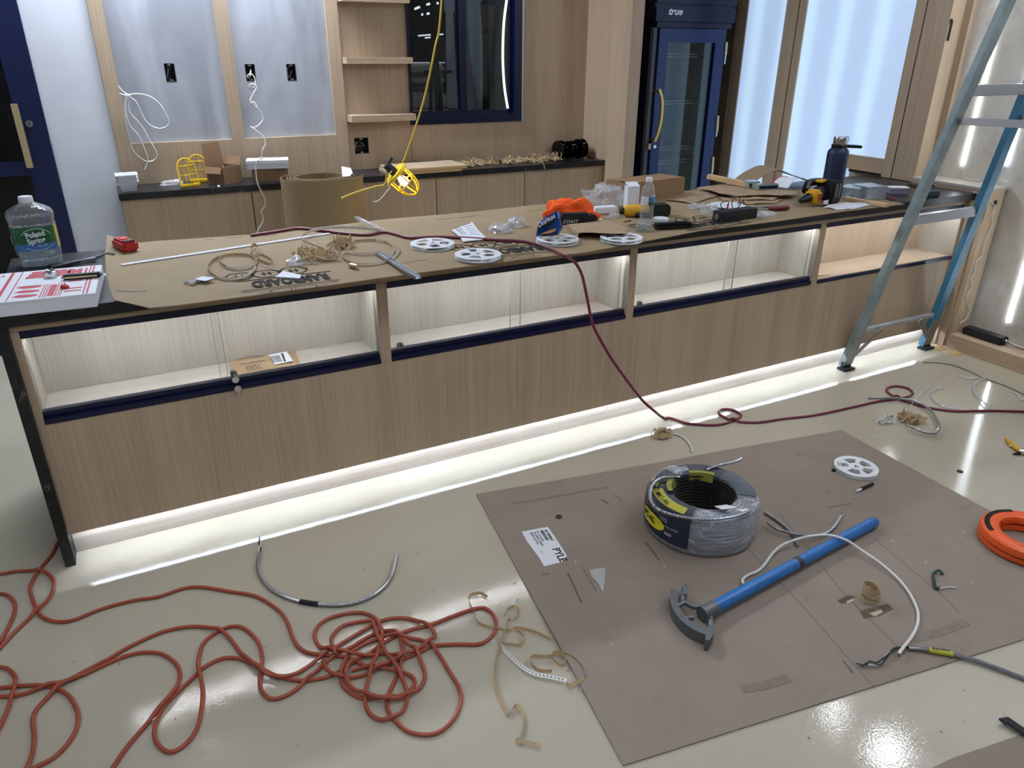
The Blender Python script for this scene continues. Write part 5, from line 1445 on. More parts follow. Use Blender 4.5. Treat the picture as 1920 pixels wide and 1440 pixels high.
# tub of screws
q = [(2.4193, 0.0056, 0.9172)][0]
t = thing('screw_tub', 'low clear tub of shiny screws in front of the small water bottle', 'tub', (q[0], q[1] + .03, ZC), local=True)
build(MB().lathe([(.033, 0), (.036, .004), (.037, .036)], n=28), 'tub', 'pet', t, smooth=True)
e = MB(); rr = random.Random(8)
for k in range(90):
    r_ = .030 * math.sqrt(rr.random()); a = rr.uniform(0, 6.28); d_ = Vector((rr.uniform(-1, 1), rr.uniform(-1, 1), rr.uniform(-.6, .6))).normalized() * .006
    c = Vector((r_ * math.cos(a), r_ * math.sin(a), rr.uniform(.007, .026)))
    e.tube([c - d_, c + d_], .0017, 5)
o = build(e, 'screws', 'chrome', t); o['kind'] = 'stuff'
# yellow and black cordless tool
q = [(2.5352, 0.2478, 0.9172), (2.6512, 0.2038, 0.9172), (2.7594, 0.219, 0.9172)]
t = thing('cordless_tool', 'yellow and black cordless tool lying behind the small water bottle', 'power tool', (q[0][0] + .05, q[0][1] + .05, ZC), -.28, local=True)
build(MB().tube([(-.075, 0, .028), (-.06, 0, .028), (.02, 0, .027), (.05, 0, .024)], [.018, .029, .029, .024], 18), 'body', 'tool_yellow', t, smooth=True)
build(MB().box(.05, .15, -.04, .04, 0, .055), 'battery', 'blackm', t, bevel=.008, smooth=True)
build(MB().box(.148, .1535, -.025, .025, .012, .046), 'battery_plate', 'tool_yellow', t, bevel=.002)
build(MB().cyl((-.095, 0, .028), (-.073, 0, .028), .010, .017, 14), 'chuck', 'black', t, smooth=True)
build(MB().tube([(-.02, -.02, .012), (.02, -.045, .012), (.06, -.06, .012)], .012, 10), 'grip', 'black', t, smooth=True)
q = [(2.6076, 0.1328, 0.9172)][0]
solo(MB().lathe([(.034, 0), (.035, .002), (.035, .016), (.033, .018), (.0005, .018)], (q[0], q[1] + .02, ZC), 30), 'plastic_disc', 'white', 'round white screw lid behind the black phone-sized case', 'lid', smooth=True)
q = [(2.4768, 0.0122, 0.9172), (2.6494, -0.0258, 0.9172)]
t = thing('black_case', 'flat black glossy case near the counter edge below the white lid', 'case', ((q[0][0] + q[1][0]) / 2, (q[0][1] + q[1][1]) / 2 + .02, ZC), math.atan2(q[1][1] - q[0][1], q[1][0] - q[0][0]), local=True)
build(MB().box(-.09, .09, -.025, .025, 0, .026), 'shell', 'spool_black', t, bevel=.008, smooth=True)
build(MB().box(-.088, .088, -.0256, .0256, .012, .0135), 'seam', 'rubber', t)
# LED driver on the counter
q = [(2.807, 0.008, 0.9172), (3.0628, 0.0135, 0.9172)]
t = thing('led_driver', 'long black driver box with loose wires on the counter', 'driver box', ((q[0][0] + q[1][0]) / 2 + .02, (q[0][1] + q[1][1]) / 2 + .03, ZC), math.atan2(q[1][1] - q[0][1], q[1][0] - q[0][0]), local=True)
build(MB().box(-.112, .112, -.032, .032, 0, .046), 'housing', 'blackm', t, bevel=.003)
build(MB().cyl((-.112, .0, .022), (-.116, .0, .022), .015, n=20), 'knockout', 'steel', t, smooth=True)
for k, (m_, pts) in enumerate((('black', [(-.07, .01, .046), (-.08, .02, .075), (-.06, .0, .09), (-.04, .01, .07), (-.045, .015, .05)]), ('red', [(-.06, .0, .046), (-.05, .0, .06), (-.045, .01, .072), (-.04, .015, .06)]),
                               ('black', [(.0, .02, .046), (-.01, .02, .08), (.02, .025, .1), (.04, .02, .085), (.03, .02, .06)]), ('black', [(.01, .0, .046), (.03, .0, .075), (.05, .01, .085), (.06, .01, .06)]))):
    build(MB().tube(cat(pts, 6), .0022, 7), 'wire', m_, t, smooth=True)
for a, h, lab in (([(2.9752, 0.3327, 0.9172)][0], .02, 'small crumpled clear film left of the driver box'), ([(2.9595, 0.2201, 0.9172)][0], .03, 'crumpled clear film behind the driver box'), ([(3.1552, 0.0371, 0.9172)][0], .018, 'crumpled clear film right of the driver box, by the screwdriver')):
    solo(MB().mound((a[0], a[1], ZC), .045, .03, h, a[0] * 3, .6, 22, 6), 'film_scrap', 'film', lab, 'scrap', smooth=True)
# screwdriver and pliers
q = [(3.3522, 0.0856, 0.9172), (3.2404, 0.1109, 0.9172), (3.1734, 0.144, 0.9172)]
A_, B_, C_ = (Vector((p[0], p[1] , ZC + .013)) for p in q)
t = thing('screwdriver', 'screwdriver with a red and black handle beyond the driver box', 'screwdriver', tuple(B_ - Vector((0, 0, .013))))
build(MB().tube([A_, A_.lerp(B_, .08), A_.lerp(B_, .5), A_.lerp(B_, .9), B_], [.009, .013, .0125, .011, .007], 12), 'handle', mat('dark_red_grip', '6A1A22', .4), t, smooth=True)
build(MB().tube([B_, C_], .0035, 8), 'shaft', 'steel', t, smooth=True)
q = [(3.2519, 0.1654, 0.9172), (3.2362, 0.0542, 0.9172)]
t = thing('side_cutters', 'black side cutters lying by the screwdriver', 'pliers', (q[0][0], q[0][1] - .0, ZC), -.6, local=True)
for s in (-1, 1):
    build(MB().tube(cat([(.0, 0, .006), (.04, s * .012, .006), (.09, s * .012, .006)], 4), .0055, 8), 'handle', 'blackm', t, smooth=True)
build(MB().beam((-.04, 0, .006), (.005, 0, .006), (0, 0, 1), .010, .014), 'jaw', 'steel', t)

# ================================================================= RIGHT END OF THE COUNTER
def poly_sheet(name, pts, z, m, label, category, group=None, bow=0.0, t_=.0015):
    P = [Vector((p[0], p[1], z)) for p in pts]
    c = sum(P, Vector()) / len(P); c.z += bow
    rr = random.Random(len(label))
    ring = []
    for i, p in enumerate(P):
        n_ = P[(i + 1) % len(P)]
        for k in range(3):
            q = p.lerp(n_, k / 3); q.z += rr.uniform(0, .006) if k else 0
            ring.append(q)
    mid = [p.lerp(c, .5) + Vector((0, 0, bow * .7 + rr.uniform(-.002, .003))) for p in ring]
    n = len(ring)
    vs = ring + mid + [c]
    fs = [(i, (i + 1) % n, n + (i + 1) % n, n + i) for i in range(n)] + [(n + i, n + (i + 1) % n, 2 * n) for i in range(n)]
    vs2 = [v - Vector((0, 0, t_)) for v in vs]
    N_ = len(vs)
    fs2 = [tuple(N_ + i for i in reversed(f)) for f in fs] + [(i, (i + 1) % n, N_ + (i + 1) % n, N_ + i) for i in range(n)]
    e = MB().add(vs + vs2, fs + fs2)
    lo = min(v.z for v in e.v)
    return solo(e, name, m, label, category, group)
G = 'flattened brown paper bags'
poly_sheet('paper_bag', [(2.9662, 0.5686, 0.922), (3.3726, 0.7786, 0.922), (3.3721, 0.6221, 0.922), (3.2937, 0.5309, 0.922), (3.0238, 0.4233, 0.922)], .9195, 'kraft', 'flattened brown paper bag, the leftmost of the pile', 'paper bag', G, .006)
poly_sheet('paper_bag', [(3.2799, 0.5197, 0.922), (3.5536, 0.4216, 0.922), (3.5419, 0.303, 0.922), (3.43, 0.2398, 0.922), (3.2804, 0.2807, 0.922), (3.1993, 0.3698, 0.922)], .9195, 'kraft', 'flattened brown paper bag at the bottom of the pile, nearest the driver box', 'paper bag', G, .004)
poly_sheet('paper_bag', [(3.3204, 0.5453, 0.932), (3.5839, 0.4535, 0.932), (3.5774, 0.3465, 0.932), (3.4404, 0.2741, 0.932), (3.2758, 0.355, 0.932)], .929, 'kraft', 'flattened brown paper bag in the middle of the pile', 'paper bag', G, .004)
poly_sheet('paper_bag', [(3.2862, 0.6996, 0.943), (3.5566, 0.71, 0.943), (3.6373, 0.5085, 0.943), (3.7054, 0.3412, 0.943), (3.6146, 0.2942, 0.943), (3.5251, 0.3024, 0.943), (3.2954, 0.3975, 0.943), (3.2747, 0.4968, 0.943)], .941, 'kraft', 'flattened brown paper bag on top of the pile', 'paper bag', G, .005)
q = [(3.4671, 0.8117, 0.965), (3.5387, 0.4864, 0.965)]
solo(MB().beam((q[0][0], q[0][1], .975), (q[1][0], q[1][1], .958), (0, 0, 1), .026, .035), 'wood_offcut', 'pine', 'pale wood stick lying across the paper pile before the fridge', 'stick', bevel=.001)
# bent board and folder
r0 = [(3.582, 0.6227, 0.93), (3.7903, 0.7511, 0.93), (4.0065, 0.8267, 0.93), (4.0164, 0.7075, 0.93), (4.024, 0.5513, 0.93), (4.0191, 0.4497, 0.93)]
z_ = (.0, .02, .045, .03, .012, .0)
r0 = [(p[0], p[1] - .02, .934 + z_[i]) for i, p in enumerate(r0)]
r1 = [(p[0] + .06, p[1] + .20, p[2]) for p in r0]
solo(MB().sheet([cat(r0, 3), cat(r1, 3)], .003), 'bent_board', 'card', 'arched piece of brown board behind the small mirrored boxes', 'board')
r0 = [(3.638, 0.4976, 0.965), (3.8107, 0.6013, 0.965), (3.9706, 0.6798, 0.965)]
r1 = [(3.6749, 0.4004, 0.965), (3.8351, 0.5043, 0.965), (4.0079, 0.6162, 0.965)]
g0 = [(p[0], p[1], .955 + .022 * (i == 1)) for i, p in enumerate(r0)]; g1 = [(p[0], p[1], .955 + .020 * (i == 1)) for i, p in enumerate(r1)]
o = solo(MB().sheet([cat(g0, 4), cat(g1, 4)], .002), 'white_folder', 'paper', 'open white folder with a red spine on the arched brown board', 'folder')
build(MB().ribbon([(p[0], p[1], p[2] + .001) for p in cat(g0, 4)], .010, (1, 0, 0), .0015), 'spine', 'red_ink', o, shift=o.location)
for k, (a, lab) in enumerate((([(3.5077, 0.5195, 0.945)][0], 'small silver edged box, the left one on the paper pile'), ([(3.5417, 0.4457, 0.945)][0], 'small silver edged box with a navy side, the right one on the paper pile'))):
    t = thing('mirrored_box', lab, 'box', (a[0] + .03, a[1] + .02, .9475), -.2, 'small mirrored boxes', local=True)
    hx = .034 if k == 0 else .062
    build(MB().box(-hx, hx, -.03, .03, 0, .036 - .006 * k), 'body', mat('grey_green_card', '8D9A92', .35), t, bevel=.001)
    build(MB().box(-hx + .004, hx - .004, -.0308, -.0295, .006, .026 - .004 * k), 'front_panel', 'navy', t)
    build(MB().box(-hx + .004, hx - .004, -.026, .026, .0355 - .006 * k, .0366 - .006 * k), 'window', 'chrome', t)
# navy bottle
q = [(3.808, 0.2019, 0.9172)][0]
t = thing('steel_bottle', 'tall navy steel bottle with a chrome cap and carry loop', 'bottle', (q[0] + .012, q[1] + .03, ZC), -.4, local=True)
build(MB().lathe([(.050, 0), (.054, .003), (.054, .232), (.051, .246), (.040, .258), (.036, .264)], n=40), 'body', 'bottle_navy', t, smooth=True)
build(MB().lathe([(.0365, .262), (.040, .264), (.040, .276), (.036, .279), (.030, .279)], n=32).beam((.03, 0, .270), (.112, 0, .266), (0, 0, 1), .014, .05).add([], []), 'carry_loop', 'black', t)
build(MB().lathe([(.033, .279), (.034, .281), (.034, .312), (.032, .316), (.0005, .316)], n=36), 'cap', 'steel_cap', t, smooth=True)
build(MB().tube(cat([(.034, 0, .286), (.043, 0, .288), (.044, 0, .312), (.032, 0, .318)], 4), .0018, 6), 'bail', 'chrome', t, smooth=True)
build(MB().cyl((.0, -.0365, .262), (.0, -.042, .262), .005, n=12), 'pivot', 'chrome', t, smooth=True)
# impact driver
q = [(3.4792, 0.0996, 0.9172), (3.5397, 0.0854, 0.9172), (3.7905, 0.1247, 0.9172)]
t = thing('impact_driver', 'yellow and black impact driver lying in front of the navy bottle', 'power tool', (q[1][0] + .05, q[1][1] + .04, ZC), .18, local=True)
build(MB().box(-.075, -.015, -.042, .03, .012, .082), 'nose_cover', 'tool_yellow', t, bevel=.012, smooth=True)
build(MB().box(-.062, -.028, -.0436, -.0415, .028, .066), 'badge', mat('red_badge', '8A2A1A', .5), t)
build(MB().cyl((-.075, .0, .045), (-.13, .012, .03), .024, .012, 16), 'anvil', 'black', t, smooth=True)
build(MB().tube([(-.02, .0, .05), (.04, .02, .055), (.09, .03, .06)], [.034, .034, .03], 16), 'motor_housing', 'blackm', t, smooth=True)
build(MB().tube(cat([(-.05, .04, .07), (.0, .06, .10), (.06, .05, .105), (.11, .03, .10)], 5), .019, 12), 'handle', 'black', t, smooth=True)
build(MB().box(.03, .10, .01, .05, .105, .118), 'handle_inlay', 'tool_yellow', t, bevel=.004)
build(MB().box(.07, .155, -.045, .055, .0, .115), 'battery', 'blackm', t, bevel=.008, smooth=True)
e = MB()
for k in range(2): e.box(.095 + .03 * k, .108 + .03 * k, -.0462, -.0445, .03, .10)
build(e, 'battery_ribs', 'steel', t)
build(MB().box(-.015, .03, -.05, -.03, .004, .03), 'belt_hook', 'chrome', t)
# papers, slat, boxes
poly_sheet('loose_papers', [(3.5578, 0.0445, 0.92), (3.6822, 0.0948, 0.92), (3.8156, 0.0786, 0.92), (3.871, -0.0145, 0.92), (3.6693, -0.0414, 0.92), (3.5734, -0.0245, 0.92)], .919, 'paper', 'white papers under the impact driver at the counter edge', 'paper', None, .001)
q = [(3.8412, 0.1486, 0.926), (3.8586, -0.0918, 0.926)]
solo(MB().beam((q[0][0], q[0][1], .927), (q[1][0], q[1][1], .927), (0, 0, 1), .016, .035), 'pale_slat', 'pine', 'pale wooden slat beside the clear boxes at the counter edge', 'slat')
for k, (a, b_, h, lab) in enumerate((([(3.9262, 0.179, 0.9172), (3.9639, 0.0906, 0.9172)][0], [(3.9639, 0.0906, 0.9172)][0], .055, 'clear plastic organizer box behind the wooden slat'), ([(3.9643, 0.1077, 0.9172)][0], [(4.0835, 0.0841, 0.9172)][0], .062, 'clear plastic box holding blue items'))):
    L = (Vector(b_) - Vector(a)); 
    t = thing('clear_box', lab, 'box', (a[0] + L.x / 2, a[1] + L.y / 2 + .06, ZC), math.atan2(L.y, L.x), 'clear plastic boxes', local=True)
    hx = L.length / 2
    e = MB().box(-hx, hx, -.06, .06, 0, .002)
    for s in (-1, 1):
        e.box(-hx, hx, s * .06 - .001, s * .06 + .001, .002, h); e.box(s * hx - .001, s * hx + .001, -.059, .059, .002, h)
    build(e, 'shell', 'pet', t)
    build(MB().box(-hx - .002, hx + .002, -.063, .063, h, h + .003), 'lid', 'pet', t)
    e = MB(); rr = random.Random(k)
    for j in range(8): 
        x, y = rr.uniform(-hx + .015, hx - .02), rr.uniform(-.045, .04)
        e.box(x, x + .012, y, y + .014, .003, .012 + .02 * rr.random())
    build(e, 'contents', 'paper' if k == 0 else 'film', t)
    if k: build(MB().box(-.02, .045, -.02, .03, h - .014, h - .002), 'blue_item', 'blue_clear', t)
q = [(4.1145, 0.1044, 0.9172), (4.0697, 0.0214, 0.9172)]
solo(MB().tube([(q[0][0], q[0][1], ZC + .005), (q[1][0], q[1][1], ZC + .005)], .005, 8), 'pencil_stub', mat('red_pencil', 'A43A22', .5), 'short red carpenter pencil right of the clear boxes', 'pencil')
q = [(4.3034, 0.1548, 0.912)][0]
t = thing('grey_box', 'small grey and white box left of the ladder rail', 'box', (q[0] - .0, q[1] + .03, ZT + .0005), -.5, local=True)
build(MB().box(-.05, .05, -.028, .028, 0, .03), 'body', mat('lilac_grey', '8A8898', .6), t)
build(MB().box(-.052, .052, -.03, .03, .03, .036), 'lid', 'paper', t)
q = [(4.3795, 0.0068, 0.912)][0]
t = thing('green_case', 'small dark green case right of the left ladder rail on the counter', 'case', (q[0], q[1] + .03, ZT + .0005), -.15, local=True)
build(MB().box(-.048, .048, -.025, .025, 0, .03), 'body', 'green', t, bevel=.004, smooth=True)
build(MB().box(-.0485, .0485, -.0255, .0255, .019, .0205), 'seam', 'rubber', t)
solo(MB().tube(cat([(4.8439, 0.3181, 0.9155), (4.9423, 0.3151, 0.9155), (4.8272, 0.1536, 0.9155), (4.7296, 0.0194, 0.9155), (4.7059, -0.0269, 0.9155)], 5), .0025, 6), 'thin_white_wire', 'white_cord', 'thin white wire on the bare stone behind the green case', 'wire', smooth=True)
q = [(4.5877, 0.2524, 0.912), (4.7794, 0.3076, 0.912)]
solo(MB().tube(cat([(4.6139, 0.3322, 0.917), (4.5931, 0.2576, 0.917), (4.7104, 0.2851, 0.917), (4.7094, 0.2429, 0.917)], 4), .0045, 8), 'black_cable_offcut', 'rubber', 'short black cable offcut at the rear right corner of the counter', 'cable')

# ================================================================= IN THE FIRST DISPLAY BAY
q = [(0.6561, 0.2327, 0.556), (0.9034, 0.2357, 0.556), (0.8866, 0.0394, 0.556), (0.65, 0.0559, 0.556)]
P = [Vector(p) for p in q]
P = [Vector((p.x, max(min(p.y, .225), .046), .5595)) for p in P]
t = thing('padded_envelope', 'brown padded mailer lying in the leftmost display bay', 'envelope', tuple(sum(P, Vector()) / 4))
en = build(pillow([P[0], P[0].lerp(P[1], .5), P[1], P[1].lerp(P[2], .5), P[2], P[2].lerp(P[3], .5), P[3], P[3].lerp(P[0], .5)], (0, 0, .010), (0, 0, -.009)), 'mailer', 'kraft', t)
def bil(u, v, z=.571): 
    p = P[0].lerp(P[1], u).lerp(P[3].lerp(P[2], u), v); p.z = z; return p
lab_ = build(MB().plate([bil(.58, .22), bil(.86, .18), bil(.90, .78), bil(.62, .82)], (0, 0, .0008)), 'shipping_label', 'paper', en)
e = MB()
for v in (.3, .4, .5, .6, .7): e.obox(bil(.78, v, .5722), (.004, .002, 0), (-.001, .007, 0), (0, 0, .0002))
for k in range(9): e.obox(bil(.66 + .001 * k, .35 + .045 * k, .5722), (.018, -.003, 0), (.0003, .0018, 0), (0, 0, .0002))
build(e, 'bar_code', 'ink', lab_)
e = MB()
for k in range(5):
    a, b_ = bil(.20 + .045 * k, .62, .5712), bil(.22 + .045 * k, .9, .5712)
    e.beam(a, b_, (0, 0, 1), .0004, .003)
e.ribbon([bil(.12 + .04 * k, .5 - .02 * (k % 2), .5712) for k in range(10)], .004, (0, 1, 0), .0004)
e.ribbon([bil(.1, .2, .571), bil(.3, .1, .571), bil(.5, .2, .571)], .005, (0, 1, 0), .0004)
build(e, 'printed_text', 'ink_grey', en)
L = lockpx[1]
t = thing('hanging_keys', 'two small keys hanging from the lock of the leftmost display bay', 'keys', (L[0], -.006, L[2]))
kx, kz = L[0], L[2]
build(MB().box(kx - .002, kx + .002, -.020, .002, kz - .005, kz + .005).cyl((kx, -.0195, kz - .012), (kx, -.0225, kz - .012), .012, n=16), 'key', 'chrome', t)
build(MB().torus((0, 0, 0), .011, .0012, 20, 6), 'ring', 'chrome', t)
r_ = t.children[-1]; r_.rotation_euler = (PI / 2, 0, .4); r_.location = (0, -.016, -.030)
build(MB().cyl((kx + .003, -.013, kz - .050), (kx + .003, -.0155, kz - .050), .012, n=16).box(kx, kx + .006, -.0153, -.0133, kz - .094, kz - .058), 'key', 'chrome', t)

# ================================================================= ON THE FLOOR
# cardboard sheet
A4, B4, C4, D4 = (Vector(p) for p in [(1.4556, -0.2548, 0), (3.2265, -0.5529, 0), (3.219, -1.5336, 0), (1.2534, -1.5472, 0)])
D4 = Vector([(1.2534, -1.5472, 0)][0])
dirb = (Vector([(2.6, -1.7558, 0)][0]) - D4)
C4 = D4 + dirb * 1.42
rows = []
for i in range(9):
    v = i / 8
    row = []
    for j in range(11):
        u = j / 10
        p = A4.lerp(B4, u).lerp(D4.lerp(C4, u), v)
        z = .0045
        if j == 0 and 4 <= i <= 7: z += .007 * math.sin((i - 4) / 3 * PI) + .002
        if i == 0 and 6 <= j <= 10: z += .004
        row.append((p.x, p.y, z))
    rows.append(row)
sheet = solo(MB().sheet(rows, .004), 'cardboard_sheet', 'floor_card', 'large flat sheet of brown cardboard on the floor in the foreground', 'cardboard')
so = sheet.location.copy()
def onsheet(mb, name, m, par=sheet): return build(mb, name, m, par, shift=so)
lp = [(1.4957, -0.5652, 0.0052), (1.5974, -0.5837, 0.0052), (1.5867, -0.6678, 0.0052), (1.5703, -0.765, 0.0052), (1.5526, -0.7795, 0.0052), (1.543, -0.7879, 0.0052), (1.4684, -0.779, 0.0052), (1.4781, -0.7206, 0.0052), (1.4837, -0.6362, 0.0052)]
lab_ = onsheet(MB().plate(lp, (0, 0, .0004)), 'shipping_label', 'paper')
o_, u2, v2 = Vector(lp[1]), (Vector(lp[3]) - Vector(lp[1])).normalized(), None
nx = (Vector(lp[1]) - Vector(lp[0])).normalized()
vv = (nx - u2 * nx.dot(u2)).normalized()
def lt_(body, s, fu, fv, sx=1, b=0, m='ink'):
    org = o_ + u2 * fu - vv * fv; org.z = .0056
    text(body, s, org, u2, vv, m, lab_, 'lettering', sx=sx, bold=b, lift=.0003, )
FONT_SHIFT = so
def text_on(body, s, org, u, v, m, par, sx=1, b=0, sh=0):
    cu_off = root_of(par).location
    return text(body, s, org, u, v, m, par, 'lettering', sx=sx, bold=b, lift=.0003, shear=sh)
for body, s, fu, fv, b in (('SE1000063', .016, .014, .020, .0006), ('KAT PLASTER', .011, .012, .052, .0003), ('740 GREEN STREET', .011, .012, .064, .0003), ('ISELIN, NJ 07093', .011, .012, .076, .0003)):
    lt_(body, s, fu, fv, 1.0, b)
lt_('PYLE', .040, .130, .036, .95, .001)
lt_('SHIPMENT  1  OF', .006, .125, .080)
e = MB()
rr = random.Random(2)
x = .012
while x < .078:
    w_ = rr.choice((.0012, .002, .0032)); c = o_ + u2 * x - vv * .031; c.z = .0058
    e.obox(c, u2 * w_ / 2, vv * .006, Vector((0, 0, .0002))); x += w_ + rr.choice((.0012, .002))
build(e, 'bar_code', 'ink', lab_)
# scuffs, tape remains and torn spots on the sheet
M['scuff'] = mat('dark_scuff', '655A50', .9, 0, .3, 200)
M['dirty_tape'] = mat('dirty_tape', '77695B', .5, 0, .15, 60)
tp = MB()
for a in ("960 944 1010 934 1100 921 1140 913", "1290 888 1400 868 1500 846 1592 822", "1390 1288 1440 1278 1476 1270", "1703 1196 1760 1184 1800 1170"):
    pass
for px, w_ in (([(1.5515, -0.3825, 0.0052), (1.6602, -0.4045, 0.0052), (1.9583, -0.4561, 0.0052)], .012), ([(2.8472, -0.618, 0.0052), (3.0037, -0.628, 0.0052), (3.1875, -0.6323, 0.0052)], .028), ([(1.6901, -1.5026, 0.0052), (1.7695, -1.5245, 0.0052), (1.8401, -1.5326, 0.0052)], .030), ([(2.2955, -1.5988, 0.0052), (2.3906, -1.6176, 0.0052), (2.512, -1.6281, 0.0052)], .030), ([(2.24, -1.4268, 0.0052), (2.3304, -1.4455, 0.0052)], .0)):
    if w_: onsheet(MB().ribbon(px, w_, (0, 1, 0), .0004), 'tape_remains', M['dirty_tape'])
for px in ([(2.2317, -1.3713, 0.0052), (2.2843, -1.3695, 0.0052), (2.3018, -1.3845, 0.0052), (2.2751, -1.3939, 0.0052), (2.2314, -1.3884, 0.0052)], [(2.2542, -1.4397, 0.0052), (2.314, -1.4483, 0.0052), (2.3641, -1.4573, 0.0052), (2.3573, -1.482, 0.0052), (2.2949, -1.4829, 0.0052), (2.2373, -1.4693, 0.0052)]):
    onsheet(MB().plate(px, (0, 0, .0005)), 'torn_patch', mat('torn_board', '5E4E3E', .9, 0, .4, 90))
for px in ([(2.2518, -1.3881, 0.0056), (2.2864, -1.3887, 0.0056), (2.2808, -1.3974, 0.0056), (2.2495, -1.3983, 0.0056)], [(2.2726, -1.4608, 0.0056), (2.321, -1.4665, 0.0056), (2.3164, -1.478, 0.0056), (2.2752, -1.4786, 0.0056)]):
    onsheet(MB().plate(px, (0, 0, .0005)), 'bare_fibre', mat('pale_fibre', 'B4A48C', .9))
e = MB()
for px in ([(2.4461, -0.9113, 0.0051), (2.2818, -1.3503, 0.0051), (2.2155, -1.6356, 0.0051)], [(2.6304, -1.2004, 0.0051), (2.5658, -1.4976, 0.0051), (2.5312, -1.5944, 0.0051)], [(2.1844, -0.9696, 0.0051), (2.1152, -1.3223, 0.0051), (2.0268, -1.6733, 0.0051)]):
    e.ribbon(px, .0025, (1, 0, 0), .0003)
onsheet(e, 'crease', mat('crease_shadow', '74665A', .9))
for px, w_ in (([(1.42, -1.1031, 0.0051), (1.4105, -1.1738, 0.0051), (1.3923, -1.2682, 0.0051)], .004), ([(1.3743, -1.3573, 0.0051), (1.3645, -1.4159, 0.0051)], .003), ([(1.5227, -0.8458, 0.0051), (1.5068, -0.9123, 0.0051), (1.4836, -0.9946, 0.0051)], .007), ([(1.8838, -0.5197, 0.0051), (1.8891, -0.5568, 0.0051)], .010), ([(1.9472, -0.5176, 0.0051), (1.9468, -0.5695, 0.0051)], .004),
               ([(1.4391, -0.8152, 0.0051), (1.466, -0.8196, 0.0051)], .004), ([(1.8673, -0.8273, 0.0051), (1.8463, -0.9348, 0.0051)], .006), ([(2.6404, -0.9786, 0.0051), (2.7478, -1.0004, 0.0051)], .005), ([(1.5868, -0.8336, 0.0051), (1.5585, -0.9692, 0.0051)], .003), ([(2.0325, -1.5595, 0.0051), (2.0193, -1.6078, 0.0051)], .006)):
    onsheet(MB().ribbon(px, w_, (1, .3, 0), .0003), 'scuff_mark', M['scuff'])
# second piece of cardboard, bottom right
P = [(1.9314, -1.9109, 0.004), (2.0154, -1.9185, 0.004), (2.119, -1.9369, 0.004), (2.1589, -1.9432, 0.004), (2.2549, -1.9598, 0.004), (2.3736, -1.9756, 0.004), (2.2981, -2.1339, 0.004), (1.8318, -2.0006, 0.004)]
solo(MB().prism([(p[0], p[1]) for p in P], .0005, .005), 'cardboard_piece', 'floor_card', 'torn piece of cardboard at the bottom right corner', 'cardboard')
P = [(2.2214, -1.914, 0.014), (2.2384, -1.9151, 0.014), (2.2401, -1.9654, 0.014), (2.2582, -2.0151, 0.014)]
solo(MB().ribbon(P, .022, (.3, 1, 0), .006), 'black_strap', 'rubber', 'black webbing strap at the bottom right corner', 'strap')

# ---- cable coil
cc = Vector((2.110, -.838, .0052))
t = thing('cable_coil', 'big shrink wrapped coil of grey armoured cable on the cardboard sheet', 'cable coil', tuple(cc), local=True)
def corr(pts, r, pitch=.0062, n=6):
    P = resample(pts, pitch / 2)
    return P, [r if i % 2 else r * .80 for i in range(len(P))]
RW = .0066
CH = .150
e = MB(); i_ = MB(); tpm = MB()
rows_ = 11
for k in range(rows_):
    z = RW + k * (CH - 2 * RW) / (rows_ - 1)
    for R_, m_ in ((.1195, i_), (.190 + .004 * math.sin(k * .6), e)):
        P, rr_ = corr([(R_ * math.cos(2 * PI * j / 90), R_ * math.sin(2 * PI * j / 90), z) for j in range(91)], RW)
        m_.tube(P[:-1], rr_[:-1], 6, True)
for k in range(4):
    R_ = .1325 + .0150 * k
    P, rr_ = corr([(R_ * math.cos(2 * PI * j / 90), R_ * math.sin(2 * PI * j / 90), CH - RW) for j in range(91)], RW)
    tpm.tube(P[:-1], rr_[:-1], 6, True)
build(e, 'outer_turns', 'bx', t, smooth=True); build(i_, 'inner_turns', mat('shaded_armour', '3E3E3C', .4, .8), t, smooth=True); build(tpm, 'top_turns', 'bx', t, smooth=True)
# shrink wrap over the outside and most of the top
prof = [(.120, CH + .002), (.155, CH + .006), (.192, CH + .001), (.202, CH - .012), (.205, CH * .6), (.204, CH * .3), (.201, .012), (.192, .001)]
def shell(prof, a0, a1, n=60, wob=.002, seed=1):
    from mathutils import noise as mn
    e = MB(); vs = []
    for i in range(n + 1):
        a = a0 + (a1 - a0) * i / n
        for r_, z_ in prof:
            d_ = wob * (mn.noise(Vector((math.cos(a) * 3, math.sin(a) * 3, z_ * 18 + seed))) * 2)
            vs.append(((r_ + d_) * math.cos(a), (r_ + d_) * math.sin(a), max(z_ + d_ * .5, .0008)))
    m_ = len(prof)
    return e.add(vs, [(i * m_ + j, (i + 1) * m_ + j, (i + 1) * m_ + j + 1, i * m_ + j + 1) for i in range(n) for j in range(m_ - 1)])
build(shell(prof, 0, 2 * PI, 90, .003), 'shrink_wrap', 'wrap', t, smooth=True)
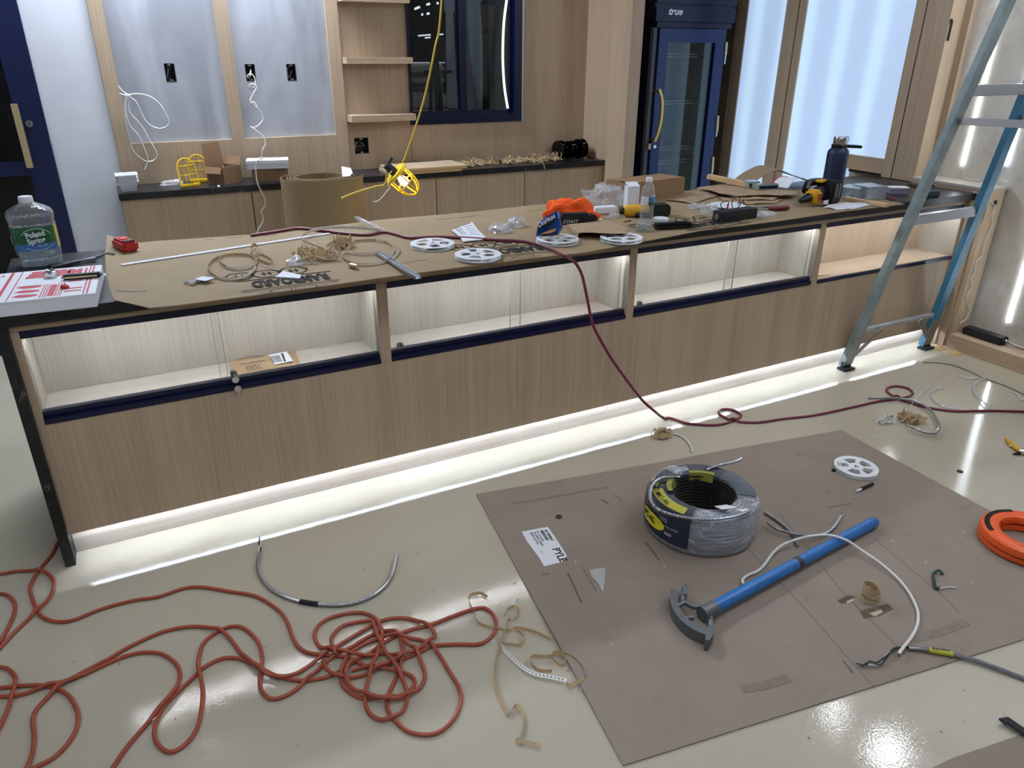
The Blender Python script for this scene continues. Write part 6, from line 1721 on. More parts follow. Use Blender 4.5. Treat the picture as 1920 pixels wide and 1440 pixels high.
# printed paper sleeve (dark) on the left front, from the inside over the top and down the outside
s0, s1 = math.radians(-228), math.radians(-143)
prof2 = [(.1115, .09), (.1135, CH - .002), (.120, CH + .005), (.158, CH + .009), (.196, CH + .004), (.2065, CH - .012), (.2095, CH * .6), (.2085, .030)]
sl = build(shell(prof2, s0, s1, 40, .0008, 4), 'paper_sleeve', 'dark_label', t, smooth=True)
prof4 = [(.150, CH + .0098), (.172, CH + .0094), (.190, CH + .0068)]
build(shell(prof4, math.radians(-222), math.radians(-152), 30, .0005, 4), 'sleeve_band', 'lime_label', sl, smooth=True)
def on_out(a, z, r=.2102): return Vector((r * math.cos(a), r * math.sin(a), z))
def on_out_(a, z): return on_out(a, z, .2128)
e = MB(); vs = []; n = 28
ac, zc_ = math.radians(-188), .083
ring = []
for i in range(n):
    a = 2 * PI * i / n
    ring.append(on_out_(ac + .34 * math.cos(a) * (abs(math.cos(a)) ** -.25 if abs(math.cos(a)) > .05 else 1), zc_ + .027 * math.sin(a)))
e.add(ring + [on_out(ac, zc_, .2138)], [(i, (i + 1) % n, n) for i in range(n)])
build(e, 'oval_patch', mat('bright_yellow_label', 'E6DC20', .4), sl, smooth=True)
def curved_text(body, size, a0, z0, m, par, r=.2118, sx=1.0, bold=0):
    cu = bpy.data.curves.new('t', 'FONT'); cu.body = body; cu.size = size; cu.offset = bold; cu.resolution_u = 2
    ob = bpy.data.objects.new('t', cu); C.objects.link(ob)
    me = bpy.data.meshes.new_from_object(ob.evaluated_get(bpy.context.evaluated_depsgraph_get()))
    C.objects.unlink(ob); bpy.data.objects.remove(ob)
    e = MB().add([on_out(a0 + v.co.x * sx / r, z0 + v.co.y, r) for v in me.vertices], [tuple(p.vertices) for p in me.polygons])
    return build(e, 'lettering', m, par)
curved_text('MC-AL', .034, math.radians(-204), .074, 'ink', sl, .2148, .85, .0008)
curved_text('250 FT', .028, math.radians(-208), .052, 'white', sl, .2108, 1.0, .0006)
curved_text('12/2', .020, math.radians(-176), .108, 'white', sl, .2108)
curved_text('SOLID COPPER', .009, math.radians(-170), .088, 'white', sl, .2108)
e = MB()
for k in range(8): 
    a = math.radians(-168) + .018 * k
    e.add([on_out(a, .058, .2112), on_out(a + .008, .058, .2112), on_out(a + .008, .070, .2112), on_out(a, .070, .2112)], [(0, 1, 2, 3)])
build(e, 'bar_code', 'white', sl)
def top_text(body, size, a0, r, m, par):
    cu = bpy.data.curves.new('t', 'FONT'); cu.body = body; cu.size = size; cu.offset = .0004; cu.resolution_u = 2
    ob = bpy.data.objects.new('t', cu); C.objects.link(ob)
    me = bpy.data.meshes.new_from_object(ob.evaluated_get(bpy.context.evaluated_depsgraph_get()))
    C.objects.unlink(ob); bpy.data.objects.remove(ob)
    e = MB().add([((r - v.co.y) * math.cos(a0 + v.co.x / r), (r - v.co.y) * math.sin(a0 + v.co.x / r), CH + .0122) for v in me.vertices], [tuple(p.vertices) for p in me.polygons])
    return build(e, 'lettering', m, par)
top_text('12/2 MC-AL', .030, math.radians(-220), .186, 'ink', sl)
# back sleeve and torn yellow edge
sb = build(shell([(.114, CH - .006), (.118, CH + .006), (.155, CH + .010), (.185, CH + .008)], math.radians(20), math.radians(150), 36, .0012, 7), 'paper_sleeve', 'dark_label', t, smooth=True)
build(shell([(.1125, CH - .022), (.116, CH + .012), (.130, CH + .0135)], math.radians(30), math.radians(75), 16, .002, 9), 'torn_edge', 'lime_dull', sb, smooth=True)
build(shell([(.1125, CH - .022), (.116, CH + .014), (.134, CH + .0145)], math.radians(112), math.radians(160), 16, .002, 3), 'torn_edge', 'lime_dull', sb, smooth=True)
build(shell([(.118, CH + .005), (.160, CH + .0125), (.196, CH + .006)], math.radians(72), math.radians(100), 12, .004, 5), 'torn_film', 'wrap', sb, smooth=True)
# outer dark print over the top on the right
build(shell([(.119, CH + .004), (.150, CH + .0085), (.190, CH + .0055)], math.radians(-40), math.radians(30), 24, .001, 2), 'printed_film', mat('printed_film', '3A4654', .3, 0, .3, 30), t, smooth=True)
# loose turn lifted off the left side, its free end at the back right
lc = [(-.03, .10), (-.10, .12), (-.165, .095), (-.222, .03), (-.232, -.03), (-.19, -.10), (-.11, -.165), (-.02, -.195), (.06, -.19)]
P, rr_ = corr(cat([(x, y, CH + .016 + .006 * math.sin(i)) for i, (x, y) in enumerate(lc)], 8), .0066)
build(MB().tube(P, rr_, 6), 'loose_turn', 'bx', t, smooth=True)
P, rr_ = corr(cat([(.10, .10, CH + .012), (.16, .10, CH + .016), (.225, .085, CH + .022), (.262, .082, CH + .03)], 6), .0066)
build(MB().tube(P, rr_, 6), 'free_end', 'bx', t, smooth=True)
build(MB().plate([(-.045, -.105, CH + .012), (.0, -.12, CH + .014), (.004, -.165, CH + .028), (-.05, -.15, CH + .026)], (0, 0, .0006)).plate([(.005, -.165, CH + .018), (.045, -.175, CH + .016), (.06, -.198, CH + .022), (.012, -.20, CH + .024)], (0, 0, .0006)), 'torn_film', 'paper', t)

# ---- conduit bender
h0, h1 = [(1.7854, -1.2389, 0.03)][0], [(2.696, -1.1458, 0.028)][0]
h0, h1 = Vector(h0), Vector(h1); h0.z = .034; h1.z = .0255
t = thing('conduit_bender', 'blue handled conduit bender with a grey cast head on the cardboard', 'tool', (h0.x, h0.y, .005))
d_ = (h1 - h0).normalized()
hd = build(MB().tube([h0, h0.lerp(h1, .985), h1], [.0205, .0205, .017], 24), 'handle', 'blue_paint', t, smooth=True)
m0 = h0.lerp(h1, .485)
build(MB().tube([m0, m0 + d_ * .022], .0209, 24), 'worn_band', mat('worn_steel', '4A4440', .5, .6), hd, smooth=True)
build(MB().tube([h1 + d_ * .0005, h1 + d_ * .0015], .0165, 20), 'end_plug', 'blackm', hd)
pts = [(p[0], p[1]) for p in [(1.8208, -1.0954, 0.02), (1.8279, -1.1111, 0.02), (1.7939, -1.1464, 0.02), (1.7652, -1.1544, 0.02), (1.7514, -1.1473, 0.02), (1.7275, -1.1686, 0.02), (1.716, -1.1983, 0.02), (1.7119, -1.2416, 0.02), (1.7198, -1.2769, 0.02), (1.7369, -1.296, 0.02), (1.7624, -1.2887, 0.02), (1.7679, -1.2993, 0.02), (1.7432, -1.3246, 0.02), (1.7122, -1.3407, 0.02), (1.7038, -1.3338, 0.02), (1.7098, -1.3222, 0.02), (1.6987, -1.3015, 0.02), (1.6892, -1.2687, 0.02), (1.6914, -1.2257, 0.02), (1.7027, -1.1833, 0.02), (1.7251, -1.145, 0.02), (1.7592, -1.108, 0.02), (1.7602, -1.1231, 0.02), (1.7595, -1.1401, 0.02)]]
outer = [(1.7574, -1.1127, 0.022), (1.7282, -1.1435, 0.022), (1.7026, -1.1858, 0.022), (1.6913, -1.2281, 0.022), (1.692, -1.27, 0.022), (1.703, -1.3011, 0.022), (1.7169, -1.3233, 0.022)]
e = MB()
sh = cat([(p[0], p[1], .026) for p in outer], 6)
for off, hgt, w_ in ((0, .036, .006),):
    e.ribbon(sh, .040, (0, 0, 1), .009)
ctr = Vector(h0)
inn = [Vector(p).lerp(Vector((ctr.x, ctr.y, p.z)), .12) for p in sh]
e.ribbon(inn, .012, (0, 0, 1), .018)
e.ribbon([p + Vector((0, 0, .016)) for p in [Vector(q).lerp(Vector((ctr.x, ctr.y, q.z)), .09) for q in sh]], .007, (0, 0, 1), .020)
e.ribbon([p - Vector((0, 0, .016)) for p in [Vector(q).lerp(Vector((ctr.x, ctr.y, q.z)), .09) for q in sh]], .007, (0, 0, 1), .020)
shoe = build(e, 'shoe', 'cast', t)
hub = h0 + d_ * .02
e = MB().tube([hub - d_ * .035, hub + d_ * .022], .0245, 16)
build(e, 'hub_socket', 'cast', t, smooth=True)
e = MB()
for px in ([(1.8032, -1.1177, 0.03), (1.7582, -1.1639, 0.03), (1.7721, -1.1991, 0.03), (1.7962, -1.2116, 0.03)], [(1.7569, -1.298, 0.03), (1.7905, -1.2577, 0.03), (1.8046, -1.227, 0.03), (1.7992, -1.2131, 0.03)], [(1.7209, -1.1725, 0.03), (1.758, -1.1694, 0.03)], [(1.74, -1.2368, 0.03), (1.7044, -1.2237, 0.03)]):
    e.tube([(p[0], p[1], .030) for p in px], .0085, 8)
g = [(1.8085, -1.1086, 0.03), (1.8175, -1.1192, 0.03), (1.7838, -1.1515, 0.03), (1.7714, -1.1479, 0.03)]
e.plate([(p[0], p[1], .018) for p in g], (0, 0, .024))
g = [(1.7465, -1.2978, 0.03), (1.7594, -1.3071, 0.03), (1.7349, -1.3322, 0.03), (1.7041, -1.3482, 0.03), (1.6943, -1.3407, 0.03), (1.715, -1.3194, 0.03)]
e.plate([(p[0], p[1], .007) for p in g], (0, 0, .040))
build(e, 'hook_and_web', 'cast', t)

# ---- orange fish tape
q = [(3.0636, -1.4814, 0.035)][0]
fc = Vector((q[0] + .018, q[1] + .002, .0052))
t = thing('fish_tape', 'round orange fish tape reel at the right edge of the cardboard', 'fish tape', tuple(fc), local=True)
def ringprof(prof, n=64):
    e = MB(); vs = []
    m_ = len(prof)
    for i in range(n):
        a = 2 * PI * i / n
        for r_, z_ in prof: vs.append((r_ * math.cos(a), r_ * math.sin(a), z_))
    return e.add(vs, [(i * m_ + j, ((i + 1) % n) * m_ + j, ((i + 1) % n) * m_ + (j + 1) % m_, i * m_ + (j + 1) % m_) for i in range(n) for j in range(m_)])
build(ringprof([(.088, .006), (.094, .0), (.138, .0), (.150, .006), (.153, .016), (.152, .0245), (.098, .0245), (.088, .02)]), 'lower_shell', 'orange_plastic', t, smooth=True)
build(ringprof([(.088, .034), (.098, .0295), (.152, .0295), (.153, .040), (.149, .054), (.138, .061), (.112, .063), (.094, .058), (.087, .047)]), 'upper_shell', 'orange_plastic', t, smooth=True)
build(ringprof([(.099, .0247), (.148, .0247), (.148, .0293), (.099, .0293)]), 'groove', 'rubber', t)
e = MB()
for k in range(9):
    a = math.radians(200 + 6 * k)
    e.obox((.112 * math.cos(a), .112 * math.sin(a), .0625), (.012 * math.cos(a), .012 * math.sin(a), 0), (-.004 * math.sin(a), .004 * math.cos(a), 0), (0, 0, .0015))
build(e, 'grip_ribs', 'orange_plastic', t)
e = MB(); vs = []
for i in range(13):
    a = math.radians(150 - 8 * i)
    vs += [(.124 * math.cos(a), .124 * math.sin(a), .0640), (.141 * math.cos(a), .141 * math.sin(a), .0612)]
build(e.add(vs, [(2 * i, 2 * i + 2, 2 * i + 3, 2 * i + 1) for i in range(12)]), 'warning_label', 'ink', t)
e = MB()
for a, z_ in ((100, .047), (160, .047), (240, .052)):
    a = math.radians(a); e.cyl((.0868 * math.cos(a), .0868 * math.sin(a), z_), (.0905 * math.cos(a), .0905 * math.sin(a), z_), .006, n=10)
build(e, 'moulding_holes', 'rubber', t)

# ---- white reel on the sheet
q = [(2.9854, -0.827, 0.015)][0]
reel('tape_reel', 'empty white reel lying on the cardboard sheet on the floor', q[0], q[1], .0055, -.9, .089)
# ---- cords
def floor_pts(px, z): return [(p[0], p[1], z) for p in px]
oc = [[(-0.0293, 0.1457, 0.006), (-0.0454, 0.0739, 0.006), (-0.0807, -0.0066, 0.006), (-0.1001, -0.0865, 0.006), (-0.0923, -0.1496, 0.006), (-0.0737, -0.2299, 0.006), (-0.0496, -0.2832, 0.006), (-0.0122, -0.3186, 0.006), (0.0318, -0.3308, 0.006), (0.1064, -0.315, 0.006), (0.1972, -0.317, 0.006), (0.272, -0.3356, 0.006), (0.3504, -0.3291, 0.006), (0.4059, -0.3518, 0.006), (0.481, -0.4147, 0.006), (0.5545, -0.4793, 0.006), (0.6037, -0.5731, 0.006), (0.6182, -0.6379, 0.006), (0.619, -0.7088, 0.006), (0.6232, -0.7609, 0.006), (0.6397, -0.7986, 0.006), (0.6707, -0.8267, 0.006), (0.7376, -0.8733, 0.006), (0.767, -0.9144, 0.006), (0.8019, -0.9555, 0.006), (0.8497, -0.9574, 0.006), (0.8984, -0.9593, 0.006), (0.9503, -0.9552, 0.006), (0.9859, -0.9518, 0.006), (1.051, -0.9783, 0.006), (1.108, -1.0079, 0.006), (1.1463, -1.0029, 0.006), (1.1833, -0.9761, 0.006), (1.2045, -0.9261, 0.006), (1.1982, -0.8816, 0.006), (1.176, -0.8645, 0.006), (1.1324, -0.8613, 0.006), (1.0712, -0.8623, 0.006), (1.0104, -0.8654, 0.006), (0.9538, -0.8569, 0.006), (0.908, -0.8589, 0.006), (0.8638, -0.8686, 0.006), (0.8194, -0.8872, 0.006), (0.7701, -0.9043, 0.006), (0.7254, -0.9157, 0.006), (0.6765, -0.924, 0.006), (0.6272, -0.9138, 0.006), (0.583, -0.8908, 0.006), (0.5421, -0.8519, 0.006), (0.511, -0.8042, 0.006), (0.4836, -0.7647, 0.006), (0.4546, -0.731, 0.006), (0.4141, -0.7123, 0.006), (0.3656, -0.7241, 0.006), (0.3307, -0.753, 0.006), (0.2867, -0.7882, 0.006), (0.2499, -0.8226, 0.006), (0.2298, -0.8616, 0.006), (0.2207, -0.9006, 0.006), (0.2244, -0.9375, 0.006), (0.2384, -0.9699, 0.006), (0.257, -0.9867, 0.006), (0.2855, -0.9801, 0.006), (0.3127, -0.9541, 0.006), (0.3323, -0.9091, 0.006), (0.348, -0.8348, 0.006), (0.3523, -0.7752, 0.006), (0.3506, -0.7163, 0.006), (0.3597, -0.6627, 0.006), (0.3784, -0.6189, 0.006), (0.4168, -0.5936, 0.006), (0.457, -0.5859, 0.006), (0.4888, -0.6051, 0.006), (0.5122, -0.6533, 0.006), (0.524, -0.7094, 0.006), (0.52, -0.772, 0.006), (0.5094, -0.8125, 0.006), (0.4968, -0.8569, 0.006), (0.4972, -0.8936, 0.006), (0.5121, -0.9285, 0.006), (0.5389, -0.9383, 0.006), (0.5783, -0.9315, 0.006), (0.6242, -0.9078, 0.006), (0.6612, -0.8823, 0.006), (0.7092, -0.8609, 0.006), (0.7675, -0.8432, 0.006), (0.8278, -0.8248, 0.006), (0.8785, -0.8256, 0.006), (0.9046, -0.8494, 0.006), (0.9037, -0.8993, 0.006), (0.8894, -0.9475, 0.006), (0.8662, -0.9889, 0.006), (0.8365, -1.027, 0.006), (0.8086, -1.0619, 0.006), (0.79, -1.0936, 0.006), (0.7864, -1.1259, 0.006), (0.7936, -1.1609, 0.006), (0.8087, -1.2011, 0.006), (0.838, -1.2295, 0.006), (0.8726, -1.2438, 0.006), (0.911, -1.2355, 0.006), (0.9484, -1.2102, 0.006), (0.9785, -1.1711, 0.006), (0.9896, -1.1283, 0.006), (0.9879, -1.068, 0.006), (0.9875, -1.0056, 0.006), (0.98, -0.9536, 0.006), (0.9578, -0.9099, 0.006), (0.9171, -0.8813, 0.006), (0.8754, -0.8546, 0.006), (0.8373, -0.8474, 0.006), (0.7859, -0.8528, 0.006), (0.7454, -0.8797, 0.006), (0.7163, -0.92, 0.006), (0.7026, -0.9574, 0.006), (0.7072, -0.9943, 0.006), (0.7298, -1.0355, 0.006), (0.7725, -1.0639, 0.006), (0.8168, -1.0828, 0.006), (0.8592, -1.0819, 0.006), (0.8853, -1.059, 0.006), (0.8836, -1.0295, 0.006), (0.8559, -1.0039, 0.006), (0.828, -0.9736, 0.006), (0.7842, -0.9463, 0.006), (0.7408, -0.9328, 0.006)],
      [(-0.2278, -0.5058, 0.006), (-0.1493, -0.5424, 0.006), (-0.0998, -0.5595, 0.006), (-0.0484, -0.5842, 0.006), (-0.011, -0.6165, 0.006), (0.0198, -0.6598, 0.006), (0.0384, -0.7126, 0.006), (0.0451, -0.7596, 0.006), (0.0381, -0.8055, 0.006), (0.0145, -0.8462, 0.006), (-0.0143, -0.8697, 0.006), (-0.0508, -0.878, 0.006), (-0.0988, -0.9025, 0.006)],
      [(-0.2245, -0.5369, 0.006), (-0.1465, -0.5775, 0.006), (-0.1052, -0.5948, 0.006), (-0.0439, -0.5993, 0.006), (0.0056, -0.6014, 0.006), (0.0614, -0.5818, 0.006), (0.1222, -0.5606, 0.006), (0.1682, -0.5392, 0.006), (0.2198, -0.5241, 0.006), (0.274, -0.5143, 0.006), (0.331, -0.5232, 0.006), (0.3781, -0.545, 0.006), (0.413, -0.5761, 0.006), (0.4426, -0.6197, 0.006), (0.4588, -0.6755, 0.006), (0.4734, -0.736, 0.006), (0.4967, -0.7923, 0.006), (0.5191, -0.84, 0.006), (0.544, -0.864, 0.006), (0.5749, -0.88, 0.006), (0.6243, -0.8631, 0.006), (0.683, -0.8403, 0.006), (0.7428, -0.8157, 0.006), (0.816, -0.7931, 0.006), (0.8774, -0.7778, 0.006), (0.9222, -0.785, 0.006), (0.9616, -0.8081, 0.006), (0.9916, -0.8503, 0.006), (1.0082, -0.8929, 0.006), (1.0005, -0.9246, 0.006), (0.9658, -0.9463, 0.006), (0.9168, -0.9546, 0.006), (0.8712, -0.9615, 0.006), (0.8042, -0.968, 0.006), (0.752, -0.9633, 0.006), (0.7141, -0.9546, 0.006), (0.6851, -0.9262, 0.006), (0.6748, -0.8894, 0.006), (0.6792, -0.8548, 0.006)],
      [(-0.0697, -0.9257, 0.006), (-0.0637, -0.8713, 0.006), (-0.0569, -0.8249, 0.006), (-0.0562, -0.7675, 0.006), (-0.0627, -0.7093, 0.006), (-0.0535, -0.6708, 0.006), (-0.022, -0.636, 0.006), (0.0097, -0.6101, 0.006), (0.0614, -0.5953, 0.006), (0.1218, -0.579, 0.006), (0.1768, -0.5724, 0.006), (0.222, -0.584, 0.006), (0.2606, -0.6112, 0.006), (0.2899, -0.6594, 0.006), (0.3013, -0.7066, 0.006), (0.2943, -0.7516, 0.006), (0.2737, -0.7961, 0.006), (0.2401, -0.8296, 0.006), (0.1995, -0.8707, 0.006), (0.1622, -0.9105, 0.006), (0.1377, -0.9437, 0.006), (0.114, -0.9806, 0.006), (0.0959, -1.012, 0.006)],
      [(-0.29, 0.0734, 0.006), (-0.1954, 0.037, 0.006), (-0.1452, 0.0268, 0.006), (-0.0936, 0.0001, 0.006), (-0.0578, -0.028, 0.006), (-0.0323, -0.0881, 0.006), (-0.0336, -0.1449, 0.006), (-0.0513, -0.1995, 0.006), (-0.0817, -0.2449, 0.006), (-0.1242, -0.2997, 0.006), (-0.1635, -0.3644, 0.006), (-0.2088, -0.4458, 0.006)],
      [(-0.2481, -0.0454, 0.006), (-0.1861, -0.0805, 0.006), (-0.1605, -0.1055, 0.006), (-0.141, -0.153, 0.006), (-0.1373, -0.2079, 0.006), (-0.1485, -0.2715, 0.006), (-0.1657, -0.3363, 0.006), (-0.1975, -0.4291, 0.006)],
      [(-0.2099, -0.434, 0.006), (-0.1565, -0.4527, 0.006), (-0.134, -0.4735, 0.006), (-0.1172, -0.509, 0.006), (-0.1103, -0.5563, 0.006), (-0.1199, -0.6181, 0.006), (-0.1372, -0.6954, 0.006), (-0.1642, -0.7847, 0.006)],
      [(0.8712, -0.9615, 0.006), (0.844, -0.912, 0.006), (0.7816, -0.9033, 0.006), (0.7302, -0.86, 0.006), (0.6896, -0.815, 0.006), (0.6781, -0.7722, 0.006), (0.6828, -0.7342, 0.006), (0.7073, -0.7028, 0.006), (0.7494, -0.6899, 0.006), (0.799, -0.6965, 0.006), (0.8402, -0.7152, 0.006), (0.8642, -0.7494, 0.006), (0.867, -0.7936, 0.006), (0.8646, -0.8363, 0.006), (0.8474, -0.8774, 0.006), (0.8205, -0.9188, 0.006), (0.7893, -0.9648, 0.006), (0.7609, -1.0094, 0.006), (0.7422, -1.0544, 0.006), (0.7376, -1.0925, 0.006), (0.751, -1.129, 0.006), (0.7789, -1.1474, 0.006), (0.8101, -1.1441, 0.006), (0.8378, -1.1185, 0.006), (0.8553, -1.0713, 0.006), (0.8566, -1.0154, 0.006), (0.8497, -0.9574, 0.006), (0.8454, -0.8934, 0.006), (0.8466, -0.8396, 0.006), (0.8545, -0.7792, 0.006), (0.8434, -0.7602, 0.006), (0.808, -0.7471, 0.006), (0.7629, -0.7448, 0.006), (0.7269, -0.7724, 0.006), (0.7154, -0.8088, 0.006), (0.7122, -0.8672, 0.006)],
      [(0.9124, -0.8939, 0.006), (0.9278, -0.9435, 0.006), (0.9284, -0.9983, 0.006), (0.9202, -1.0485, 0.006), (0.8965, -1.0799, 0.006), (0.8631, -1.0965, 0.006), (0.8267, -1.0983, 0.006), (0.7904, -1.0835, 0.006), (0.7543, -1.0545, 0.006), (0.7298, -1.0209, 0.006), (0.7167, -0.9778, 0.006), (0.7255, -0.9316, 0.006), (0.7578, -0.9026, 0.006)]]
def dist2(p, q): return (p.x - q.x) ** 2 + (p.y - q.y) ** 2
laid = []
e = MB()
RO = .0058
grid = {}
def lay(px, r_, step=.012):
    P = resample(cat([(p[0], p[1], r_) for p in px], 5), step)
    zs = []
    for i, p in enumerate(P):
        k = (int(p.x // .02), int(p.y // .02))
        top = 0.0; 
        for dx in (-1, 0, 1):
            for dy in (-1, 0, 1):
                for (q, sid, idx) in grid.get((k[0] + dx, k[1] + dy), ()):
                    if sid == len(laid) and abs(idx - i) < 8: continue
                    dd = math.sqrt(dist2(p, q))
                    if dd < 2 * r_: top = max(top, q.z + math.sqrt(max(4 * r_ * r_ - dd * dd, 0)) - r_)
        p.z = min(r_ + max(top, 0), r_ * 7) + .0004
        grid.setdefault(k, []).append((p, len(laid), i))
    for _ in range(3):
        z0 = [p.z for p in P]
        for i in range(1, len(P) - 1): P[i].z = max(z0[i], (z0[i - 1] + z0[i + 1]) / 2)
    laid.append(P)
    return P
for px in oc: e.tube(lay(px, RO), RO, 8)
solo(e, 'extension_cord', 'orange_cord', 'tangled orange rubber extension cord across the floor at the lower left', 'cord', smooth=True)
# maroon cord: over the board, down the front and across the floor
top_ = [(0.8644, 0.6817, 0.9235), (0.9441, 0.6977, 0.9235), (1.0034, 0.714, 0.9235), (1.0747, 0.7255, 0.9235), (1.1471, 0.6425, 0.9235), (1.2325, 0.5315, 0.9235), (1.3072, 0.472, 0.9235), (1.384, 0.49, 0.9235), (1.418, 0.4167, 0.9235), (1.4476, 0.3365, 0.9235), (1.5542, 0.3049, 0.9235), (1.6462, 0.2374, 0.9235), (1.7485, 0.1438, 0.9235), (1.8435, 0.065, 0.9235), (1.8726, -0.0795, 0.9235), (1.8646, -0.2057, 0.9235)]
dn_ = [(1.9672, -0.115, 0.869), (1.9991, -0.1244, 0.819), (2.0174, -0.1339, 0.7453), (2.0307, -0.1433, 0.6777), (2.0503, -0.1528, 0.5962), (2.0978, -0.1622, 0.5078), (2.1523, -0.1717, 0.4204), (2.2238, -0.1811, 0.3218), (2.3078, -0.1906, 0.2142), (2.3761, -0.2, 0.1469)]
fl_ = [(2.5584, -0.0671, 0.0062), (2.6233, -0.1639, 0.0062), (2.7263, -0.2355, 0.0062), (2.8269, -0.2433, 0.0062), (2.9137, -0.2171, 0.0062), (2.9176, -0.1459, 0.0062), (2.87, -0.1215, 0.0062), (2.8281, -0.16, 0.0062), (2.8378, -0.2426, 0.0062), (2.9293, -0.3086, 0.0062), (3.0747, -0.3387, 0.0062), (3.2467, -0.3815, 0.0062), (3.487, -0.4041, 0.0062), (3.6672, -0.4197, 0.0062), (3.8252, -0.4504, 0.0062), (3.9051, -0.4325, 0.0062), (3.9382, -0.3739, 0.0062), (3.8927, -0.3274, 0.0062), (3.8173, -0.3425, 0.0062), (3.7797, -0.4125, 0.0062), (3.7841, -0.4867, 0.0062), (3.8189, -0.5813, 0.0062), (3.899, -0.6699, 0.0062), (4.0482, -0.7398, 0.0062), (4.2153, -0.839, 0.0062), (4.3451, -0.9324, 0.0062)]
P = resample(cat(top_ + dn_ + fl_, 5), .015)
for p in P:
    if p.z < .0062: p.z = .0062
    if p.z > .02 and p.z < .90 and p.y > -.11: p.y = -.11
cr = {}
for i, p in enumerate(P):
    if p.z < .01:
        for j in range(0, i - 8):
            if P[j].z < .016 and dist2(p, P[j]) < .014 ** 2: p.z = .0185
solo(MB().tube(P, .0062, 8), 'maroon_cord', 'maroon', 'long maroon cord running over the counter, down its front and across the floor', 'cord', smooth=True)

# ---- armoured cable pieces
def bx(px, r_, z, lab, label, group='cut pieces of armoured cable', wires=None):
    P, rr_ = corr(cat([(p[0], p[1], z + r_) for p in px], 6), r_)
    t = thing('cable_piece', lab, 'cable', (P[0].x, P[0].y, z), group=group)
    build(MB().tube(P, rr_, 7), 'armour', 'bx', t, smooth=True)
    return t
t = bx([(0.6077, -0.2555, 0.007), (0.5888, -0.3194, 0.007), (0.5878, -0.3923, 0.007), (0.604, -0.4619, 0.007), (0.6322, -0.5179, 0.007), (0.6766, -0.5727, 0.007), (0.7254, -0.6123, 0.007), (0.7789, -0.6457, 0.007), (0.8343, -0.6603, 0.007), (0.8898, -0.6544, 0.007), (0.9408, -0.6275, 0.007), (0.9855, -0.5796, 0.007), (1.0329, -0.4893, 0.007)], .0072, .0005, 'bowed piece of grey armoured cable on the floor before the counter', 0)
b_ = [(0.6766, -0.5727, 0.007), (0.7008, -0.5938, 0.007), (0.7254, -0.6123, 0.007)]
build(MB().tube([(p[0], p[1], .0079) for p in b_], .0080, 10), 'black_tape_band', 'rubber', t, smooth=True)
for k, m_ in enumerate(('blackm', 'white_cord')):
    wp = [(0.6074, -0.2598, 0.01), (0.612, -0.2346, 0.01), (0.6184, -0.2099, 0.01), (0.6227, -0.1763, 0.01)]
    build(MB().tube(cat([(p[0] + .004 * math.sin(i * 2.2 + k * PI), p[1], .008 + .002 * math.cos(i * 2.2 + k * PI) + .004 * i) for i, p in enumerate(wp)], 6), .0026, 6), 'wire', m_, t, smooth=True)
bx([(2.3896, -0.8935, 0.012), (2.3913, -0.9467, 0.012), (2.3885, -0.9921, 0.012), (2.3754, -1.0459, 0.012), (2.3497, -1.0875, 0.012), (2.3334, -1.1076, 0.012)], .0066, .0052, 'shorter of two crossing cable pieces beside the blue bender handle', 0)
t = bx([(2.3337, -0.9611, 0.02), (2.3297, -1.0049, 0.02), (2.3552, -1.0479, 0.02), (2.3791, -1.0787, 0.02), (2.4218, -1.1045, 0.02), (2.4715, -1.1118, 0.02), (2.5323, -1.0983, 0.02), (2.5925, -1.0716, 0.02), (2.6154, -1.0597, 0.02)], .0066, .0185, 'curved cable piece crossing over another beside the blue bender handle', 0)
wp = [(2.6072, -1.0652, 0.026), (2.6171, -1.0544, 0.026), (2.6285, -1.0523, 0.026)]
build(MB().tube([(p[0], p[1], .0255 + .003 * i) for i, p in enumerate(wp)], .0018, 6), 'wire', 'chrome', t)
bx([(3.6092, -0.3918, 0.007), (3.6785, -0.4202, 0.007), (3.7611, -0.4697, 0.007), (3.7931, -0.5284, 0.007), (3.7844, -0.5994, 0.007), (3.7218, -0.6857, 0.007), (3.6472, -0.7537, 0.007), (3.5737, -0.788, 0.007), (3.5354, -0.7742, 0.007), (3.5242, -0.7328, 0.007), (3.5223, -0.6895, 0.007)], .0066, .0145, 'bowed cable piece beside the maroon cord on the right', 0)
cp = [(2.2404, -1.6228, 0.012), (2.2682, -1.6397, 0.012), (2.2958, -1.6637, 0.012), (2.3332, -1.6975, 0.012), (2.3711, -1.7386, 0.012), (2.3961, -1.7818, 0.012), (2.433, -1.8483, 0.012), (2.4717, -1.9417, 0.012)]
P, rr_ = corr(cat([(p[0], p[1], .0125 if i < 4 else (.010 if i < 6 else .0075)) for i, p in enumerate(cp)], 6), .0072)
t = thing('cable_piece', 'armoured cable with a yellow marked sleeve entering from the right edge', 'cable', (P[0].x, P[0].y, .005), group='cut pieces of armoured cable')
build(MB().tube(P, rr_, 8), 'armour', 'bx', t, smooth=True)
s_ = [(2.2864, -1.6546, 0.0125), (2.311, -1.677, 0.0125), (2.334, -1.6985, 0.0125)]
sv = build(MB().tube(cat([(p[0], p[1], .0128) for p in s_], 4), .0084, 12), 'marker_sleeve', 'lime_label', t, smooth=True)
a, c_ = Vector([(2.2701, -1.6692, 0.02)][0]), Vector([(2.3143, -1.7064, 0.02)][0]); u_ = (c_ - a); L_ = u_.length
mid_ = Vector(s_[0]); a = Vector(s_[0]).lerp(Vector(s_[2]), .06); a.z = .0216; a -= Vector((0, .0045, 0))
text('BLK/WHT', .011, a, u_, Vector((0, 0, 1)).cross(u_), 'ink', sv, 'lettering', sx=L_ / (.011 * 4.9), bold=.0003)
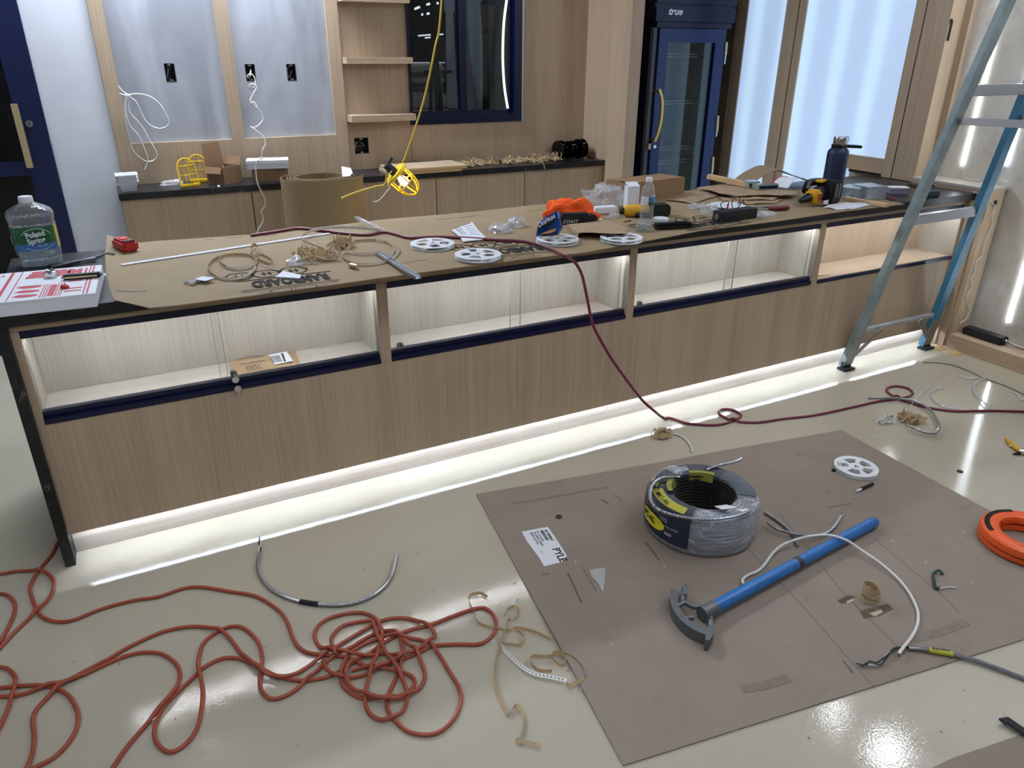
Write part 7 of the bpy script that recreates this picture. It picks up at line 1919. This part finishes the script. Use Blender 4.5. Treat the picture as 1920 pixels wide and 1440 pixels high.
for k, (m_, px) in enumerate((('white_cord', [(2.2426, -1.6216, 0.01), (2.2184, -1.6091, 0.01), (2.1895, -1.6037, 0.01), (2.1502, -1.612, 0.01), (2.1049, -1.6235, 0.01), (2.0824, -1.6142, 0.01), (2.0582, -1.597, 0.01)]), ('green', [(2.2446, -1.6202, 0.01), (2.2237, -1.6069, 0.01), (2.1942, -1.6038, 0.01), (2.1493, -1.6163, 0.01), (2.1073, -1.6271, 0.01), (2.0887, -1.6128, 0.01), (2.0613, -1.6055, 0.01), (2.052, -1.5891, 0.01)]), ('blackm', [(2.2407, -1.6231, 0.01), (2.2132, -1.6112, 0.01), (2.1824, -1.6073, 0.01), (2.1368, -1.6169, 0.01), (2.1047, -1.6165, 0.01), (2.0867, -1.6071, 0.01), (2.0568, -1.6055, 0.01)]))):
    build(MB().tube(cat([(p[0], p[1], .009 + .004 * ((k + i) % 2) + .002 * k) for i, p in enumerate(px)], 6), .0022, 6), 'wire', m_, t, smooth=True)
# white flat cable across the handle
wp = [(2.017, -1.1679, 0.012), (2.0312, -1.1505, 0.012), (2.0639, -1.1391, 0.012), (2.1169, -1.1377, 0.012), (2.1665, -1.1207, 0.012), (2.2242, -1.0965, 0.012), (2.283, -1.0851, 0.012), (2.3388, -1.0927, 0.012), (2.3922, -1.1131, 0.012), (2.4536, -1.1413, 0.012), (2.4905, -1.1854, 0.012), (2.5093, -1.2407, 0.012), (2.5174, -1.3025, 0.012), (2.5118, -1.368, 0.012), (2.492, -1.4294, 0.012), (2.4551, -1.4875, 0.012), (2.417, -1.5301, 0.012), (2.3634, -1.5647, 0.012), (2.301, -1.5895, 0.012), (2.2354, -1.6104, 0.012), (2.1943, -1.623, 0.012)]
zz = [.016, .014, .013, .014, .016, .022, .030, .039, .050, .058, .049, .030, .022, .016, .013, .012, .011, .011, .011, .022, .022]
wp = [(2.007, -1.1765, 0.022), (2.0212, -1.1592, 0.022), (2.0537, -1.1478, 0.022), (2.1063, -1.1464, 0.022), (2.1556, -1.1295, 0.022), (2.213, -1.1055, 0.022), (2.2714, -1.0942, 0.022), (2.3269, -1.1017, 0.022), (2.3799, -1.122, 0.022), (2.4332, -1.1567, 0.022), (2.4724, -1.1982, 0.022), (2.4963, -1.2488, 0.022), (2.5043, -1.3102, 0.022), (2.4988, -1.3753, 0.022), (2.4791, -1.4364, 0.022), (2.4425, -1.4941, 0.022), (2.4046, -1.5364, 0.022), (2.3513, -1.5708, 0.022), (2.2893, -1.5955, 0.022), (2.224, -1.6162, 0.022), (2.1832, -1.6287, 0.022)]
t = thing('white_cable', 'white flat cable arching over the blue bender handle', 'cable', (wp[0][0], wp[0][1], .005))
build(MB().tube(cat([(p[0], p[1], zz[i]) for i, p in enumerate(wp)], 5), .0050, 8, sq=.8), 'jacket', 'white_cord', t, smooth=True)
build(MB().tube([(wp[-1][0], wp[-1][1], .022), (wp[-1][0] - .008, wp[-1][1] - .008, .0225)], .002, 6), 'wire', 'blackm', t)
# green wire nub with white lead
t = thing('green_wire_end', 'twisted green wire end with a white lead on the cardboard', 'wire', tuple([(2.6101, -1.4596, 0.005)][0]))
build(MB().tube(cat([(p[0], p[1], .010 + .006 * (i % 2)) for i, p in enumerate([(2.6566, -1.4498, 0.01), (2.6568, -1.434, 0.01), (2.6299, -1.4328, 0.01), (2.5876, -1.464, 0.01), (2.5672, -1.4839, 0.01), (2.5742, -1.4906, 0.01)])], 5), .0045, 7), 'green_wire', 'green', t, smooth=True)
build(MB().tube(cat([(2.5755, -1.4899, 0.009), (2.6117, -1.4996, 0.009), (2.633, -1.5136, 0.009)], 4), .0024, 6), 'white_lead', 'white_cord', t, smooth=True)
a, b_ = [(2.832, -0.9553, 0.012), (2.939, -0.9467, 0.012)]
t = thing('cable_stub', 'short black stripped cable stub beside the floor reel', 'cable', (a[0], a[1], .005))
a, b_ = Vector(a), Vector(b_)
build(MB().tube([a.lerp(b_, .3), b_], .007, 10), 'jacket', 'rubber', t, smooth=True)
build(MB().tube([a, a.lerp(b_, .34)], .0045, 8), 'core', 'paper', t, smooth=True)
q = [(2.8896, -0.7936, 0.005)][0]
solo(MB().mound((q[0], q[1], .0052), .009, .008, .010, 3, .4, 12, 4), 'black_plug', 'rubber', 'tiny black plastic plug left of the floor reel', 'plug')
# tan tape roll on the sheet
q = [(2.3279, -1.416, 0.01)][0]
e = MB(); c = Vector((q[0], q[1], .0052))
for k in range(6):
    R_ = .030 - .002 * (k % 3); z = .006 + .0095 * k
    tilt = .35 * math.sin(k * 1.7)
    pts = [(c.x + R_ * math.cos(a) + .004 * math.sin(k), c.y + R_ * math.sin(a) * .9, c.z + z + tilt * R_ * math.sin(a + k)) for a in [i * 2 * PI / 22 + k for i in range(23)]]
    pts = [(x, y, max(zq, c.z + .0055)) for x, y, zq in pts]
    e.ribbon(pts, .010, (0, 0, 1), .0008)
solo(e, 'tape_roll', 'tape', 'springy roll of tan tape backing standing on the cardboard sheet', 'tape')
# light tape tangle at the sheet's left edge
t = thing('tape_tangle', 'long tangled tan light tape trailing over the left edge of the cardboard', 'light tape', tuple([(1.1946, -1.0259, 0)][0]))
def fz(px, z, sub=6): return cat([(p[0], p[1], z) for p in px], sub)
for px, z, w_ in (([(1.2244, -0.8317, 0.012), (1.2122, -0.8048, 0.012), (1.1782, -0.799, 0.012), (1.1622, -0.8255, 0.012), (1.1553, -0.8808, 0.012), (1.1463, -0.9195, 0.012), (1.1589, -0.9472, 0.012), (1.1845, -0.9737, 0.012), (1.2183, -1.0016, 0.012), (1.2397, -0.9997, 0.012), (1.2784, -1.0354, 0.012), (1.3136, -1.0919, 0.012)], .0075, (0, .5, 1)),
                  ([(1.2339, -0.9353, 0.012), (1.2526, -0.9175, 0.012), (1.2792, -0.9146, 0.012), (1.282, -0.9383, 0.012), (1.2585, -0.9644, 0.012), (1.2355, -0.9578, 0.012), (1.2077, -0.9935, 0.012), (1.1637, -1.0438, 0.012), (1.1288, -1.0882, 0.012), (1.0983, -1.1388, 0.012), (1.0776, -1.1869, 0.012), (1.0731, -1.2286, 0.012), (1.0685, -1.2787, 0.012), (1.087, -1.2684, 0.012), (1.1014, -1.2658, 0.012), (1.1029, -1.2966, 0.012), (1.0906, -1.3252, 0.012), (1.0604, -1.3603, 0.012), (1.0492, -1.3636, 0.012), (1.0718, -1.3827, 0.012), (1.0955, -1.4077, 0.012)], .0095, (.8, .3, .6)),
                  ([(1.1877, -1.0037, 0.012), (1.1716, -1.0282, 0.012), (1.1799, -1.0473, 0.012), (1.1959, -1.0581, 0.012), (1.2191, -1.0726, 0.012), (1.2428, -1.0526, 0.012), (1.2416, -1.024, 0.012), (1.2332, -1.0119, 0.012)], .010, (0, .3, 1))):
    build(MB().ribbon(fz(px, z), .010, w_, .0009), 'tape', 'tape', t)
lp_ = fz([(1.1877, -0.9965, 0.006), (1.1643, -1.0567, 0.006), (1.1706, -1.1031, 0.006), (1.1812, -1.1526, 0.006), (1.2013, -1.1924, 0.006), (1.2316, -1.2193, 0.006), (1.2676, -1.2534, 0.006)], .0105)
st_ = build(MB().ribbon(lp_, .011, (.3, .8, .3), .0009), 'lit_side_tape', 'chip', t)
e = MB()
cc_ = resample(lp_, .011)
for i in range(1, len(cc_) - 1):
    tg = (cc_[i + 1] - cc_[i - 1]).normalized()
    e.obox(cc_[i] + Vector((0, -.0006, .0012)), tg * .0022, Vector((0, .0022, .001)), Vector((0, 0, .001)))
o = build(e, 'led_chips', mat('chip_shade', '8E8A80', .5), st_); o['kind'] = 'stuff'
build(MB().ribbon(fz([(1.2813, -1.2735, 0.016), (1.3183, -1.2686, 0.016), (1.3323, -1.2469, 0.016), (1.3343, -1.2066, 0.016), (1.3213, -1.1715, 0.016), (1.2935, -1.1475, 0.016), (1.2743, -1.1613, 0.016), (1.2815, -1.1977, 0.016), (1.3031, -1.195, 0.016), (1.302, -1.1639, 0.016), (1.2625, -1.1505, 0.016), (1.2249, -1.131, 0.016), (1.209, -1.1531, 0.016), (1.2166, -1.1867, 0.016), (1.2483, -1.2054, 0.016)], .0125), .011, (0, .3, 1), .0009).ribbon(fz([(1.2601, -1.2646, 0.02), (1.2667, -1.2767, 0.02), (1.316, -1.2718, 0.02)], .014), .011, (.2, .6, .6), .0009), 'tape', 'tape', t)
# small tan wads and bits
solo(curls(([(2.4309, -0.209, 0)][0][0], [(2.4309, -0.209, 0)][0][1], 0), 16, (.022, .022), 61, .05), 'tape_curls', 'tape', 'tan wad of tape on the bare floor by the maroon cord', 'tape scraps', kind='stuff')
solo(curls(([(3.6038, -0.629, 0)][0][0], [(3.6038, -0.629, 0)][0][1], 0), 30, (.035, .045), 62, .05), 'tape_curls', 'tape', 'tan heap of tape inside the bowed cable piece on the right', 'tape scraps', kind='stuff')
solo(curls(([(3.4989, -0.5814, 0)][0][0], [(3.4989, -0.5814, 0)][0][1], 0), 9, (.035, .02), 63, .02), 'tape_curls', 'chip', 'pale loose tape bits left of the tan heap on the right', 'tape scraps', kind='stuff')
solo(MB().tube(cat([(2.4932, -0.2124, 0.006), (2.5107, -0.245, 0.006), (2.5044, -0.3054, 0.006), (2.4735, -0.3677, 0.006), (2.4543, -0.3904, 0.006)], 5), .005, 8), 'white_tube_piece', 'white_cord', 'short curved white tube piece near the tan wad on the floor', 'tube', smooth=True)
for px, r_, lab in (([(4.1036, -0.4682, 0.007), (4.0501, -0.4561, 0.007), (3.9607, -0.4999, 0.007), (3.9059, -0.5792, 0.007), (3.9136, -0.6317, 0.007), (3.9308, -0.6543, 0.007), (3.9501, -0.6641, 0.007)], .0065, 'curved clear tube on the floor right of the maroon loop'),
                    ([(4.4455, -0.4977, 0.012), (4.3366, -0.5064, 0.012), (4.2372, -0.5489, 0.012), (4.1636, -0.6158, 0.012), (4.1177, -0.6785, 0.012), (4.0991, -0.7039, 0.012)], .005, 'thin clear tube curving over the maroon cord at the right'),
                    ([(4.3434, -0.3973, 0.006), (4.3557, -0.4447, 0.006), (4.4571, -0.4802, 0.006)], .0045, 'short clear tube beside the long thin cable at the right')):
    solo(MB().tube(cat(px, 5), r_, 8), 'clear_tube', 'film', lab, 'tube', 'clear tube offcuts', smooth=True)
solo(MB().tube(cat([(4.3502, -0.1795, 0.004), (4.4523, -0.2586, 0.004), (4.4677, -0.3542, 0.004), (4.4462, -0.4696, 0.004), (4.4426, -0.6037, 0.004), (4.4228, -0.7075, 0.004), (4.3889, -0.9097, 0.004)], 5), .0036, 7), 'thin_grey_cable', mat('grey_cable', '8A867C', .5), 'thin grey cable crossing the floor below the plinth', 'cable', smooth=True)
zq_ = [.003, .003, .003, .003, .011, .0165, .0165, .008, .003]
solo(MB().tube(cat([(p[0], p[1], zq_[i]) for i, p in enumerate([(4.3643, -0.2988, 0.003), (4.3845, -0.2655, 0.003), (4.2987, -0.308, 0.003), (4.1632, -0.379, 0.003), (4.0234, -0.4327, 0.003), (3.9085, -0.4709, 0.003), (3.8055, -0.5114, 0.003), (3.7459, -0.5365, 0.003), (3.6997, -0.5671, 0.003)])], 5), .0018, 6), 'thin_white_wire', 'white_cord', 'thin white wire curling down to the tan heap on the right', 'wire', smooth=True)
solo(MB().tube(cat([(4.3946, -0.6631, 0.004), (4.3858, -0.6959, 0.004), (4.3341, -0.7423, 0.004), (4.3622, -0.7423, 0.004)], 4), .004, 7), 'white_cable_scrap', 'white_cord', 'small hooked white cable scrap near the right edge', 'cable', smooth=True)
for px, lab in (([(1.6684, -0.5473, 0.006)][0], 'round black disc on the cardboard above the shipping label'), ([(3.3761, -1.0419, 0.001)][0], 'round dark disc on the floor right of the cardboard'), ([(3.5737, -0.551, 0.001)][0], 'round dark disc on the floor beside the tan heap')):
    z0 = .0052 if px[2] > .004 else .0002
    solo(MB().cyl((px[0], px[1], z0), (px[0], px[1], z0 + .0025), .0125, n=20), 'knockout_disc', 'blackm', lab, 'disc', 'round knockout discs')
P = [(1.5965, -0.8693, 0.006), (1.6161, -0.8762, 0.006), (1.6521, -0.8851, 0.006), (1.6105, -0.9428, 0.006), (1.5722, -0.9865, 0.006), (1.5837, -0.9442, 0.006), (1.5844, -0.9043, 0.006)]
solo(MB().plate([(p[0], p[1], .0058 + .003 * (i % 2)) for i, p in enumerate(P)], (0, 0, .0008)), 'film_triangle', 'film', 'torn triangle of clear film on the cardboard below the shipping label', 'scrap')
# wire strippers at the right edge
q = [(3.7533, -1.0712, 0.012)][0]
t = thing('wire_stripper', 'yellow handled pliers with a silver head at the right edge of the floor', 'pliers', (q[0], q[1], 0))
a = [(3.8287, -0.9646, 0.012), (3.8108, -0.9899, 0.012), (3.7745, -1.0495, 0.012), (3.7717, -1.0699, 0.012)]
build(MB().tube(cat([(p[0], p[1], .012) for p in a], 5), [.006] * 5 + [.010] * 11, 10), 'handle', 'tool_yellow', t, smooth=True)
b_ = [(3.7802, -1.008, 0.012), (3.7882, -1.0345, 0.012), (3.7717, -1.0699, 0.012)]
build(MB().tube(cat([(p[0], p[1], .010) for p in b_], 4), .004, 8), 'spring', 'white_cord', t, smooth=True)
c_ = [(3.761, -1.0644, 0.012), (3.7825, -1.1078, 0.012), (3.8057, -1.1515, 0.012)]
build(MB().tube([(p[0], p[1], .013) for p in c_], [.013, .013, .006], 12), 'head', 'chrome', t, smooth=True)
c_ = [(3.7179, -1.0638, 0.012), (3.7533, -1.0712, 0.012)]
build(MB().tube([(p[0], p[1], .008) for p in c_], [.003, .008], 8), 'tip', 'blackm', t)
# LED driver on the plinth with its conduit and cord
a, b_ = [(4.7935, -0.0613, 0.092), (4.8634, -0.2622, 0.092)]
c0 = Vector(a).lerp(Vector(b_), .5)
t = thing('plinth_driver', 'long black driver box lying on the oak plinth at the right', 'driver box', (4.80, -.235, .088), math.pi / 2, local=True)
build(MB().box(-.115, .125, -.045, .030, .0005, .044), 'housing', 'blackm', t, bevel=.008, smooth=True)
build(MB().cyl((-.115, -.008, .022), (-.128, -.008, .022), .011, n=14), 'connector', 'chrome', t)
cp = [(4.808, -.365, .110), (4.815, -.41, .100), (4.835, -.47, .0955), (4.86, -.60, .0955), (4.87, -.85, .0955)]
P, rr_ = corr(cat(cp, 6), .0068)
solo(MB().tube(P, rr_, 7), 'plinth_conduit', 'bx', 'thin armoured conduit leaving the driver along the plinth', 'conduit', smooth=True)
cw = [(4.734, -0.095, 0.8827), (4.7971, -0.095, 0.8418), (4.7885, -0.095, 0.7944), (4.8166, -0.095, 0.7431), (4.8032, -0.095, 0.6829), (4.7873, -0.095, 0.6162), (4.7998, -0.095, 0.5644), (4.7586, -0.095, 0.5313), (4.757, -0.095, 0.4996), (4.769, -0.095, 0.4597), (4.7513, -0.095, 0.4297), (4.7829, -0.095, 0.3669), (4.7572, -0.095, 0.331), (4.7709, -0.095, 0.286), (4.8022, -0.095, 0.2479), (4.8218, -0.095, 0.2383)]
cw[0] = (cw[0][0], -.089, cw[0][2])
solo(MB().tube(cat(cw, 5), .003, 7), 'wavy_cable', 'white_cord', 'wavy white cord hanging from the hole in the knee wall', 'cord', smooth=True)
cw = [(4.7776, -0.0836, 0.15)]
cw = [(4.8092, -0.1, 0.2985), (4.8138, -0.1, 0.214), (4.8043, -0.1, 0.1748), (4.7786, -0.1, 0.1618), (4.7515, -0.1, 0.1526)]
solo(MB().tube(cat(cw, 5), .003, 7), 'short_cord', 'white_cord', 'short white lead ending at the driver on the plinth', 'cord', smooth=True)
# sawdust in the corner and small grit
def flakes(name, spots, n, size, m, label, category, seed):
    rr = random.Random(seed); e = MB()
    for k in range(n):
        (cx, cy, z), sx, sy = spots[k % len(spots)]
        x, y = rr.gauss(cx, sx), rr.gauss(cy, sy); a = rr.uniform(0, 6.28); s = size * rr.uniform(.4, 1.5)
        zz_ = z + rr.uniform(.0002, .004) * (1 if size < .006 else .4)
        e.add([(x + s * math.cos(a), y + s * math.sin(a), zz_), (x + s * .4 * math.cos(a + 2), y + s * .4 * math.sin(a + 2), zz_ + .001 * rr.random()), (x + s * math.cos(a + 3.3), y + s * math.sin(a + 3.3), zz_), (x, y, zz_ + s * .35)], [(0, 1, 2), (0, 1, 3), (1, 2, 3), (2, 0, 3)])
    return solo(e, name, m, label, category, kind='stuff')
s0_, s1_, s2_ = [(4.6909, 0.035, 0), (4.6691, -0.0757, 0), (4.6588, -0.1681, 0)]
flakes('sawdust', [(s0_, .045, .022), (s1_, .032, .018), (s2_, .022, .014)], 2600, .0055, 'dusty', 'pale sawdust heaped in the floor corner beside the ladder foot', 'sawdust', 5)
flakes('floor_grit', [((.9, -.7, 0), .5, .35), ((2.6, -.55, 0), .9, .15), ((3.6, -.5, 0), .4, .25), ((2.4, -1.15, .005), .45, .28), ((2.2, -1.9, 0), .4, .1), ((4.2, -.3, 0), .3, .1)], 260, .004, 'flake', 'small dark grit scattered over the floor and cardboard', 'grit', 6)
flakes('white_chips', [((1.6, -1.0, .005), .3, .2), ((2.6, -1.3, .005), .25, .15), ((1.2, -1.0, 0), .2, .2)], 40, .006, 'white', 'small white plastic chips scattered near the cardboard', 'chips', 7)
q = [(3.5532, -0.0167, 0.5545), (3.6487, -0.0096, 0.5545)]
solo(MB().ribbon(cat([(q[0][0], .035, .556), (q[0][0] + .03, .05, .560), (q[1][0] + .05, .045, .556)], 5), .012, (0, 1, 0), .001), 'wood_shaving', 'pine', 'small wood shaving in the open right display bay', 'shaving')
